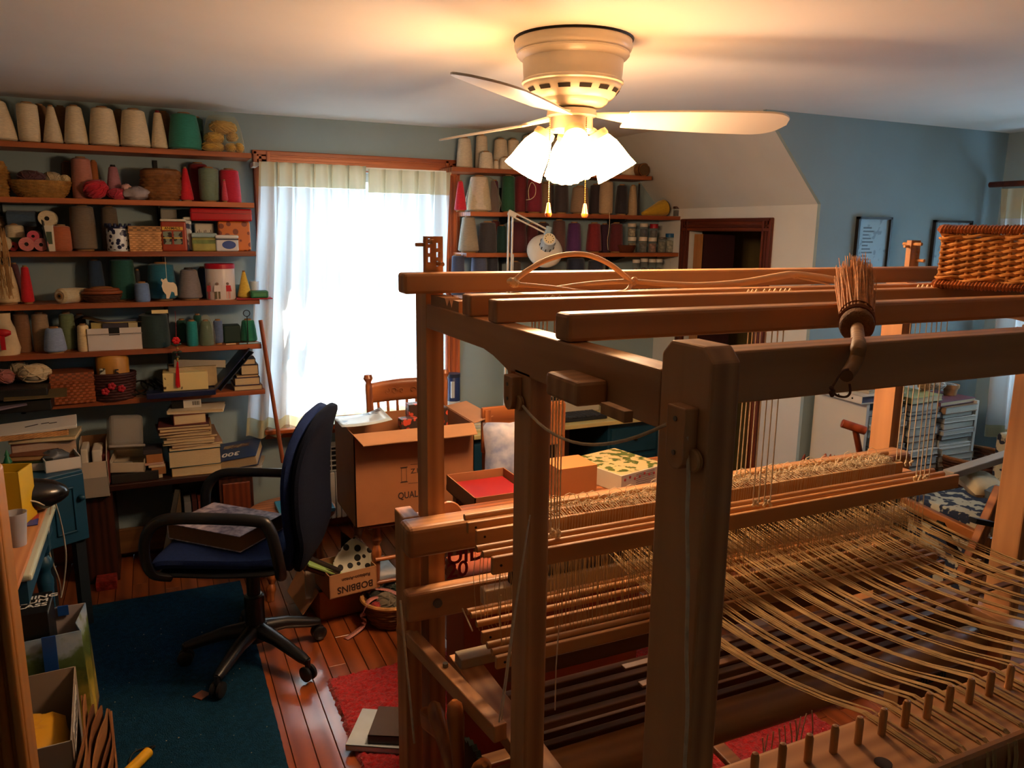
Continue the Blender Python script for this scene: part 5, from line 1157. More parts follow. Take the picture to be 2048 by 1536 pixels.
# ================================================================== DESK UNDER THE RIGHT SHELVES
dz = at(1150, 850, Y=3.72).z
DX0, DX1 = at(905, 850, Y=3.72).x, 2.75
dk = thing('painted_desk', 'dark teal painted desk with a pale yellow top under the right shelving', 'desk', ((DX0+DX1)/2, 3.98, 0))
m_teal = mat('teal_paint', (14,58,78), .45, var=.12); m_yel = mat('yellow_laminate', (196,180,120), .35)
MB().box(DX0, DX1, 3.72, 4.28, dz-.025, dz).build('desk_top', m_yel, dk, bevel=.004)
for a, b_ in ((DX0+.02, DX0+.36), (DX1-.38, DX1-.02)):
    MB().box(a, b_, 3.76, 4.26, 0, dz-.026).build('pedestal', m_teal, dk, bevel=.003)
    for k in range(3):
        z0 = .06+k*(dz-.1)/3; dd = MB().box(a+.02, b_-.02, 3.748, 3.762, z0, z0+(dz-.1)/3-.02).build('drawer', m_teal, dk, bevel=.004)
        MB().ell(((a+b_)/2, 3.738, z0+(dz-.1)/6), (.014,.014,.014), 10, 7).build('knob', m_black, dd, smooth=True)
MB().box(DX0+.36, DX1-.38, 4.22, 4.24, .25, dz-.026).build('back_panel', mat('desk_back_grey', (150,150,146), .7), dk)
def onbox(x0, x1, y0, y1, zz, h, m, name, label, cat, rot=0, bevel=.002):
    o = MB().box(-(x1-x0)/2,(x1-x0)/2,-(y1-y0)/2,(y1-y0)/2,0,h).build(name, m, bevel=bevel); o.location = ((x0+x1)/2,(y0+y1)/2,zz); o.rotation_euler.z = rot; tag(o, label, cat); return o
# keyboard, white machine, ring on the desk
X0 = at(1080, 838, Y=3.78).x; X1 = at(1215, 830, Y=3.78).x
kb = thing('keyboard', 'black computer keyboard on the pale yellow desk', 'keyboard', ((X0+X1)/2, 3.86, dz+.001))
w = X1-X0; MB().box(-w/2,w/2,-.08,.08,0,.018).build('case', mat('kb_case', (34,34,36), .5), kb, local=True, bevel=.004)
ks = MB()
for r_ in range(4):
    for c_ in range(14): ks.box(-w/2+.015+c_*(w-.03)/14, -w/2+.015+(c_+.85)*(w-.03)/14, -.066+r_*.034, -.066+r_*.034+.028, .018, .026)
ks.build('keys', mat('kb_key', (52,52,54), .6), kb, local=True, kind='stuff')
onbox(at(1085,820,Y=3.97).x, at(1200,820,Y=3.97).x, 3.97, 4.2, dz+.001, .075, mat('beige_plastic', (196,186,166), .5), 'printer', 'low beige machine behind the keyboard on the pale yellow desk', 'printer', bevel=.01)
o = MB().lathe([(.022,0),(.034,0),(.034,.012),(.022,.012)], 24, Matrix.Translation((at(1120,800,Y=4.0).x, 4.05, dz+.077)), cap=False).build('tape_ring', m_black, smooth=True); tag(o, 'black tape ring on the beige machine', 'tape')
# papers near the chair side
for k in range(4): onbox(at(935+k*3,830,Y=3.8).x, at(1010,830,Y=3.8).x+.01*k, 3.78+.02*k, 4.05, dz+.001+.013*k, .012, mat('paperpile_%d' % k, [(196,190,150),(176,180,176),(206,200,180),(120,124,128)][k], .7), 'paper_stack', ['lowest cream paper pile near the blue canister on the desk','grey paper pile resting on the lowest one on the desk','ivory paper pile second from the top on the desk','dark grey folder on top of the paper piles on the desk'][k], 'paper stack', R(3*k-4))
# blue canister tube
X = at(907, 800, Y=4.1).x; t = thing('tube_canister', 'tall blue and white cylindrical canister standing by the window', 'canister', (X, 4.1, dz+.001))
r = 13.5*mpp((X,4.1,.9)); h = at(907, 747, Y=4.1).z-dz
MB().lathe([(r,0),(r,h-.02),(r*.97,h-.018)], 28).build('body', mat('can_navy', (36,56,110), .35), t, local=True, smooth=True)
MB().lathe([(r*1.03,h-.02),(r*1.03,h),(r*.9,h)], 28).build('lid', mat('can_lid', (40,48,70), .4), t, local=True, smooth=True)
MB().lathe([(r*1.01,h*.05),(r*1.01,h*.42)], 28, cap=False).build('white_label', mat('can_label', (196,206,220), .4), t, local=True, smooth=True)
MB().box(-r*.7,-r*.2,-r*1.02,-r*.5,h*.5,h*.85).build('pale_panel', MATS['can_label'], t, local=True)
# ---- swing-arm lamp clamped to the desk
YLm = 3.80; m_lw = mat('lamp_white', (206,200,186), .35)
P = lambda x, y: at(x, y, Y=YLm)
base = P(1020, 780); base.z = dz
t = thing('swing_arm_lamp', 'white swing-arm desk lamp with a round shade, unlit', 'lamp', base)
el = P(1023, 428); ft = Vector((P(1016, 545).x, YLm, 0)); lo_ = Vector((P(1014,600).x, YLm, dz+.12))
MB().tube([Vector((lo_.x, YLm, dz)), Vector((lo_.x, YLm, dz+.12))], .014, 12).build('clamp_post', m_lw, t, smooth=True)
MB().box(lo_.x-.03, lo_.x+.03, 3.725, 3.83, dz+.0005, dz+.02).build('clamp', m_lw, t, bevel=.004)
for dx in (-.011, .011): MB().beam(Vector((lo_.x+dx, YLm, dz+.10)), Vector((el.x+dx-.004, YLm, el.z)), .008, .008, up=(0,1,0)).build('lower_arm', m_lw, t)
MB().tube([Vector((lo_.x+.02, YLm+.004, dz+.13)), Vector((el.x+.016, YLm+.004, el.z-.21))], .0035, 8).build('spring', m_steel, t, smooth=True)
MB().obox(el+Vector((.004,0,0)), (.05,.016,.03), (0,R(25),0)).build('elbow', m_lw, t, bevel=.005)
hd = P(1093, 463)
for dz_ in (-.011, .013): MB().beam(el+Vector((0,0,dz_)), hd+Vector((0,0,dz_)), .008, .008, up=(0,1,0)).build('upper_arm', m_lw, t)
MB().tube([el+Vector((.01,.004,-.02)), el.lerp(hd,.45)+Vector((0,.004,.0))], .0035, 8).build('spring', m_steel, t, smooth=True)
MB().obox(hd+Vector((.008,0,.003)), (.03,.02,.05), (0,R(20),0)).build('head_joint', mat('joint_blue', (150,176,190), .4), t, bevel=.004)
# shade opens towards the desk, its back towards the camera
sc_ = P(1091, 498); axd = Vector((-.26, -.85, .46)).normalized(); M = Matrix.Translation(sc_) @ axd.to_track_quat('Z','Y').to_matrix().to_4x4(); sR = 36*mpp(sc_)
MB().lathe([(sR,-.028),(sR*.985,-.02),(sR*.9,.0),(sR*.7,.022),(sR*.45,.036),(sR*.38,.042)], 40, M, cap=False).build('shade', m_lw, t, smooth=True, solid=.002)
MB().lathe([(sR*.40,.040),(sR*.40,.075),(sR*.37,.082),(sR*.36,.118),(sR*.30,.122)], 28, M).build('socket', mat('socket_grey', (176,186,190), .4), t, smooth=True)
so_ = bpy.data.objects['socket']
MB().lathe([(sR*.30,.1225),(sR*.30,.125)], 24, M).build('socket_cap', mat('cap_cream', (206,190,150), .4), so_)
for k in range(10):
    a = 2*math.pi*k/10; q = M @ Vector((sR*.22*math.cos(a), sR*.22*math.sin(a), .1255)); MB().ell(q, (.003,.003,.003), 6, 4).build('vent_hole', m_black, so_)
    q0 = M @ Vector((sR*.41*math.cos(a), sR*.41*math.sin(a), .046)); q1 = M @ Vector((sR*.41*math.cos(a), sR*.41*math.sin(a), .070)); MB().tube([q0, q1], .003, 5).build('vent_slot', m_black, so_)
# ================================================================== BENCH-DESK UNDER THE LEFT SHELVES
bz = at(300, 962, Y=3.99).z; BX0, BX1 = at(150, 1000, Y=3.99).x, at(505, 940, Y=3.99).x
m_walnut = wood('dark_walnut', (34,16,10), (70,34,20), 'Z', .4); m_walx = wood('dark_walnut_x', (34,16,10), (70,34,20), 'X', .4)
t = thing('kneehole_desk', 'dark brown kneehole desk below the left shelving loaded with books', 'desk', ((BX0+BX1)/2, 4.15, 0))
MB().box(BX0-.01, BX1+.01, 3.985, 4.30, bz-.03, bz).build('desk_top', m_walx, t, bevel=.004)
MB().box(BX0, at(235,1100,Y=4.0).x, 4.0, 4.29, 0, bz-.031).build('side_pedestal', m_walnut, t, bevel=.003)
a, b_ = at(440,1000,Y=4.0).x, BX1
MB().box(a, b_, 4.0, 4.29, 0, bz-.031).build('side_pedestal', m_walnut, t, bevel=.003)
MB().box(a+.015, b_-.015, 3.99, 4.002, .08, bz-.06).build('door', wood('door_red', (86,36,20), (120,56,30), 'Z', .4), t, bevel=.004)
MB().box(at(235,1100,Y=4.24).x, a, 4.235, 4.26, .04, .17).build('back_rail', wood('rail_tan', (86,56,28), (124,84,44), 'X', .5), t, bevel=.003)
tag(onbox(at(192,1165,Y=3.93).x, at(234,1165,Y=3.93).x, 3.90, 4.0-.005, .0005, .045, mat('red_shag_scrap', (130,30,22), .95, var=.4, vscale=40, bump=1, bscale=60), 'fabric_scrap', '', ''), 'small shaggy red scrap on the floor under the dark desk', 'fabric')
z = bz+.001; YQ = 4.0
def ub(px0, px1, y1, y0, Y, dep, m, label, name, cat, rot=0, tilt=0, bevel=.002):
    """box between photo rows y1 (top) and y0 (bottom) with its front face at Y"""
    pc = (px0+px1)/2; A = at(pc, y0, Y=Y); w = (px1-px0)*mpp(A); h = (at(pc, y1, Y=Y).z-A.z)
    o = MB().box(-w/2,w/2,0,dep,0,h).build(name, m, bevel=bevel); o.location = (A.x, Y, max(A.z, z)); o.rotation_euler = (0, tilt, rot); tag(o, label, cat); return o
# magazine file box full of white wads
X = base_x(193, 3.99, z-.04); s = mpp((X,3.99,z)); w = 49*s; zb = z; t = thing('file_box', 'tall white cardboard file box stuffed with white packets', 'box', (X, 3.99, zb))
m_fb = mat('file_card', (190,176,156), .6)
h = at(193, 920, Y=3.99).z-zb; hb = at(193, 868, Y=4.2).z-zb
MB().box(-w/2,w/2,-.035,-.031,-.045,h).box(-w/2,w/2,-.035,.0,-.045,-.041).build('front_panel', m_fb, t, local=True)
MB().prism([(-.035,0),(.20,0),(.20,hb),(.10,hb),(-.035,h)], -w/2, -w/2+.003, lambda u, v, d: Vector((d, u, v))).build('side_panel', m_fb, t, local=True)
MB().prism([(-.035,0),(.20,0),(.20,hb),(.10,hb),(-.035,h)], w/2-.003, w/2, lambda u, v, d: Vector((d, u, v))).build('side_panel', m_fb, t, local=True)
MB().box(-w/2,w/2,.197,.20,0,hb).build('back_panel', mat('card_brown', (120,84,48), .7), t, local=True)
MB().box(-w/2,w/2,-.033,.20,0,.003).build('base_panel', m_fb, t, local=True)
MB().box(-w/2+.001,w/2-.001,-.0358,-.0352,-.04,h*.42).build('label_panel', mat('file_label', (150,140,128), .6), t, local=True)
for k, (dx, hh, lab) in enumerate(((-.035,.055,'white folded packet nearer the corner in the file box'),(.018,.045,'wide white folded packet in the file box'),(.05,.02,'thin maroon packet in the file box'))):
    o = MB().box(X+dx-.016-.006*(k == 1), X+dx+.014+.006*(k == 1), 4.0, 4.15, zb+.005, zb+h+hh).build('packet', mat('packet_%d' % k, [(206,198,180),(210,200,182),(96,32,28)][k], .6), bevel=.006); tag(o, lab, 'packet', 'packets in the file box')
# shallow white tray box with a clear lid leaning in it
A, Bq = at(218, 935, Y=3.99), at(288, 925, Y=3.99); t = thing('shoe_box', 'shallow open white box tilted on the dark desk', 'box', ((A.x+Bq.x)/2, 4.02, z+.045), rot=(R(8), R(4), R(-6)))
w = (Bq-A).length; m_wb = mat('white_card2', (198,184,160), .6)
for (x0, x1, y0, y1, z0, z1) in ((-w/2,w/2,0,.004,0,.05),(-w/2,w/2,.186,.19,0,.05),(-w/2,-w/2+.004,0,.19,0,.06),(w/2-.004,w/2,0,.19,0,.06),(-w/2,w/2,0,.19,0,.003)):
    MB().box(x0,x1,y0,y1,z0,z1).build('wall', m_wb, t, local=True)
MB().box(-w/2+.006, w/2-.06, .01, .05, .004, .035).build('grey_insert', mat('insert_grey', (128,124,110), .6), t, local=True)
onbox(A.x+.005, Bq.x+.06, 4.0, 4.28, z, .042, mat('dark_carton', (26,22,20), .7), 'dark_carton', 'flat dark carton under the tilted white box', 'carton')
c = at(250, 862, Y=4.12); t = thing('plastic_tub', 'clear plastic tub standing tilted in the shallow white box', 'plastic tub', c, rot=(R(-20), R(6), R(10))); s = mpp(c)
MB().box(-31*s,31*s,-.05,.05,-.08,.075).build('tub', glassy('tub_plastic', (206,200,190), .30, .12), t, local=True, bevel=.02, seg=3)
MB().box(-33*s,33*s,-.055,.055,-.086,-.072).build('tub_lip', glassy('tub_plastic2', (190,180,168), .5, .2), t, local=True, bevel=.005)
# little stack of small boxes
zz = z
for i, (x0, x1, h, col, lab, dep) in enumerate(((290,322,.018,(206,186,150),'lowest cream slip in the little stack of small boxes',.1),(302,331,.036,(160,106,60),'tan box low in the little stack of small boxes',.1),(295,329,.012,(206,180,150),'cream card in the little stack of small boxes',.11),(290,328,.012,(190,150,132),'pinkish card in the little stack of small boxes',.1),(292,325,.042,(164,104,54),'orange brown box near the top of the little stack',.1),(288,326,.022,(52,44,46),'dark printed box on top of the little stack',.12))):
    a, b_ = at(x0,920,Y=4.02).x, at(x1,920,Y=4.02).x; onbox(a, b_, 4.02, 4.02+dep, zz, h, mat('smallbox_%d' % i, col, .6), 'small_box', lab, 'box', R((-1)**i*2)); zz += h+.0005
# big stack of books and magazines
zz = z; sx = at(390, 920, Y=4.0).x
stack = [(-.115,.115,.20,.045,(196,166,116),'thick pale paperback at the bottom of the big book stack','b'),(-.13,.11,.18,.085,(18,58,66),'thick teal-spined book in the big book stack','b')]
for i, (a, b_, dp, th, cov, lab, k) in enumerate(stack): book((sx+(a+b_)/2+.012, 4.005+dp/2, zz), (b_-a, dp, th), R(-3+3*i), cov, lab); zz += th+.0005
gm = 'magazines in the big stack'
mags = [((206,186,150),'ivory'),((150,112,84),'tan'),((178,160,128),'straw'),((196,170,130),'buff'),((120,92,70),'brown'),((186,160,120),'wheat'),((96,60,52),'russet'),((170,140,96),'ochre'),((84,40,42),'wine-coloured')]
ords = ['lowest','second','third','fourth','fifth','sixth','seventh','eighth','topmost']
for i, (cv, cn) in enumerate(mags):
    th = .0135; w = .235; d = .21
    book((sx-.005+.014*math.sin(i*1.9)-.006*i+.01, 4.01+d/2, zz), (w, d, th), R(4*math.sin(i*2.3)), cv, '%s of the magazines in the big stack, %s cover' % (ords[i], cn), group=gm, name='magazine', cat='magazine'); zz += th+.0004
book((sx-.015, 4.12, zz), (.15, .19, .05), R(4), (110,48,34), 'reddish hardback lying on the magazines in the big stack'); zz += .0505
book((sx+.03, 4.12, zz), (.26, .17, .018), R(-8), (206,190,160), 'loose pale booklet on the reddish hardback', name='booklet', cat='booklet'); zz += .0185
X = sx-.01
t = thing('printed_carton', 'small black and white carton with a barcode on the book stack', 'carton', (X, 4.09, zz), rotz=R(-3))
MB().box(-.075,.06,0,.08,0,.062).build('carton', mat('carton_w', (206,200,186), .5), t, local=True, bevel=.001); MB().box(-.0755,-.022,-.0008,.0795,.0002,.06).build('black_panel', m_black, t, local=True)
bc = MB()
for k in range(9): bc.box(.02+k*.0038, .0215+k*.0038+(.001 if k % 3 == 0 else 0), -.0008, 0, .012, .032)
bc.build('barcode', MATS['ink_black'], t, local=True, kind='stuff')
onbox(X-.05, X+.045, 4.095, 4.165, zz+.063, .036, mat('brown_carton', (150,98,54), .7), 'brown_carton', 'small open brown carton on the black and white one', 'carton', R(3))
onbox(X-.048, X+.04, 4.11, 4.16, zz+.0995, .02, mat('dark_lid', (52,38,38), .6), 'small_dark_box', 'small dark box on the open brown carton', 'box', R(3))
# 300 binder, tilted, on a folder
A = at(478, 945, Y=4.0); t0 = onbox(A.x-.12, A.x+.13, 3.99, 4.2, z, .016, mat('folder_grey', (150,136,116), .7), 'folder', 'grey tan folder under the blue 300 binder', 'folder', R(-12))
t = thing('ring_binder', 'blue binder printed 300 lying on a slant beside the book stack', 'binder', (A.x+.0, 4.10, z+.024), rot=(R(10), R(-9), R(-16)))
m_bb = mat('blue_binder', (36,52,88), .3, spec=.5)
MB().box(-.125,.125,-.10,.12,0,.004).box(-.125,.125,-.10,.12,.052,.056).box(-.125,-.121,-.10,.12,0,.056).build('cover', m_bb, t, local=True, bevel=.002)
MB().box(-.118,.118,-.094,.11,.004,.05).build('pages', mat('binder_pages', (186,160,120), .8, bump=.5, bscale=60, stretch=(1,1,14)), t, local=True)
text('number', '300', .06, WM(t) @ Matrix.Translation((-.01,-.035,.0565)) @ Matrix.Rotation(R(180), 4, 'Z'), mat('ink_white', (216,206,190), .6), t)
MB().box(-.06,.07,.035,.075,.056,.0566).build('picture_panel', pattern_mat('binder_pic', (150,120,80), (90,60,50), 40, .5, 'NOISE'), t, local=True)
# leaning things in the kneehole
for i, (x0, x1, yt, col, lab) in enumerate(((352,366,985,(84,66,44),'tan portfolio leaning in the kneehole'),(372,386,1005,(96,96,98),'grey file leaning in the kneehole'),(388,398,1000,(60,22,18),'dark red file in the kneehole'),(400,420,1003,(104,40,22),'brick red file in the kneehole'),(422,436,1012,(120,78,44),'brown file in the kneehole'))):
    a, b_ = at(x0,1060,Y=4.03).x, at(x1,1060,Y=4.03).x; h = at(x0, yt, Y=4.03).z
    o = MB().box(a, b_, 4.03, 4.2, .0005, h).build('file', mat('file_%d' % i, col, .7), bevel=.002); tag(o, lab, 'file', 'files in the kneehole')
A = at(345, 985, Y=4.05); Bq = at(313, 1105, Y=3.95); Bq.z = .002
tag(MB().beam(Bq+Vector((.02,.05,0)), A+Vector((.03,.05,0)), .20, .022, up=(1,0,.3)).build('portfolio', mat('portfolio_dark', (48,42,34), .7)), 'large dark portfolio leaning behind the chair armrest', 'portfolio')
# ================================================================== RADIATOR UNDER THE WINDOW
X0, X1 = at(630,1000,Y=4.20).x, DX0-.02; t = thing('radiator', 'white slatted metal radiator under the window', 'radiator', ((X0+X1)/2, 4.25, .07))
m_rad = mat('radiator_white', (206,206,200), .45)
for k in range(2): MB().box(X0 if k == 0 else X1-.02, X0+.02 if k == 0 else X1, 4.215, 4.28, .0005, .08).build('foot', m_rad, t)
zt = at(690, 893, Y=4.20).z; zg = at(690, 943, Y=4.2).z
MB().box(X0, X1, 4.24, 4.30, .08, zt).build('case', mat('radiator_dark', (40,40,40), .7), t)
x = X0
while x < X1: MB().box(x, x+.026, 4.205, 4.24, .08, zg).build('fin', m_rad, t, bevel=.003, seg=1); x += .030
for k in range(5): MB().box(X0, X1, 4.205, 4.212, zg+.008+k*(zt-zg)/5, zg+.014+k*(zt-zg)/5).build('grille_bar', m_rad, t)
for k in range(8): MB().box(X0+.02+k*(X1-X0)/8, X0+.026+k*(X1-X0)/8, 4.212, 4.218, zg, zt).build('grille_upright', m_rad, t)
MB().box(X0-.005, X1+.005, 4.20, 4.30, zt, zt+.008).build('top_plate', m_rad, t, bevel=.002)
# ================================================================== RUGS
m_blue = mat('blue_rug_pile', (14,50,72), .98, var=.25, vscale=60, bump=.8, bscale=220, spec=.1)
def rug(name, label, x0, x1, y0, y1, th, m, nx, ny, wob, seed, amp):
    rn = random.Random(seed); cell = {}
    def f(u, v):
        x = x0+(x1-x0)*u; y = y0+(y1-y0)*v; e = min(u, 1-u, v, 1-v)
        if u in (0, 1): x += rn.uniform(-wob, wob)
        if v in (0, 1): y += rn.uniform(-wob, wob)
        return (x, y, (th+rn.uniform(-amp, amp)) if e > 0 else .001)
    return tag(MB().grid(nx, ny, f).build(name, m, smooth=True, fix=False), label, 'rug')
rug('blue_rug', 'flat dark blue rug under the office chair', -.72, .285, 1.25, 3.76, .008, m_blue, 60, 120, .001, 1, .0006)
o = rug('red_rug', 'shaggy bright red rug under the loom', .495, 2.05, 1.15, 2.72, .016, mat('red_shag', (176,18,26), .95, col2=(128,8,16), vscale=70, bump=.8, bscale=140, sheen=.2), 170, 170, .006, 2, .005)
# little card and crumbs on the blue rug
c = at(403, 1391, Z=.0095); o = MB().obox((c.x, c.y, .0112), (.045,.045,.003), (0,0,R(40))).build('wood_chip', mat('chip_brown', (130,70,40), .6)); tag(o, 'small square brown wood chip on the blue rug', 'wood chip')
b = MB(); rn = random.Random(4)
for k in range(46): b.ell((rn.uniform(-.3,.25), rn.uniform(2.3,3.4), .0105), (rn.uniform(.001,.003),)*2+(.0012,), 6, 4)
o = b.build('crumbs', mat('lint', (150,140,120), .9)); o['kind'] = 'stuff'; tag(o, 'pale lint and crumbs scattered on the blue rug', 'lint')
# ================================================================== OFFICE CHAIR
hub = at(515, 1318, Z=0); HX, HY = hub.x, hub.y
ch = thing('office_chair', 'dark blue swivel office chair with black looped armrests and castors', 'office chair', (HX, HY, 0))
m_plas = mat('black_plastic', (22,22,24), .38, spec=.5); m_fab = mat('navy_fabric', (22,40,86), .9, var=.12, vscale=90, bump=.25, bscale=300, spec=.2)
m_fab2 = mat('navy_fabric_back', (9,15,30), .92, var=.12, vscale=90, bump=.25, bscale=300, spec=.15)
for i, (px, py) in enumerate(((437,1398),(373,1332),(617,1364),(638,1280),(492,1262))):
    q = at(px, py, Z=0); d = Vector((q.x-HX, q.y-HY, 0)); l = max(.24, min(.31, d.length)); d.normalize(); e = Vector((HX, HY, 0))+d*l
    lg = MB().tube([Vector((HX,HY,.135))+d*.02, Vector((HX,HY,.125))+d*.12, e+Vector((0,0,.092))-d*.03, e+Vector((0,0,.085))], [.034,.026,.021,.016], 10).build('star_leg', m_plas, ch, smooth=True)
    sd = d.cross(Vector((0,0,1)))
    MB().tube([e+Vector((0,0,.095)), e+Vector((0,0,.06))], .011, 8).build('castor_stem', m_plas, lg, smooth=True)
    cs = MB()
    for s_ in (-1, 1): cs.lathe([(.020,-.009),(.029,-.006),(.030,.004),(.022,.009)], 18, Matrix.Translation(e+sd*.0135*s_+Vector((0,0,.030+.0085))) @ sd.to_track_quat('Z','Y').to_matrix().to_4x4())
    cs.build('castor', m_plas, lg, smooth=True, kind='stuff')
MB().lathe([(.045,.09),(.045,.16),(.038,.165),(.038,.275),(.031,.28),(.026,.28),(.026,.45)], 24, Matrix.Translation((HX,HY,0))).build('gas_column', m_plas, ch, smooth=True)
MB().lathe([(.034,.276),(.036,.278),(.030,.284)], 24, Matrix.Translation((HX,HY,0))).build('column_collar', m_steel, ch, smooth=True)
# the seat faces away to the left: local frame f (forward), s (to the camera side)
fw = Vector((-.90, .435, 0)).normalized(); sdv = Vector((fw.y, -fw.x, 0)); sdv = -sdv if sdv.y > 0 else sdv
SO = Vector((HX-.02, HY, 0))
def CP(f_, s_, z_): return SO+fw*f_+sdv*s_+Vector((0,0,z_))
def cushion(name, prof, hw, th, m, n=14, parent=ch, edge=.03, wfn=None):
    """swept slab: prof = list of (f, z) centre-line points with normal thickness"""
    b = MB(); ns = 14; pts = smooth_path([Vector((f_, 0, z_)) for f_, z_ in prof], 5); m_ = len(pts); k0 = len(b.v)
    rows = []
    for i, p in enumerate(pts):
        a = pts[max(0, i-1)]; c = pts[min(m_-1, i+1)]; tg = (c-a).normalized(); nr = Vector((-tg.z, 0, tg.x)); v = i/(m_-1)
        ww = wfn(v) if wfn else 1.0; ring = []
        for j in range(20):
            an = 2*math.pi*j/20; cx, cy = math.cos(an), math.sin(an); q = 4.0
            rx_ = (abs(cx)**(2/q))*(1 if cx >= 0 else -1); ry_2 = (abs(cy)**(2/q))*(1 if cy >= 0 else -1)
            endk = math.sqrt(max(0.05, 1-(abs(v-.5)*2)**14)); o_ = p+nr*(ry_2*th/2*endk); ring.append(CP(o_.x, rx_*hw*ww*endk, o_.z))
        rows.append(ring)
    for ring in rows: b.v += ring
    for i in range(m_-1):
        for j in range(20): b.f.append((i*20+j, i*20+(j+1) % 20, (i+1)*20+(j+1) % 20, (i+1)*20+j))
    b.f.append(tuple(reversed(range(20)))); b.f.append(tuple((m_-1)*20+j for j in range(20)))
    return b.build(name, m, parent, smooth=True)
cushion('seat_cushion', [(-.22,.52),(-.10,.505),(.10,.505),(.22,.505),(.265,.485)], .235, .055, m_fab, wfn=lambda v: 1-.10*(1-v))
cushion('seat_pan', [(-.22,.475),(0,.462),(.20,.462),(.25,.455)], .225, .03, m_plas)
MB().box(-.09,.09,-.06,.06,.40,.455).build('tilt_box', m_plas, ch, bevel=.01) if False else MB().obox((HX, HY, .43), (.2,.13,.05)).build('tilt_box', m_plas, ch, bevel=.012)
# back: tall rounded shell, cushion on its front
bp = [(-.225,.44),(-.262,.56),(-.258,.68),(-.262,.82),(-.285,.94),(-.33,1.045)]
wf = lambda v: .80+.25*math.sin(min(1, v*1.6)*math.pi/2)*(1 if v < .6 else 1)-(.42*max(0, (v-.55)/.45)**2)
cushion('backrest_cushion', [(a+.028, b_) for a, b_ in bp], .215, .05, m_fab, wfn=wf)
cushion('backrest_shell', [(a-.012, b_) for a, b_ in bp], .222, .045, m_fab2, wfn=wf)
# looped armrests
for s_ in (-1, 1):
    ss = s_*.265
    pts = [CP(-.20, s_*.20, .455), CP(-.215, s_*.25, .50), CP(-.205, ss, .60), CP(-.185, ss, .67), CP(-.14, ss, .695), CP(.10, ss, .70), CP(.20, ss, .685), CP(.25, ss, .63), CP(.26, ss, .55), CP(.245, s_*.25, .48), CP(.20, s_*.21, .45)]
    MB().tube(smooth_path(pts, 5), .021, 10, flat=.75).build('armrest', m_plas, ch, smooth=True)
# marbled book on the seat
bc_ = CP(.07, .0, .536); book((bc_.x, bc_.y, .5365), (.34, .25, .062), math.atan2(fw.y, fw.x)+R(160), (150,140,150), 'thick marbled hardback lying on the office chair seat', pages=(120,84,52))
bpy.data.objects[[o.name for o in bpy.data.objects if o.name.startswith('cover')][-1]].data.materials[0] = mat('marbled_paper', (196,180,186), .5, col2=(92,84,104), vscale=38)
# ================================================================== MIDDLE OF THE ROOM: CHAIRS, BOXES
oakZ = wood('oak_z', (112,58,26), (170,100,52), 'Z', .35); oakX = wood('oak_x', (112,58,26), (170,100,52), 'X', .35)
m_kraft = mat('kraft_card', (150,96,58), .8, var=.08, vscale=6); m_kraft2 = mat('kraft_card_in', (172,124,84), .8, var=.08, vscale=6)
# pressed-back chair carrying the big carton
CYs = 3.33; seat_z = .45; cxm = at(825, 1040, Y=3.2).x
pc = thing('pressed_back_chair', 'oak pressed-back chair with spindles standing before the window', 'chair', (cxm, CYs, 0))
MB().box(cxm-.22, cxm+.22, CYs-.20, CYs+.20, seat_z-.03, seat_z).build('seat', oakX, pc, bevel=.012, seg=3)
def turned(p1, p2, r, rings, n=12):
    p1 = Vector(p1); p2 = Vector(p2); pts = []; rs = []
    for i in range(33):
        q = i/32; k = 1.0
        for c, a, w in rings: k += a*math.exp(-((q-c)/w)**2)
        pts.append(p1.lerp(p2, q)); rs.append(r*k)
    return MB().tube(pts, rs, n)
RG = [(.15,.5,.03),(.22,-.3,.03),(.30,.35,.05),(.7,.4,.04),(.78,-.3,.03),(.85,.3,.04)]
for sx_ in (-1, 1):
    turned((cxm+sx_*.17, CYs-.15, seat_z-.03), (cxm+sx_*.20, CYs-.19, 0), .019, RG).build('leg', oakZ, pc, smooth=True)
    turned((cxm+sx_*.17, CYs+.15, seat_z-.03), (cxm+sx_*.20, CYs+.20, 0), .019, RG).build('leg', oakZ, pc, smooth=True)
    for zz in (.14, .25): turned((cxm+sx_*.19, CYs-.18, zz), (cxm+sx_*.19, CYs+.18, zz), .010, [(.5,.4,.15)]).build('stretcher', oakX, pc, smooth=True)
for zz in (.16, .27): turned((cxm-.19, CYs-.185, zz), (cxm+.19, CYs-.185, zz), .010, [(.5,.4,.15)]).build('stretcher', oakX, pc, smooth=True)
YBk = CYs+.22; zt = at(810, 763, Y=YBk).z; xl, xr = at(737, 800, Y=YBk).x, at(890, 800, Y=YBk).x
for x in (xl, xr):
    turned((x+(cxm-x)*.12, CYs+.17, seat_z), (x, YBk, zt+.045), .017, [(.93,-.35,.015),(.97,.35,.02),(.6,.1,.1)]).build('back_post', oakZ, pc, smooth=True)
zb = at(810, 800, Y=YBk).z
cr_ = MB().grid(16, 4, lambda u, v: (xl+(xr-xl)*u, YBk+.02*math.sin(math.pi*u), zb+(zt-zb)*v+.012*math.sin(math.pi*u)*v)).build('crest_rail', oakX, pc, smooth=True, solid=.018)
cv = MB()
for s_ in (-1, 1):
    for k in range(3):
        c0 = Vector(((xl+xr)/2+s_*(.03+.035*k), YBk+.004, (zb+zt)/2+.003)); cv.tube([c0+Vector((s_*(.016-.0011*i)*math.cos(i*.55+k), 0, (.016-.0011*i)*math.sin(i*.55+k))) for i in range(13)], .0022, 5)
cv.build('pressed_scroll', oakX, cr_, smooth=True, kind='stuff')
for k in range(7):
    x = xl+(xr-xl)*(k+1)/8; turned((x+(cxm-x)*.15, CYs+.175, seat_z), (x, YBk+.012*math.sin(math.pi*(k+1)/8), zb), .007, [(.5,.5,.2)], 8).build('spindle', oakZ, pc, smooth=True)
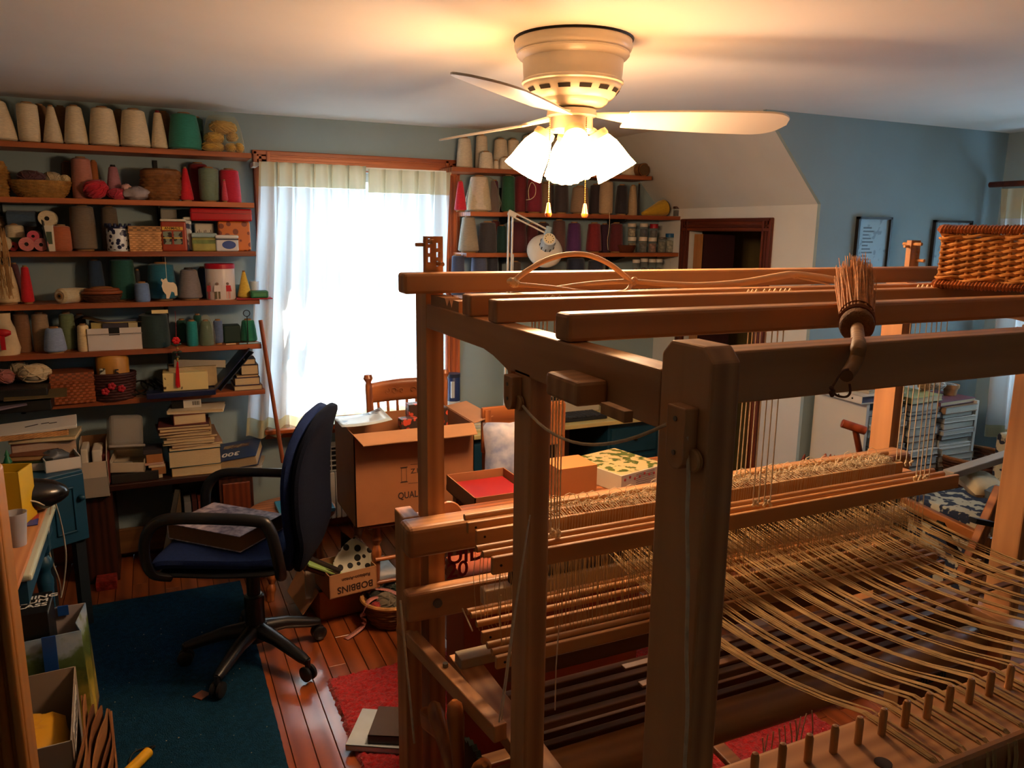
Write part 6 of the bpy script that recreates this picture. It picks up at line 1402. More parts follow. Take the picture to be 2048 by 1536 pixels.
# the big carton on the seat
Yf = CYs-.24; A = at(712, 1040, Y=Yf); Bq = at(948, 1000, Y=Yf); bx0, bx1 = A.x, Bq.x; zb0 = seat_z+.001; zt0 = at(720, 870, Y=Yf).z
t = thing('cardboard_carton', 'large open brown cardboard carton stamped QUALITY on the oak chair', 'carton', ((bx0+bx1)/2, CYs, zb0))
Yk = CYs+.13; th = .004
for nm, bxs in (('front_panel', (bx0,bx1,Yf,Yf+th,zb0,zt0)), ('back_panel', (bx0,bx1,Yk-th,Yk,zb0,zt0)), ('side_panel', (bx0,bx0+th,Yf,Yk,zb0,zt0)), ('side_panel', (bx1-th,bx1,Yf,Yk,zb0,zt0)), ('base_panel', (bx0,bx1,Yf,Yk,zb0,zb0+th))):
    MB().box(*bxs).build(nm, m_kraft, t)
fl1 = MB().prism([(0,0),(1,0),(.97,1),(.6,1.04),(.3,.98),(.04,1)], 0, th, lambda u, v, d: Vector((bx0+(bx1-bx0)*u-.004, Yf-.09*v, zt0+.002+d-.028*v))); fl1.build('front_flap', m_kraft2, t)
MB().prism([(0,0),(1,0),(.97,1),(.03,1)], 0, th, lambda u, v, d: Vector((bx0+(bx1-bx0)*u, Yk+.03*v+d, zt0-.10*v))).build('back_flap', m_kraft2, t)
MB().prism([(0,0),(1,0),(.95,1),(.05,1)], 0, th, lambda u, v, d: Vector((bx1+.10*v, Yf+(Yk-Yf)*u, zt0+d+.02*v))).build('side_flap', m_kraft2, t)
ink = mat('stamp_ink', (52,34,26), .8)
cxt = at(818, 995, Y=Yf).x+.02
text('stamp_lettering', 'QUALITY', .042, frame_m((cxt, Yf-.0006, at(818,990,Y=Yf).z), (1,0,0), (0,0,1)), ink, t, sx=.8)
text('stamp_lettering', 'Z.L', .03, frame_m((cxt+.01, Yf-.0006, at(830,942,Y=Yf).z), (1,0,0), (0,0,1)), ink, t)
b = MB(); q = at(808, 950, Y=Yf)
for (x0, x1, z0, z1) in ((-.012,.012,.03,.032),(-.012,.012,-.03,-.028),(-.012,-.0105,-.03,.032),(.0105,.012,-.03,.032),(-.016,.016,.032,.036),(-.016,.016,-.034,-.03),(.03,.09,.042,.0435),(.02,.10,-.042,-.0405)): b.box(q.x+x0, q.x+x1, Yf-.001, Yf, q.z+z0, q.z+z1)
b.build('stamp_picture', ink, t, kind='stuff')
# floral boxes in the carton and a picture board lying across
m_fl = pattern_mat('floral_paper', (60,44,36), (196,72,50), 34, .40)
for i, (x0, x1, y1, y0, yy, lab) in enumerate(((803,838,838,865,Yf+.09,'floral papered box in front inside the big carton'),(818,862,808,865,Yf+.16,'taller floral papered box behind inside the big carton'),(862,896,816,865,Yf+.13,'narrow floral box by the loom post inside the big carton'))):
    a, b_ = at(x0,850,Y=yy).x, at(x1,850,Y=yy).x; o = MB().box(a, b_, yy, yy+.055, zb0+.006, at((x0+x1)/2, y1, Y=yy).z).build('floral_box', m_fl, bevel=.002); tag(o, lab, 'box', 'floral boxes')
SZ = WZ0-.005
c = at(735, 850, Z=SZ+.004); o = MB().obox((c.x-.06, 4.16, SZ+.004), (.26,.16,.004), (0,0,R(-10))).build('art_print', pattern_mat('print_blue', (170,200,214), (120,110,110), 9, .32, 'NOISE', .15)); tag(o, 'pale blue picture print lying on the window sill', 'print')
a = at(700, 862, Y=Yf+.10); o = MB().grid(8, 4, lambda u, v: (bx0-.03+.22*u, Yf+.08+.2*v, zt0+.018+.03*(u-.3)**2+.05*max(0, u-.75)*v)).build('picture_poster', pattern_mat('poster_print', (186,204,212), (110,120,130), 12, .36, 'NOISE', .18), smooth=True, solid=.002); tag(o, 'glossy pale poster lying over the far edge of the big carton', 'poster')
# small chair with a glossy turquoise folder, behind the office chair
t = thing('wooden_stool', 'round brown wooden stool half hidden behind the office chair', 'stool', (at(645,1030,Y=3.6).x-.12, 3.62, 0)); sx0 = at(672, 1028, Y=3.52).x; sz = at(660, 1022, Y=3.52).z
MB().lathe([(.19,sz-.03),(.205,sz-.02),(.205,sz-.005),(.195,sz)], 28, Matrix.Translation((sx0-.19, 3.62, 0))).build('seat', oakX, t, smooth=True)
for a in (45, 135, 225, 315):
    c_, s_ = math.cos(R(a)), math.sin(R(a)); turned((sx0-.19+.12*c_, 3.62+.12*s_, sz-.03), (sx0-.19+.19*c_, 3.62+.19*s_, 0), .018, RG).build('leg', oakZ, t, smooth=True)
o = MB().box(sx0-.26, sx0-.005, 3.50, 3.70, sz+.001, sz+.022).build('glossy_folder', mat('turquoise_gloss', (64,130,150), .08, spec=.7), bevel=.006); tag(o, 'glossy turquoise folder on the half-hidden wooden stool', 'folder')
# ---- cartons on the floor with bobbins
def open_box(name, label, c, w, d, h, rotz, m, flaps=True, th=.004):
    t = thing(name, label, 'carton', c, rotz=rotz)
    for nm, bxs in (('front_panel', (-w/2,w/2,-d/2,-d/2+th,0,h)), ('back_panel', (-w/2,w/2,d/2-th,d/2,0,h)), ('side_panel', (-w/2,-w/2+th,-d/2,d/2,0,h)), ('side_panel', (w/2-th,w/2,-d/2,d/2,0,h)), ('base_panel', (-w/2,w/2,-d/2,d/2,0,th))):
        MB().box(*bxs).build(nm, m, t, local=True)
    return t
A = at(640, 1243, Z=0); Bq = at(795, 1205, Z=0); d = Bq-A; rz_ = math.atan2(d.y, d.x); w = d.length; nrm = Vector((-d.y, d.x, 0)).normalized()
h1 = .135; c = (A+Bq)/2+nrm*.15
lower = open_box('cardboard_carton', 'low brown carton on the floor under the bobbins carton', c, w, .30, h1, rz_, mat('kraft_dark', (176,118,76), .8, var=.08))
MB().prism([(-.15,0),(.15,0),(.13,.12),(-.13,.12)], 0, .004, lambda u, v, dd: Vector((-w/2-v*.55-dd, u, h1-v*.80+.002))).build('hanging_flap', m_kraft2, lower, local=True)
MB().box(-w/2+.01, w/2-.01, -.14, .14, .02, h1-.012).build('contents', mat('dark_cloth', (40,32,32), .9), lower, local=True)
M0 = WM(lower)
for k, (x, y, r_, hh, col, lab) in enumerate(((.02,-.07,R(3),.006,(30,30,34),'black folder sticking out of the low floor carton'),(.03,-.05,R(-2),.005,(206,196,180),'white sheet sticking out of the low floor carton'))):
    q = M0 @ Vector((x, y, h1+.003+.007*k)); o = MB().obox(q, (w*.92,.24,hh), (0,0,rz_+r_)).build('loose_sheet', mat('sheet_%d' % k, col, .6)); tag(o, lab, 'sheet')
# BOBBINS carton, turned upside down
q0 = at(668, 1195, Y=3.34); q1 = at(752, 1163, Y=3.36); dd = q1-q0; dd.z = 0; rz2 = math.atan2(dd.y, dd.x)+R(-4); w2 = .215
zc0 = h1+.018; c2 = Vector((at(700,1190,Z=zc0).x+.005, at(700,1190,Z=zc0).y+.10, zc0))
bob = open_box('cardboard_carton', 'tan carton printed BOBBINS upside down on the low floor carton', c2, w2, .19, .105, R(8), m_kraft2)
TM = WM(bob)
Mf = TM @ Matrix.Translation((.008, -.0956, .032)) @ Matrix.Rotation(R(90), 4, 'X') @ Matrix.Rotation(R(180), 4, 'Z')
text('lettering', 'BOBBINS', .043, Mf, mat('ink_brown', (50,26,20), .7), bob, sx=.95)
text('lettering', 'Robison-Anton', .021, TM @ Matrix.Translation((.012, -.0956, .075)) @ Matrix.Rotation(R(90), 4, 'X') @ Matrix.Rotation(R(180), 4, 'Z'), MATS['ink_brown'], bob)
# things stuck in the bobbins carton
dots = MATS.get('polka') or bpy.data.materials.new('polka')
dots.use_nodes = True; MATS['polka'] = dots; N = dots.node_tree.nodes; L = dots.node_tree.links
tc = N.new('ShaderNodeTexCoord'); vr = N.new('ShaderNodeTexVoronoi'); vr.inputs['Scale'].default_value = 26; vr.inputs['Randomness'].default_value = .35; cr = N.new('ShaderNodeValToRGB')
cr.color_ramp.interpolation = 'CONSTANT'; cr.color_ramp.elements[0].color = lin((18,18,20)); cr.color_ramp.elements[1].color = lin((206,204,186)); cr.color_ramp.elements[1].position = .40
L.new(tc.outputs['Object'], vr.inputs['Vector']); L.new(vr.outputs['Distance'], cr.inputs[0]); L.new(cr.outputs[0], N['Principled BSDF'].inputs['Base Color']); N['Principled BSDF'].inputs['Roughness'].default_value = .7
q = TM @ Vector((.035, .0, .06))
o = MB().grid(10, 10, lambda u, v: q+Vector((-.085+.17*u, -.03+.05*math.sin(u*4)*v+.03*v, -.045+.19*v*(1-.75*abs(u-.62)))) ).build('polka_dot_bag', dots, smooth=True, solid=.004); tag(o, 'cream fabric with black polka dots sticking out of the bobbins carton', 'fabric')
q = TM @ Vector((.07, .05, .05)); o = MB().grid(6, 6, lambda u, v: q+Vector((-.06+.10*u, .02+.03*math.sin(u*5), -.03+.20*v*(1-.5*u)))).build('dark_cloth', mat('cloth_black', (34,22,24), .8), smooth=True, solid=.004); tag(o, 'dark brown cloth behind the polka dot fabric', 'fabric')
q = TM @ Vector((-.08, 0, .08)); o = MB().obox(q+Vector((-.02,-.005,.035)), (.19,.10,.006), (R(10),R(32),R(14))).build('green_booklet', mat('booklet_green', (150,176,96), .35)); tag(o, 'lime green booklet slanting out of the bobbins carton', 'booklet')
o = MB().tube([q+Vector((-.09,-.03,.055)), q+Vector((.06,-.035,-.025))], .017, 12).build('metal_tube', mat('tube_brown', (84,62,50), .25, metal=.6), smooth=True); tag(o, 'brown metal tube lying across the side of the bobbins carton', 'tube')
o = MB().tube([q+Vector((-.085,-.005,.085)), q+Vector((.05,-.01,.0))], .013, 12).build('metal_tube', mat('tube_dark', (54,44,42), .3, metal=.4), smooth=True); tag(o, 'darker metal tube behind the brown one in the bobbins carton', 'tube')
q = at(630, 1170, Y=3.26); o = MB().obox(q, (.10,.008,.12), (R(-28),R(18),R(20))).build('clear_packet', glassy('packet_film', (206,190,176), .45, .2)); tag(o, 'clear film packet taped on the low floor carton', 'packet')
# ---- round yarn basket with ribbon
bcx = at(800, 1266, Z=0); r_ = .148
t = thing('yarn_basket', 'round wicker basket of yarn with red striped ribbon on the floor', 'basket', (bcx.x, bcx.y+.12, 0))
weave(t, [(.085,.002),(.110,.05),(.128,.115)], 20, 9, m_wick, rw=.004); rim(t, .13, .118, m_wick2, 1, .009)
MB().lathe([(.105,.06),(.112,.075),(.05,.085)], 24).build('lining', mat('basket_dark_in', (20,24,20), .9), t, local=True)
B0 = Vector((bcx.x, bcx.y+.12, 0))
for i, (dx, dy, rr, zz, col, lab) in enumerate(((-.035,-.03,.05,.105,(98,88,72),'taupe yarn ball in the round floor basket'),(-.085,-.05,.03,.10,(130,22,24),'dark red yarn ball in the round floor basket'),(.05,.03,.05,.11,(26,52,42),'dark green yarn ball in the round floor basket'),(.02,.08,.04,.11,(30,26,24),'black yarn ball in the round floor basket'),(.03,-.06,.022,.12,(150,70,50),'small coral yarn ball in the round floor basket'),(-.05,.06,.04,.11,(24,30,26),'near-black yarn ball at the rear of the round floor basket'))):
    skein(B0+Vector((dx, dy, zz)), (rr, rr, rr*.9), col, lab, seed=60+i, group='yarn balls in the floor basket')
def ribbon(pts, w, m, name, label=None, parent=None):
    pts = smooth_path(pts, 5); b = MB(); n = len(pts)
    for i, p in enumerate(pts):
        a = pts[max(0,i-1)]; c = pts[min(n-1,i+1)]; tg = (c-a).normalized(); sd_ = tg.cross(Vector((0,0,1)))
        if sd_.length < .2: sd_ = Vector((1,0,0))
        sd_.normalize(); b.v += [p-sd_*w/2, p+sd_*w/2]
    b.f = [(2*i, 2*i+1, 2*i+3, 2*i+2) for i in range(n-1)]
    return b.build(name, m, parent, smooth=True, solid=.002)
m_rib = pattern_mat('ribbon_stripe', (196,150,140), (130,24,34), 90, .5, 'WAVE', .6)
q = lambda x, y, z_: at(x, y, Z=z_)
o = ribbon([q(692,1278,.004), q(715,1262,.01), q(728,1248,.03), q(726,1228,.08), q(735,1205,.13), q(752,1195,.135), q(768,1200,.13)], .026, m_rib, 'striped_ribbon'); tag(o, 'red striped ribbon trailing from the yarn basket onto the floor', 'ribbon')
o = ribbon([q(735,1185,.13), q(745,1178,.14), q(775,1180,.14), q(798,1190,.135)], .022, m_rib, 'striped_ribbon'); tag(o, 'red striped ribbon lying across the top of the yarn basket', 'ribbon')
# ---- things on the floor at the edge of the red rug
for i, (x, y, w_, d_, th, r2, col, lab) in enumerate(((775,1470,.20,.27,.02,60,(176,190,200),'pale glossy magazine on the red rug by the loom'),(800,1462,.16,.22,.03,62,(70,56,48),'dark brown book on the pale magazine by the loom'))):
    c = at(x, y, Z=.02+.02*i); book((c.x+.02, c.y, .018+.021*i), (w_, d_, th), R(r2), col, lab)
# ================================================================== BEHIND THE LOOM
# seat heap: open wooden flap chair with cushions
A = at(990, 1000, Y=3.0)
t = thing('folding_chair', 'brown wooden chair heaped with cushions behind the loom', 'chair', (A.x+.12, 2.95, 0)); X0 = at(975, 860, Y=3.05).x
zt = at(1000, 812, Y=3.12).z; zb = at(1000, 880, Y=3.12).z
MB().box(X0, X0+.42, 3.11, 3.13, zb-.05, zt).build('back_board', oakX, t, bevel=.004)
for x in (X0+.01, X0+.39): MB().box(x, x+.03, 3.10, 3.14, 0, zt-.01).build('back_post', oakZ, t, bevel=.003)
MB().box(X0-.02, X0+.44, 2.72, 3.10, .43, .46).build('seat', oakX, t, bevel=.006)
for x in (X0, X0+.39): MB().box(x, x+.03, 2.74, 2.77, 0, .43).build('leg', oakZ, t, bevel=.003)
def cushion_thing(name, label, c, size, m, rot, cat='cushion', seed=0):
    b = MB(); rn = random.Random(seed)
    def f(u, v, s_):
        x, y = (u-.5)*2, (v-.5)*2; e = max(0, (1-abs(x)**3.5)*(1-abs(y)**3.5))**.45
        return Vector((x*size[0]/2*(1-.06*(1-abs(y))**2), y*size[1]/2*(1-.06*(1-abs(x))**2), s_*size[2]/2*e*(1+rn.uniform(-.06,.06))))
    b.grid(14, 14, lambda u, v: f(u, v, 1)); b.grid(14, 14, lambda u, v: f(u, v, -1))
    o = b.build(name, m, smooth=True); o.location = c; o.rotation_euler = rot; return tag(o, label, cat)
cx = at(1012, 905, Y=2.95)
cushion_thing('cushion', 'pale blue marbled cushion standing behind the loom', cx+Vector((.03,.02,0)), (.24,.26,.10), mat('cush_blue', (120,134,170), .9, col2=(206,204,210), vscale=12), (R(80),0,R(-8)), seed=1)
cushion_thing('cushion', 'folded rose pink blanket under the pale blue cushion', Vector((at(1000,925,Y=2.86).x, 2.9, .52)), (.34,.28,.12), pattern_mat('blanket_rose', (190,110,104), (150,70,70), 16, .5, 'WAVE', .9), (R(8),R(-10),R(10)), cat='blanket', seed=2)
cushion_thing('cushion', 'floral pink quilt hanging over the chair behind the loom', Vector((at(1005,950,Y=2.75).x, 2.8, .475)), (.36,.30,.06), mat('quilt_floral', (196,176,160), .9, col2=(150,96,92), vscale=18), (R(-6),R(8),R(-6)), cat='quilt', seed=3)
cushion_thing('cushion', 'patterned red cushion seen through the tie cords', Vector((at(1140,930,Y=2.95).x, 2.98, .53)), (.26,.26,.13), mat('cush_red', (130,60,54), .9, col2=(176,150,140), vscale=20), (R(20),0,R(20)), seed=4)
# carton with something red
q0 = at(950, 1000, Y=2.35); zz = at(960, 1000, Y=2.35).z
t = thing('low_table', 'brown side table behind the breast beam holding cartons', 'table', (1.45, 2.45, 0)); tzz = at(1100, 1010, Y=2.3).z
MB().box(.96, 2.0, 2.26, 2.66, tzz-.025, tzz).build('table_top', oakX, t, bevel=.004)
for x in (.98, 1.95):
    for y in (2.28, 2.60): MB().box(x, x+.04, y, y+.04, .022, tzz-.026).build('leg', oakZ, t, bevel=.003)
xa, xb = at(952, 1000, Y=2.30).x, at(1075, 990, Y=2.30).x; hh = at(990, 962, Y=2.60).z-tzz
cb_ = open_box('cardboard_carton', 'open brown carton with a red lining behind the breast beam', ((xa+xb)/2, 2.45, tzz+.001), xb-xa, .28, max(.06, hh), 0, m_kraft)
MB().box(-(xb-xa)/2+.01, (xb-xa)/2-.01, -.13, .13, .005, .03).build('red_lining', mat('red_card', (140,16,18), .6), cb_, local=True)
xa, xb = at(1117, 1000, Y=2.33).x, at(1193, 980, Y=2.33).x; h = at(1150, 935, Y=2.33).z-tzz
o = MB().box(xa, xb, 2.33, 2.47, tzz+.001, tzz+h).build('small_carton', mat('kraft_warm', (186,120,66), .75), bevel=.001); o.rotation_euler.z = 0; tag(o, 'small closed brown carton behind the breast beam', 'carton')
xa, xb = at(1222, 985, Y=2.33).x, at(1325, 965, Y=2.33).x; h = at(1260, 945, Y=2.33).z-tzz
t = thing('puzzle_box', 'white puzzle box with a colourful flower garden picture lid', 'box', ((xa+xb)/2, 2.47, tzz+.001), rotz=R(14)); w = (xb-xa)*1.1
MB().box(-w/2,w/2,-.14,.14,0,h).build('box', mat('puzzle_white', (206,196,170), .5), t, local=True, bevel=.001)
MB().box(-w/2+.004,w/2-.004,-.136,.136,h,h+.0012).build('picture_lid', pattern_mat('puzzle_pic', (196,172,120), (84,96,40), 26, .46, 'NOISE', .4), t, local=True)
b = MB(); rn = random.Random(3)
for k in range(9): b.ell((-w/2+.02+k*(w-.04)/8, -.1405, h*.72+.006*math.sin(k*2)), (.006,.0012,.006), 8, 5)
b.build('printed_flowers', mat('print_red', (170,60,50), .6), t, local=True, kind='stuff')
b = MB()
for k in range(7): b.box(-w*.18, w*.22, -.1408, -.14, h*.14+k*.008, h*.14+k*.008+.0025)
b.build('printed_lines', mat('print_grey', (120,116,110), .6), t, local=True, kind='stuff')
# oddments on the breast beam table: disc, tape
c = at(900, 1027, Y=1.98); o = MB().lathe([(.04,0),(.042,.004),(.038,.008)], 24, Matrix.Translation((c.x, 1.99, c.z-.01)) @ Matrix.Rotation(R(70), 4, 'X')).build('wooden_disc', oakX, smooth=True); tag(o, 'small round wooden disc behind the breast beam', 'disc')
ts_ = thing('side_stand', 'narrow brown stand behind the breast beam end', 'stand', (.80, 2.02, 0))
MB().box(.62, 1.0, 1.92, 2.12, c.z-.06, c.z-.035).build('top', oakX, ts_, bevel=.003)
for x in (.64, .96): MB().box(x, x+.03, 2.0, 2.03, .022, c.z-.061).build('leg', oakZ, ts_)
# printed red and brown cartons seen below the breast beam
t = thing('cardboard_carton', 'brown carton with red lettering standing behind the loom', 'carton', (1.05, 2.32, 0))
MB().box(.80, 1.45, 2.06, 2.22, .022, .66).build('carton', mat('kraft_red', (150,74,44), .8), t, bevel=.003)
text('lettering', 'GUIDE', .075, frame_m((at(915,1122,Y=2.06).x+.02, 2.059, at(915,1112,Y=2.06).z), (1,0,0), (0,0,1)), mat('ink_red', (130,20,22), .7), t)
text('lettering', '20', .07, frame_m((at(915,1130,Y=2.06).x, 2.059, at(915,1140,Y=2.06).z), (1,0,0), (0,0,1)), MATS['ink_red'], t)
t.location = t.location
# ================================================================== LEFT SIDE: TABLE, CUPBOARD, BAGS
m_bluep = mat('blue_paint', (20,66,92), .45, var=.1)
# painted cupboard in the corner
P1 = at(178, 1075, Z=.40); P2 = at(92, 1102, Z=.40); dv = (P2-P1); dv.z = 0; ln = dv.length; ang = math.atan2(-dv.y, -dv.x)
ctop = at(178, 937, Y=P1.y).z; wC = .62
cb = thing('blue_cupboard', 'blue painted corner cupboard with a panelled door on a turned frame', 'cupboard', (P1.x, P1.y, 0), rotz=ang)
MB().box(-wC, 0, 0, .36, .40, ctop).build('carcass', m_bluep, cb, local=True, bevel=.003)
dr_ = MB().box(-ln*1.05, -.006, -.018, -.001, .405, ctop-.01).build('door', m_bluep, cb, local=True, bevel=.003)
w_ = ln*1.05
for (x0, x1, z0, z1) in ((-w_+.05,-.05,.45,.458),(-w_+.05,-.05,ctop-.065,ctop-.057),(-w_+.05,-w_+.058,.45,ctop-.057),(-.058,-.05,.45,ctop-.057)): MB().box(x0,x1,-.025,-.017,z0,z1).build('moulding', m_bluep, dr_, local=True, bevel=.002)
MB().ell((-.028,-.032,.40+(ctop-.40)*.64), (.013,.015,.013), 12, 8).build('knob', m_bluep, dr_, local=True, smooth=True)
for x, y in ((-.03,.03),(-wC+.03,.03),(-.03,.33),(-wC+.03,.33)): MB().box(x-.02,x+.02,y-.02,y+.02,0,.40).build('leg', mat('dark_blue_leg', (18,30,40), .6), cb, local=True)
# enamel-topped table with turned blue legs, pine board on it
TZ = .70
et = thing('enamel_table', 'white enamel-topped table on turned blue legs', 'table', (-.7, 2.75, 0))
MB().box(-1.25, -.382, 2.50, 3.16, TZ-.024, TZ-.001).build('enamel_top', mat('enamel', (190,200,180), .25), et, bevel=.008, seg=3)
MB().box(-1.22, -.40, 2.52, 3.14, TZ-.10, TZ-.025).build('apron', m_bluep, et)
for x, y in ((-.424, 3.02), (-1.18, 2.56), (-1.18, 3.08)):
    if True:
        MB().box(x-.026, x+.026, y-.026, y+.026, TZ-.13, TZ-.024).build('leg_block', m_bluep, et)
        turned((x, y, TZ-.13), (x, y, 0), .024, [(.03,-.3,.02),(.08,.35,.03),(.14,-.35,.02),(.20,.15,.04),(.9,-.2,.1)]).build('leg', m_bluep, et, smooth=True)
o = MB().box(-1.15, -.402, 2.33, 3.10, TZ+.0005, TZ+.016).build('pine_board', wood('pale_pine', (168,104,60), (206,144,92), 'Y', .45, contrast=.9), bevel=.002); tag(o, 'pale pine board lying on the enamel-topped table', 'board')
bt_ = TZ+.017
# cup, notes, card, black case, cables on the board
X = at(36, 1090, Z=bt_); t = thing('plastic_cup', 'translucent plastic cup on the pine board', 'cup', (X.x, X.y, bt_))
MB().lathe([(.024,0),(.034,.105),(.035,.107),(.0335,.107),(.023,.003)], 24, cap=False).build('cup', glassy('cup_film', (222,222,226), .45, .25), t, local=True, smooth=True)
c = at(68, 1013, Z=bt_); o = MB().obox((c.x-.02, c.y, bt_+.0015), (.13,.085,.002), (0,0,R(8))).build('printed_note', pattern_mat('note_print', (190,176,120), (84,84,60), 60, .36, 'NOISE')); tag(o, 'pale printed note on the pine board', 'note')
c = at(58, 1042, Z=bt_); o = MB().obox((c.x-.01, c.y, bt_+.0015), (.075,.11,.002), (0,0,R(4))).build('red_blue_card', pattern_mat('card_print', (176,60,54), (44,60,140), 16, .5, 'NOISE')); tag(o, 'red and blue printed card beside the plastic cup', 'card')
c = at(75, 985, Y=3.05); t = thing('black_case', 'lumpy black vinyl case at the back of the enamel table', 'case', (c.x-.06, 3.03, bt_))
MB().ell((0,0,.06), (.16,.08,.06), 22, 12, .03, seed=2).build('case', mat('black_vinyl', (14,14,15), .25, spec=.6), t, local=True, smooth=True)
for k, pts in enumerate((((60,1000,3.0),(85,985,3.0),(103,1000,3.0),(100,1030,3.03),(98,1100,3.06),(118,1160,3.2),(122,1190,3.3)),((100,990,3.02),(112,1010,3.1),(125,1060,3.2),(132,1110,3.25),(128,1165,3.3),(122,1195,3.3)),((45,1000,2.95),(70,1003,2.95),(92,1010,2.98),(100,995,3.0)))):
    o = MB().tube(smooth_path([at(x, y, Y=yy) for x, y, yy in pts], 5), .0028, 6).build('power_cord', mat('cord_white', (206,196,176), .5), smooth=True); tag(o, ['white cord hanging from the table close to the turned leg', 'white cord hanging in front of the blue cupboard door', 'white cord curled across the back of the pine board'][k], 'cord')
# things on the cupboard
zc0 = ctop+.001; Mc = WM(cb)
def cpos(px, py, Y): q = at(px, py, Y=Y); return q
def stackbox(px0, px1, y1, y0, Y, dep, m, name, label, cat, rot=0.0, bevel=.002, zz=None):
    pc = (px0+px1)/2; A = at(pc, y0, Y=Y); w = (px1-px0)*mpp(A); h = at(pc, y1, Y=Y).z-A.z; z_ = A.z if zz is None else zz
    o = MB().box(-w/2,w/2,0,dep,0,h).build(name, m, bevel=bevel); o.location = (A.x, Y, z_); o.rotation_euler.z = rot; tag(o, label, cat); return o
Yc = P1.y+.03
t = open_box('tray_box', 'shallow white box of cables on the cupboard edge', (at(133,960,Y=Yc).x-.02, Yc+.05, zc0), 64*mpp((-.5,Yc,.7)), .16, .05, R(14), mat('card_bright', (206,200,190), .6)); t['category'] = 'box'
MB().ell((-.02,0,.045), (.05,.04,.03), 14, 9, .3, seed=9).build('cable_bundle', mat('cable_grey', (70,74,78), .4), t, local=True, smooth=True)
MB().box(0,.06,-.05,.06,.004,.03).build('brown_card', mat('card_brown2', (96,54,34), .7), t, local=True)
book((at(75,955,Y=Yc).x, Yc+.06, zc0), (.17,.12,.04), R(172), (14,50,22), 'green-covered thick book on the cupboard beside the yellow box', pages=(206,190,170))
book((at(70,938,Y=Yc).x-.01, Yc+.09, zc0+.0405), (.16,.12,.022), R(168), (110,62,34), 'tan book lying on the green-covered one', pages=(190,150,100))
book((at(85,915,Y=Yc+.1).x, Yc+.19, zc0+.001), (.24,.16,.095), R(8), (80,28,22), 'thick maroon book at the back of the cupboard pile', pages=(176,150,130))
book((at(85,905,Y=Yc+.1).x+.01, Yc+.19, zc0+.0965), (.25,.17,.02), R(-4), (150,140,110), 'grey green folder on the thick maroon book', name='folder', cat='folder')
zz = zc0+.1175
t = woven_box(-15, 122, 868, Yc+.10, .19, zz, 'tan splint tray with a white game board lid on the cupboard pile', m_spl, lid=False, rot=R(4), name='splint_tray', rows=5)
c = at(80, 866, Y=Yc+.12); q = WM(t).translation
ht = at(55, 868, Y=Yc+.10).z-zz
o = MB().box(-.17,.15,-.08,.085,0,.012).build('white_panel', mat('panel_white', (206,200,188), .4), bevel=.002); o.location = (q.x+.03, q.y, zz+ht+.002); o.rotation_euler = (R(5),R(-3),R(4)); tag(o, 'white panel with black marks lying on the splint tray', 'panel')
for k, (dx, dy, w2_, r2) in enumerate(((-.02,0,.05,20),(.03,.01,.03,5),(.06,.0,.03,5))): MB().obox((dx, dy, .0125), (w2_,.008,.001), (0,0,R(r2))).build('black_mark', MATS['ink_black'], o, local=True)
# yellow open box and little green tree figure
t = open_box('yellow_box', 'small yellow open box at the edge of the picture', (at(12,980,Y=2.95).x, 2.95, bt_+.001), .13, .11, at(12,937,Y=2.95).z-bt_, R(-14), mat('yellow_card', (206,168,30), .5)); t['category'] = 'box'
c = at(18, 944, Y=Yc+.02); t = thing('tree_figure', 'tiny green tree figurine in front of the maroon book', 'figurine', (c.x, Yc+.02, zc0))
MB().lathe([(.006,0),(.006,.015),(.022,.018),(.010,.045),(.017,.046),(.006,.075),(.010,.076),(.001,.10)], 14).build('tree', mat('tree_green', (20,104,66), .5), t, local=True, smooth=True)
c = at(35, 912, Y=Yc+.02)
# upper black basket of papers on the wall side, sheets
o = MB().obox(at(8, 808, Y=3.98)+Vector((-.03,0,.0)), (.22,.16,.006), (R(8),R(-6),R(12))).build('magazine_sheet', mat('sheet_violet', (120,104,120), .4)); tag(o, 'violet-edged magazine sticking out at the picture edge', 'magazine')
# ---- fluted pine upright close to the camera
t = thing('pine_upright', 'fluted honey pine upright close to the camera at the picture edge', 'post', (-.31, 1.52, 0))
hp = wood('honey_pine', (146,94,42), (192,132,68), 'Z', .4, contrast=.8)
poly = [(-.40,1.47),(-.262,1.47)]
tz_ = at(12, 946, Y=1.5).z
MB().box(-.46, -.265, 1.50, 1.58, 0, tz_).build('board', hp, t, bevel=.008, seg=3)
for k in range(5): MB().tube([(-.276-.022*k, 1.498, 0), (-.276-.022*k, 1.498, tz_-.02)], .0085, 10).build('flute', hp, t, smooth=True)
# ---- printed shopping bag with the black museum box
bX0, bX1, bY0, bY1, bH = -.56, -.288, 2.72, 2.95, .385
t = thing('shopping_bag', 'printed landscape shopping bag with blue handles on the floor', 'bag', ((bX0+bX1)/2, (bY0+bY1)/2, 0))
m_land = bpy.data.materials.new('landscape_print'); m_land.use_nodes = True; MATS['landscape_print'] = m_land; N = m_land.node_tree.nodes; L = m_land.node_tree.links
tc = N.new('ShaderNodeTexCoord'); sp = N.new('ShaderNodeSeparateXYZ'); ns = N.new('ShaderNodeTexNoise'); ns.inputs['Scale'].default_value = 16; ns.inputs['Detail'].default_value = 3; ma = N.new('ShaderNodeMath'); ma.operation = 'MULTIPLY_ADD'; ma.inputs[1].default_value = .22
cr = N.new('ShaderNodeValToRGB'); L.new(tc.outputs['Object'], sp.inputs[0]); L.new(tc.outputs['Object'], ns.inputs['Vector']); L.new(ns.outputs['Fac'], ma.inputs[0]); L.new(sp.outputs['Z'], ma.inputs[2]); L.new(ma.outputs[0], cr.inputs[0]); L.new(cr.outputs[0], N['Principled BSDF'].inputs['Base Color']); N['Principled BSDF'].inputs['Roughness'].default_value = .3
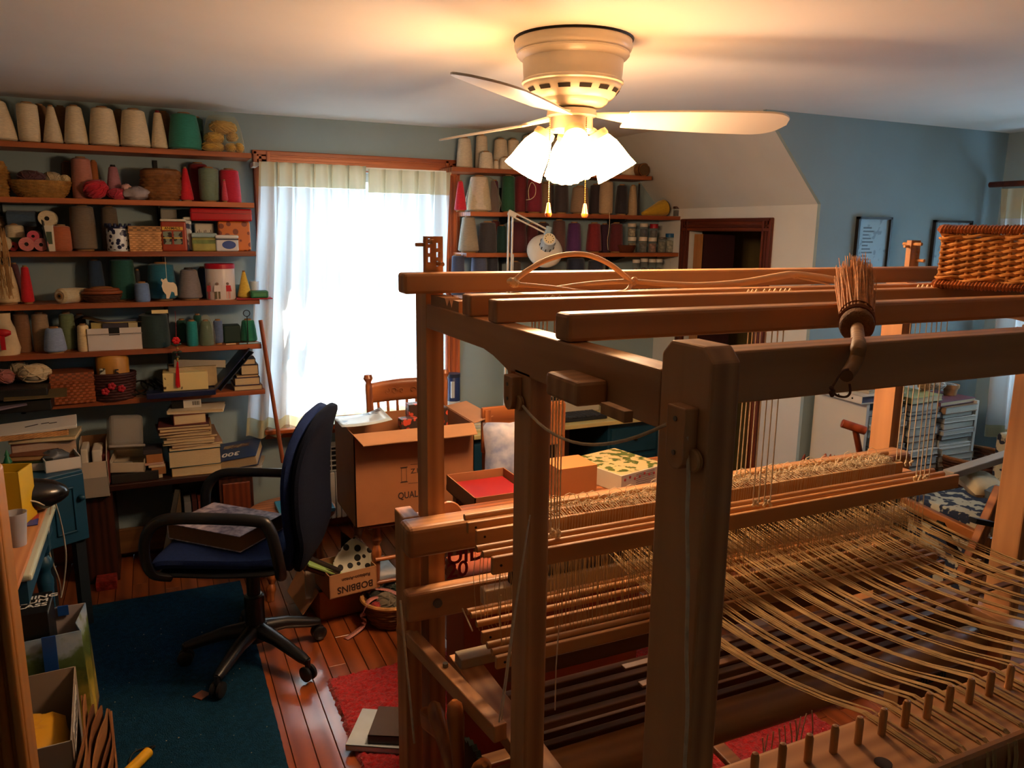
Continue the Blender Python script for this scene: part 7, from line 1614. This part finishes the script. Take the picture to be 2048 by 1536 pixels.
e = cr.color_ramp.elements; e[0].position = .1; e[0].color = lin((150,44,40)); e[1].position = .55; e[1].color = lin((120,160,200))
for p_, c_ in ((.18,(206,176,70)), (.27,(140,128,50)), (.34,(70,84,36)), (.42,(96,120,70)), (.46,(170,190,206))): q = e.new(p_); q.color = lin(c_)
def face(nm, pts, m, sol=.003): MB().add(pts, [tuple(range(len(pts)))]).build(nm, m, t, solid=sol)
tb_ = .012
face('front_panel', [(bX0,bY0,.002),(bX1,bY0,.002),(bX1-tb_,bY0+.01,bH),(bX0,bY0+.01,bH-.01)], m_land); face('back_panel', [(bX0,bY1,.002),(bX1,bY1,.002),(bX1-tb_,bY1-.01,bH),(bX0,bY1-.01,bH)], mat('bag_inside', (190,180,180), .5))
face('gusset', [(bX1,bY0,.002),(bX1,(bY0+bY1)/2,.002),(bX1-.035,(bY0+bY1)/2,bH-.02),(bX1-tb_,bY0+.01,bH)], m_land); face('gusset', [(bX1,(bY0+bY1)/2,.002),(bX1,bY1,.002),(bX1-tb_,bY1-.01,bH),(bX1-.035,(bY0+bY1)/2,bH-.02)], m_land)
face('base_panel', [(bX0,bY0,.003),(bX1,bY0,.003),(bX1,bY1,.003),(bX0,bY1,.003)], MATS['bag_inside'])
m_bh = mat('bag_handle_blue', (24,72,150), .5)
xx = at(97, 1275, Y=bY0).x; MB().box(xx-.02, xx+.02, bY0-.006, bY0-.001, .14, bH+.004).build('handle_strap', m_bh, t); MB().box(-.385,-.352, bY1-.02, bY1-.015, bH-.03, bH+.006).build('handle_strap', m_bh, t)
q = at(88, 1205, Y=2.86); t = thing('museum_box', 'black box lettered CORNING MUSEUM OF GLASS standing in the shopping bag', 'box', (-.465, 2.83, .004))
tz2 = .46; MB().box(-.10,.075,-.085,.08,.25,tz2).build('box', mat('matt_black', (12,12,13), .45), t, local=True, bevel=.002)
MB().box(-.085,.065,-.075,.07,0,.249).build('lower_box', MATS['matt_black'], t, local=True)
MB().box(.0755,.0765,-.08,.075,tz2-.012,tz2-.004).build('silver_edge', mat('silver_edge', (120,140,150), .3), t, local=True)
wt = mat('ink_bright', (220,220,216), .6)
for k, s_ in enumerate(('CORNING', 'MUSEUM', 'OF GLASS')): text('lettering', s_, .034, WM(t) @ Matrix.Translation((.0-.010*k, .040-.032*k, tz2+.0004)), wt, t, sx=1.2)
# ---- carton with a yellow thing, folders and corrugated card
t = open_box('cardboard_carton', 'grey white open carton with yellow paper inside on the floor', (-.44, 2.44, .05), .27, .42, .25, R(3), mat('carton_grey', (150,134,120), .7))
Mq = WM(t)
for k in range(3):
    q = Mq @ Vector((.02-.03*k, -.02+.02*k, .15+.015*k)); o = MB().ell((0,0,0), (.10-.015*k,.14-.02*k,.05-.008*k), 18, 10, .18, seed=k+3).build('crumpled_paper', mat('paper_yellow_%d' % k, [(206,150,20),(196,140,16),(214,164,36)][k], .6), smooth=True); o.location = q; tag(o, ['broad lump of yellow paper at the bottom of the grey white carton','middle lump of yellow paper in the grey white carton','topmost lump of yellow paper in the grey white carton'][k], 'paper', 'yellow paper lumps')
MB().box(.136,.1375,-.16,.10,.17,.245).build('scribbled_label', mat('label_w', (206,200,190), .6), t, local=True)
b = MB()
for k in range(10): b.box(.1375,.138,-.14+.024*k,-.13+.024*k,.19+.006*math.sin(k*2),.225+.008*math.sin(k*1.3))
b.build('scribble', MATS['ink_black'], t, local=True, kind='stuff')
o = MB().box(-.62,-.27,2.20,2.66,.002,.048).build('base_crate', mat('crate_brown', (92,56,30), .8)); tag(o, 'flat brown crate under the grey white carton', 'crate')
for k in range(8):
    x = -.288+.0115*k; hh = .235-.012*k+.012*math.sin(k*2.2)
    o = MB().grid(2, 6, lambda u, v: (x+.012*math.sin(v*4+k)+.016*u*0, 2.16+.40*v, .003+(hh+.014*math.sin(v*7+k))*u)).build('paper_bag', mat('paper_bag_%d' % (k % 3), [(120,74,38),(140,92,50),(104,62,34)][k % 3], .8), solid=.005)
    tag(o, '%s of the folded brown paper bags standing beside the grey white carton' % ['innermost','second','third','fourth','fifth','sixth','seventh','outermost'][k], 'paper bag', 'folded paper bags')
t = thing('corrugated_sheet', 'ribbed brown corrugated cardboard standing at the picture bottom', 'cardboard', (-.40, 2.10, 0))
MB().grid(120, 2, lambda u, v: (-.60+.40*u, 2.10+.006*math.sin(u*120*1.05), .002+.20*v+.01*v*math.sin(u*30))).build('corrugated_face', mat('corrugated', (132,80,38), .8), t, smooth=True, solid=.002)
MB().box(-.60,-.20,2.118,2.122,.002,.19).build('backing', mat('backing_card', (110,66,32), .8), t)
# ---- yellow torch with a wrist strap
A, Bq = at(298, 1503, Z=.027), at(225, 1575, Z=.027)
t = thing('yellow_torch', 'yellow cylindrical torch with a black wrist strap on the blue rug', 'torch', (A.x, A.y, .009))
MB().tube([A, A+(Bq-A)*.02, A.lerp(Bq,.9), Bq], [.012,.0175,.0175,.0175], 16).build('barrel', mat('torch_yellow', (214,164,20), .35), t, smooth=True)
MB().tube(smooth_path([A, at(303,1497,Z=.02), at(310,1492,Z=.014), at(290,1496,Z=.013), at(268,1505,Z=.013), at(258,1525,Z=.013), at(262,1545,Z=.013)], 4), .0028, 6).build('wrist_strap', m_black, t, smooth=True)
# ================================================================== RIGHT SIDE: BOOKCASE, LOUNGE CHAIR
KX, KX1, KY0, KY1, KZ = 3.11, 3.95, 2.60, 2.93, .895
t = thing('bookcase', 'low white bookcase crammed with stacked books under the framed sampler', 'bookcase', ((KX+KX1)/2, KY1, 0)); m_bk = mat('bookcase_white', (206,202,190), .5)
for nm, bx_ in (('side_panel', (KX,KX+.02,KY0,KY1,0,KZ)), ('side_panel', (KX1-.02,KX1,KY0,KY1,0,KZ-.05)), ('shelf_board', (KX+.02,KX1-.02,KY0+.01,KY1,.38,.40)), ('back_board', (KX+.02,KX1-.02,KY1-.012,KY1,0,KZ-.02)), ('base_board', (KX+.02,KX1-.02,KY0+.01,KY1,.04,.06))): MB().box(*bx_).build(nm, m_bk, t, bevel=.002)
cols = [(150,150,146),(70,62,50),(196,186,160),(120,110,96),(206,196,176),(86,70,54),(150,120,90),(52,56,66),(176,170,160),(60,52,46),(196,190,176),(90,98,110),(140,132,120),(206,200,190)]
cn = ['grey','dark olive','buff','taupe','ivory','brown','tan','slate','pale grey','charcoal','cream','blue grey','putty','white']
ordn = ['lowest','second','third','fourth','fifth','sixth','seventh','eighth','ninth','tenth','eleventh','twelfth','thirteenth','fourteenth','fifteenth','topmost']
for ci, (xa, xb, nm, nb, ztop) in enumerate(((KX+.025, KX+.30, 'beside the white panel', 14, .86), (KX+.31, KX+.55, 'behind the tie cords', 15, .86), (KX+.56, KX+.83, 'nearest the dormer curtain', 15, .83))):
    zz = .4005; rn = random.Random(ci+31); ths = [rn.uniform(.014,.046) for _ in range(nb)]; sc_k = (ztop-.4005-.0006*nb)/sum(ths)
    for k in range(nb):
        th = ths[k]*sc_k; j = (k*5+ci*3) % 14; dx = rn.uniform(-.02,.0) if ci == 2 else rn.uniform(-.012,.012); w2_ = (xb-xa)*rn.uniform(.84,.98); d2_ = rn.uniform(.2,.27)
        book(((xa+xb)/2+dx, KY0-.01+d2_/2+rn.uniform(-.01,.02), zz), (w2_, d2_, th), R(180 if rn.random() < .5 else 0)+rn.uniform(-.04,.04), cols[j], '%s %s book counting up the bookcase stack %s' % (ordn[k] if k < nb-1 else 'topmost', cn[j], nm), pages=(190,186,170), group='books stacked in the white bookcase'); zz += th+.0006
tagz = KZ
o = thing('ring_binder', 'flat white ring binder on top of the white bookcase end', 'binder', (KX+.10, KY0+.14, KZ+.001), rotz=R(-4))
MB().box(-.13,.15,-.15,.14,0,.004).box(-.13,.15,-.15,.14,.036,.04).box(-.13,-.126,-.15,.14,0,.04).build('cover', mat('binder_white', (206,200,188), .35), o, local=True, bevel=.001)
MB().box(-.12,.14,-.14,.13,.005,.034).build('pages', mat('binder_sheets', (90,90,110), .7), o, local=True)
for k in range(3): MB().ell((-.131,-.09+.09*k,.02), (.003,.005,.005), 8, 6).build('rivet', m_black, o, local=True)
zz = KZ+.0415
for k, (w2_, d2_, th, rt_, cov, lab) in enumerate(((.26,.2,.016,5,(186,176,156),'buff magazine on the white binder'),(.24,.2,.02,-3,(120,112,100),'taupe magazine second above the white binder'),(.25,.19,.014,9,(60,60,66),'dark magazine third above the white binder'),(.22,.17,.016,-6,(206,200,186),'pale magazine topmost above the white binder'))):
    book((KX+.16+.01*k, KY0+.14, zz), (w2_, d2_, th), R(rt_), cov, lab, name='magazine', cat='magazine'); zz += th+.0005
for k, (x, w2_, th, cov, lab) in enumerate(((KX+.44,.24,.03,(176,176,120),'yellow green book on top of the middle bookcase stack'),(KX+.68,.30,.022,(120,70,80),'dull pink book on top of the stack by the dormer curtain'))):
    book((x, KY0+.12, .8655 if k == 0 else .8355), (w2_, .22, th), R(3), cov, lab)
pot = at(1906, 795, Y=2.70); t = thing('terracotta_pot', 'small tan terracotta pot with pebbles on the bookcase stack', 'pot', (pot.x, 2.72, .8585+.0))
hp_ = at(1906, 768, Y=2.72).z-.8585
MB().lathe([(.030,0),(.036,hp_*.65),(.042,hp_*.66),(.043,hp_),(.036,hp_),(.034,hp_*.8)], 24).build('pot', mat('terracotta', (176,132,88), .8), t, local=True, smooth=True)
MB().ell((0,0,hp_*.85), (.033,.033,.012), 12, 8, .4, seed=1).build('pebbles', mat('pebbles', (150,150,146), .7, var=.5, vscale=80), t, local=True, smooth=True)
for k, (px, lab) in enumerate(((1850,'beige yarn cake beside the terracotta pot'),(1872,'white bobbin roll beside the terracotta pot'))):
    c = at(px, 790, Y=2.72); skein((c.x, 2.72, .896+.03), (.045,.04,.03), [(150,120,84),(190,186,176)][k], lab, seed=80+k)
# T-handled wooden stand
Yt = 2.25; A, Bq = at(1683, 846, Y=Yt), at(1732, 862, Y=Yt-.06); t = thing('wooden_swift_stand', 'T-handled reddish wooden stand in front of the white bookcase', 'stand', (at(1720,930,Y=Yt).x+.06, Yt, 0))
m_rw = wood('red_wood', (110,44,22), (150,70,36), 'X', .3)
MB().tube([A, A.lerp(Bq,.03), A.lerp(Bq,.97), Bq], [.014,.018,.018,.014], 14).build('handle', m_rw, t, smooth=True)
m0 = A.lerp(Bq,.55); e_ = at(1724, 930, Y=Yt); dd = (e_-m0)
MB().tube([m0, m0+dd, m0+dd*(m0.z/max(.01, m0.z-e_.z))], .013, 12).build('shaft', m_rw, t, smooth=True)
# little table with wooden tools
tq = at(1645, 940, Y=2.28); t = thing('tool_tub', 'round tub of wooden shuttles and white yarn behind the breast beam', 'tub', (tq.x, 2.30, 0))
MB().lathe([(.15,0),(.16,tq.z-.02),(.15,tq.z-.02),(.14,.01)], 28).build('tub', m_wick, t, local=True, smooth=True)
for k, (px, y0, r_, col, lab) in enumerate(((1608,908,.012,(96,40,24),'pointed red-brown shuttle in the tool tub'),(1650,907,.02,(140,66,34),'thick wooden shuttle bundle in the tool tub'),(1660,908,.012,(110,50,28),'slim wooden shuttle in the tool tub'),(1668,910,.012,(120,56,30),'last slim wooden shuttle in the tool tub'),(1686,912,.006,(150,80,44),'thin wooden stick in the tool tub'))):
    q = at(px, y0, Y=2.28); o = MB().tube([(q.x, 2.28, tq.z-.16), (q.x, 2.28, q.z-.03), (q.x+.004, 2.28, q.z)], [r_, r_, .002], 10).build('shuttle', mat('shuttle_%d' % k, col, .4), smooth=True); tag(o, lab, 'shuttle', 'shuttles in the tool tub')
for k, px in enumerate((1625, 1640)):
    q = at(px, 930, Y=2.26); skein((q.x, 2.26, q.z), (.03,.03,.022), (214,196,160), ['white yarn ball nearer the pointed shuttle','white yarn ball next to the thick shuttle bundle'][k], seed=90+k)
# framed samplers on the dormer cheek wall
for k, (x0, x1, y0, y1, lab) in enumerate(((1712,1779,434,560,'narrow dark-framed sampler with a text column on the blue wall'),(1866,1940,441,560,'dark-framed print half hidden by the wicker basket'))):
    a, b_ = at(x0,440,Y=YD).x, at(x1,440,Y=YD).x; zt, zb = at((x0+x1)/2,y0,Y=YD).z, at((x0+x1)/2,y1,Y=YD).z
    t = thing('framed_sampler', lab, 'picture', ((a+b_)/2, YD, zb), group='framed pictures')
    for bx_ in ((a,b_,zt-.012,zt),(a,b_,zb,zb+.012),(a,a+.012,zb,zt),(b_-.012,b_,zb,zt)): MB().box(bx_[0],bx_[1],YD-.022,YD-.001,bx_[2],bx_[3]).build('frame', mat('frame_dark', (30,26,24), .4), t)
    MB().box(a+.012,b_-.012,YD-.008,YD-.002,zb+.012,zt-.012).build('paper', pattern_mat('sampler_paper', (190,196,196), (150,158,160), 30, .4, 'NOISE'), t)
    MB().box(a+.012,b_-.012,YD-.0125,YD-.011,zb+.012,zt-.012).build('pane', glassy('picture_glass', (240,246,248), .04, .03), t)
    if k == 0:
        b = MB()
        for r2 in range(12): b.box(a+.05, a+.05+.06+.02*math.sin(r2*2.1), YD-.0086, YD-.008, zt-.06-r2*.018, zt-.052-r2*.018)
        b.build('printed_lines', mat('sampler_ink', (110,110,112), .7), t, kind='stuff')
# lounge chair with woven upholstery
m_up = pattern_mat('scroll_cloth', (176,170,146), (26,36,58), 22, .5, 'NOISE', .9)
t = thing('lounge_chair', 'wooden armchair in blue and cream scroll cloth beyond the loom', 'armchair', (3.3, 2.15, 0)); lw_ = wood('lounge_wood', (120,66,28), (170,106,52), 'Y', .35)
sZ = .56; A = at(1880, 1000, Z=sZ)
MB().box(3.01, 3.55, 1.87, 2.24, sZ-.09, sZ).build('seat_cushion', m_up, t, bevel=.02, seg=3)
MB().box(2.99, 3.02, 1.90, 2.22, .10, sZ-.10).build('side_cloth', m_up, t, bevel=.005)
MB().beam((2.985, 1.84, sZ-.07), (2.985, 2.26, sZ-.03), .03, .05).build('side_rail', lw_, t, bevel=.006)
MB().beam(at(2003, 975, Y=1.85), at(1925, 1150, Y=1.85), .035, .05).build('leg', lw_, t, bevel=.006)
MB().beam((3.04, 2.21, 0), (3.04, 2.21, sZ-.1), .04, .04).build('leg', lw_, t); MB().beam((3.5, 2.21, 0), (3.5, 2.21, sZ-.1), .04, .04).build('leg', lw_, t); MB().beam((3.5, 1.90, 0), (3.5, 1.90, sZ-.1), .04, .04).build('leg', lw_, t)
MB().beam(at(1880, 1045, Y=1.79), at(1925, 1130, Y=1.79), .03, .012).build('black_strap', m_black, t); MB().beam(at(1945, 1040, Y=1.78), at(1985, 1048, Y=1.78), .03, .02).build('black_strap', m_black, t)
MB().box(3.55, 3.63, 1.87, 2.24, .3, .80).build('backrest', m_up, t, bevel=.02, seg=3)
MB().beam(at(1897, 943, Y=2.0)+Vector((0,0,-.012)), at(2040, 898, Y=2.0)+Vector((0,0,-.012)), .05, .03).build('arm_board', mat('arm_grey', (160,150,136), .5), t, bevel=.004)
q = at(1962, 968, Y=1.98); cushion_thing('cushion', 'small oval cream cushion on the scroll cloth armchair', q, (.20,.16,.07), mat('cush_cream', (196,182,146), .9), (R(20),R(8),R(-10)), seed=8)
o = MB().obox(at(1988, 985, Y=1.9), (.07,.05,.035), (0,R(-12),R(-15))).build('small_book', mat('book_slate', (84,96,104), .5)); tag(o, 'small slate book on the armchair by the loom post', 'book')
# dark wicker basket behind it
q = at(1965, 915, Y=2.5); t = thing('round_basket', 'dark open wicker basket on the floor beyond the scroll cloth armchair', 'basket', (q.x, 2.55, q.z-.16))
weave(t, [(.13,.0),(.17,.10),(.19,.16)], 20, 9, MATS['willow_dark']); rim(t, .19, .165, m_wick, 1, .009)
MB().lathe([(.14,-.004),(.14,-(q.z-.162))], 18).build('stand', mat('stand_dark', (40,30,24), .7), t, local=True)
# small shuttle board peg standing by the warp
A = at(1962, 1120, Y=1.35); Bq = at(1952, 1215, Y=1.35)
o = MB().prism([(-.014,0),(.014,0),(.014,.13),(.011,.142),(.004,.148),(-.004,.148),(-.011,.142),(-.014,.13)], 0, .012, lambda u, v, d: Vector((A.x+.0+u, 1.35+d, A.z-.148+v))).build('end_peg', slat, loom)
# carton and bottles under the warp
t = thing('cardboard_carton', 'lettered brown carton under the warp threads', 'carton', (2.1, 1.72, 0)); xa = at(1808, 1300, Y=1.66).x
MB().box(xa, xa+.42, 1.66, 1.72, .02, at(1808,1245,Y=1.66).z).build('carton', mat('kraft_deep', (132,94,54), .8), t, bevel=.003)
text('lettering', 'OO', .09, frame_m((xa+.05, 1.6592, at(1825,1305,Y=1.66).z), (0,0,1), (-1,0,0)), MATS['ink_black'], t); text('lettering', 'natural', .06, frame_m((xa+.16, 1.6592, at(1850,1360,Y=1.66).z), (1,0,0), (0,0,1)), mat('ink_green', (24,50,44), .7), t)
o = MB().box(xa+.18, xa+.34, 1.60, 1.65, .60, .72).build('teal_box', mat('teal_card', (16,84,80), .5)); 
bpy.data.objects.remove(o)
# ================================================================== THINGS LYING ON TOP OF THE LOOM
# willow hamper tray
HX0, HX1, HY0, HY1, HZ0 = 0.0, 0.44, 0.0, 0.31, 0.0
HZ1 = HZ0+at(1870, 455, Y=1.393).z-1.5705
m_wil = mat('honey_willow', (204,136,68), .4, var=.35, vscale=26, bump=.25, bscale=60, spec=.5); m_wil2 = mat('dark_willow', (156,84,36), .4, var=.35, vscale=26, spec=.5)
t = thing('willow_hamper', 'rectangular honey willow hamper resting on the top beams', 'basket', (1.872, 1.393, 1.5705), rotz=math.atan2(-.918, .396))
MB().box(HX0+.01, HX1-.01, HY0+.01, HY1-.01, HZ0+.004, HZ0+.012).build('base', m_wil2, t, local=True)
nx_, ny_ = 14, 9
def loop_pts(n_per, ins=0.0):
    x0, x1, y0, y1 = HX0+ins, HX1-ins, HY0+ins, HY1-ins; pts = []
    a, b_ = nx_*n_per, ny_*n_per
    for i in range(a): pts.append((x0+(x1-x0)*i/a, y0, 0, -1, i/n_per))
    for i in range(b_): pts.append((x1, y0+(y1-y0)*i/b_, 1, 0, nx_+i/n_per))
    for i in range(a): pts.append((x1-(x1-x0)*i/a, y1, 0, 1, nx_+ny_+i/n_per))
    for i in range(b_): pts.append((x0, y1-(y1-y0)*i/b_, -1, 0, 2*nx_+ny_+i/n_per))
    return pts
rows = 14; rn = random.Random(6)
for k in range(rows):
    zz = HZ0+.028+(HZ1-HZ0-.056)*k/(rows-1); pts = []
    for (x, y, nx2, ny2, u) in loop_pts(5, .006):
        o_ = .0052*math.cos(math.pi*(u+k)); pts.append((x+nx2*o_, y+ny2*o_, zz+.0022*math.sin(math.pi*(u+k)+.9)))
    MB().tube(pts, .0046, 6, closed=True).build('weaver', m_wil, t, local=True, smooth=True)
for i, (x, y, nx2, ny2, u) in enumerate(loop_pts(1, .006)):
    MB().tube([(x, y, HZ0+.004), (x, y, HZ1-.006)], .0042, 7).build('stake', m_wil, t, local=True, smooth=True)
# waling bands under the rim and above the foot
for (zz, s_) in ((HZ1-.020, 1), (HZ1-.026, -1), (HZ0+.018, 1), (HZ0+.024, -1)):
    MB().tube([(x+nx2*(.003+.005*math.cos(math.pi*u*.66+s_)), y+ny2*(.003+.005*math.cos(math.pi*u*.66+s_)), zz+.003*math.sin(math.pi*u*.66+s_)) for (x, y, nx2, ny2, u) in loop_pts(5, .004)], .0038, 6, closed=True).build('waling', m_wil, t, local=True, smooth=True)
# plaited borders: slanted wraps following the edge
for zz in (HZ1-.004, HZ0+.006):
    b = MB(); lp = loop_pts(4, .003)
    for i, (x, y, nx2, ny2, u) in enumerate(lp):
        tx, ty = -ny2, nx2; c0 = Vector((x+nx2*.003, y+ny2*.003, zz)); j = rn.uniform(.85,1.15)
        d = Vector((tx*.4, ty*.4, 1)).normalized(); nn = Vector((nx2, ny2, 0))
        b.tube([c0-d*.010*j-nn*.004, c0-d*.006*j+nn*.005, c0+nn*.0085, c0+d*.006*j+nn*.005, c0+d*.010*j-nn*.004], [.003,.0048,.0054,.0048,.003], 6)
    b.tube([(x, y, zz) for (x, y, nx2, ny2, u) in lp], .0075, 8, closed=True)
    b.build('plaited_border', m_wil2, t, local=True, smooth=True, kind='stuff')
# straw whisk
m_bri = mat('broomcorn', (196,128,66), .75, var=.3, vscale=50); m_hand = wood('branch_handle', (120,80,44), (172,126,76), 'Z', .6, contrast=.8)
P0 = at(1714, 655, Y=.905); P1 = at(1709, 545, Y=1.16); ax = (P1-P0).normalized(); LEN = (P1-P0).length
t = thing('straw_whisk', 'straw whisk brush with a crooked branch handle lying across the loom beams', 'brush', P0)
M = Matrix.Translation(P0) @ ax.to_track_quat('Z','Y').to_matrix().to_4x4(); r0 = 33*mpp(P0)
MB().lathe([(.001,-.006),(r0*.72,-.005),(r0*.95,.0),(r0,.006),(r0,.022),(r0*.92,.026)], 28, M, cap=False).build('head', mat('cut_stub', (128,86,46), .8, bump=.6, bscale=200, var=.25), t, smooth=True)
b = MB(); rn = random.Random(12)
for k in range(420):
    a = rn.uniform(0, 2*math.pi); q = math.sqrt(rn.random()); a2 = a+rn.uniform(-.25,.25); q1 = q*rn.uniform(.9,1.25)
    ln_ = LEN*rn.uniform(.82,1.10)+(.03 if rn.random() < .06 else 0)
    p0 = M @ Vector((r0*.9*q*math.cos(a), r0*.9*q*math.sin(a), .015)); pm = M @ Vector((r0*.98*q*math.cos(a), r0*.98*q*math.sin(a), .06)); pe = M @ Vector((r0*1.20*q1*math.cos(a2)+rn.uniform(-.003,.003), r0*1.20*q1*math.sin(a2)+rn.uniform(-.003,.003), ln_))
    b.tube([p0, pm, pm.lerp(pe,.5)+Vector((rn.uniform(-.002,.002), 0, rn.uniform(-.002,.002))), pe], [.0016,.0015,.0012,.0006], 4)
b.build('bristles', m_bri, t, kind='stuff')
for zz, rr, th_ in ((.028,1.0,.0022),(.033,1.0,.0022),(.038,1.0,.0022),(.062,1.0,.0016)):
    MB().tube([M @ Vector((r0*rr*math.cos(a), r0*rr*math.sin(a), zz+.003*math.sin(a))) for a in [2*math.pi*i/26 for i in range(26)]], th_, 6, closed=True).build('binding', mat('binding_cord', (130,70,34), .7), t, smooth=True)
hpts = [P0, at(1716,676,Y=.845), at(1717,694,Y=.738), at(1714,715,Y=.728), at(1704,735,Y=.722), at(1692,751,Y=.712)]
MB().tube(smooth_path(hpts, 5), [12.5*mpp(P0)]*12+[11.5*mpp(P0)]*14, 12).build('handle', m_hand, t, smooth=True)
lp_ = smooth_path([at(1700,738,Y=.714), at(1685,742,Y=.70), at(1672,762,Y=.70), at(1664,778,Y=.70), at(1672,790,Y=.70), at(1690,794,Y=.70), at(1700,786,Y=.70), at(1699,768,Y=.70)], 5)
MB().tube(lp_, .0016, 6).build('hanging_loop', mat('leather_cord', (110,66,40), .7), t, smooth=True)
b = MB()
for x, y in ((1663,776),(1666,782),(1662,786),(1664,790)): b.ell(at(x,y,Y=.70), (.003,.003,.003), 8, 6)
b.build('knot', MATS['leather_cord'], t, smooth=True)
# bent branch with a looped end
YBr = 1.60; P = lambda x, y, dy=0: at(x, y, Y=YBr+dy)
m_br = wood('peeled_branch', (196,150,104), (232,190,146), 'X', .55, contrast=.9)
t = thing('bent_branch', 'peeled branch with a bent loop lying along the top of the loom', 'branch', P(1400, 580))
MB().tube(smooth_path([P(1024,570), P(1034,557), P(1060,538), P(1095,519), P(1135,509), P(1175,510), P(1215,526), P(1245,548), P(1262,565)], 5), [.0062]*41, 10).build('bow', m_br, t, smooth=True)
MB().tube(smooth_path([P(1018,568), P(1060,571,-.01), P(1110,576,-.015), P(1160,583,-.02), P(1215,587,-.02), P(1250,583,-.01), P(1263,568)], 5), [.0052]*31, 10).build('twig', m_br, t, smooth=True)
MB().tube(smooth_path([P(1110,576), P(1180,567), P(1262,563), P(1330,568,-.01), P(1400,571,-.015), P(1480,566,-.015), P(1560,552,-.01), P(1590,549), P(1650,556), P(1700,566)], 5), [.0042+.00022*i for i in range(23)]+[.0095]*23, 10).build('stem', m_br, t, smooth=True)
b = MB()
for k in range(6): b.ell(P(1022+2*k, 562+3*(k % 3)), (.010,.010,.008), 8, 6, .3, seed=k)
b.build('binding_knot', m_cord, t, smooth=True)
b = MB()
for x, y in ((1266,566),(1270,560),(1576,550),(1584,549),(1590,552)): b.ell(P(x,y), (.009,.009,.008), 8, 6, .3, seed=x)
b.build('burl', m_br, t, smooth=True)
MB().tube(smooth_path([P(1590,555), P(1640,565,-.02), P(1690,580,-.03)], 4), .002, 6).build('side_twig', m_br, t, smooth=True)
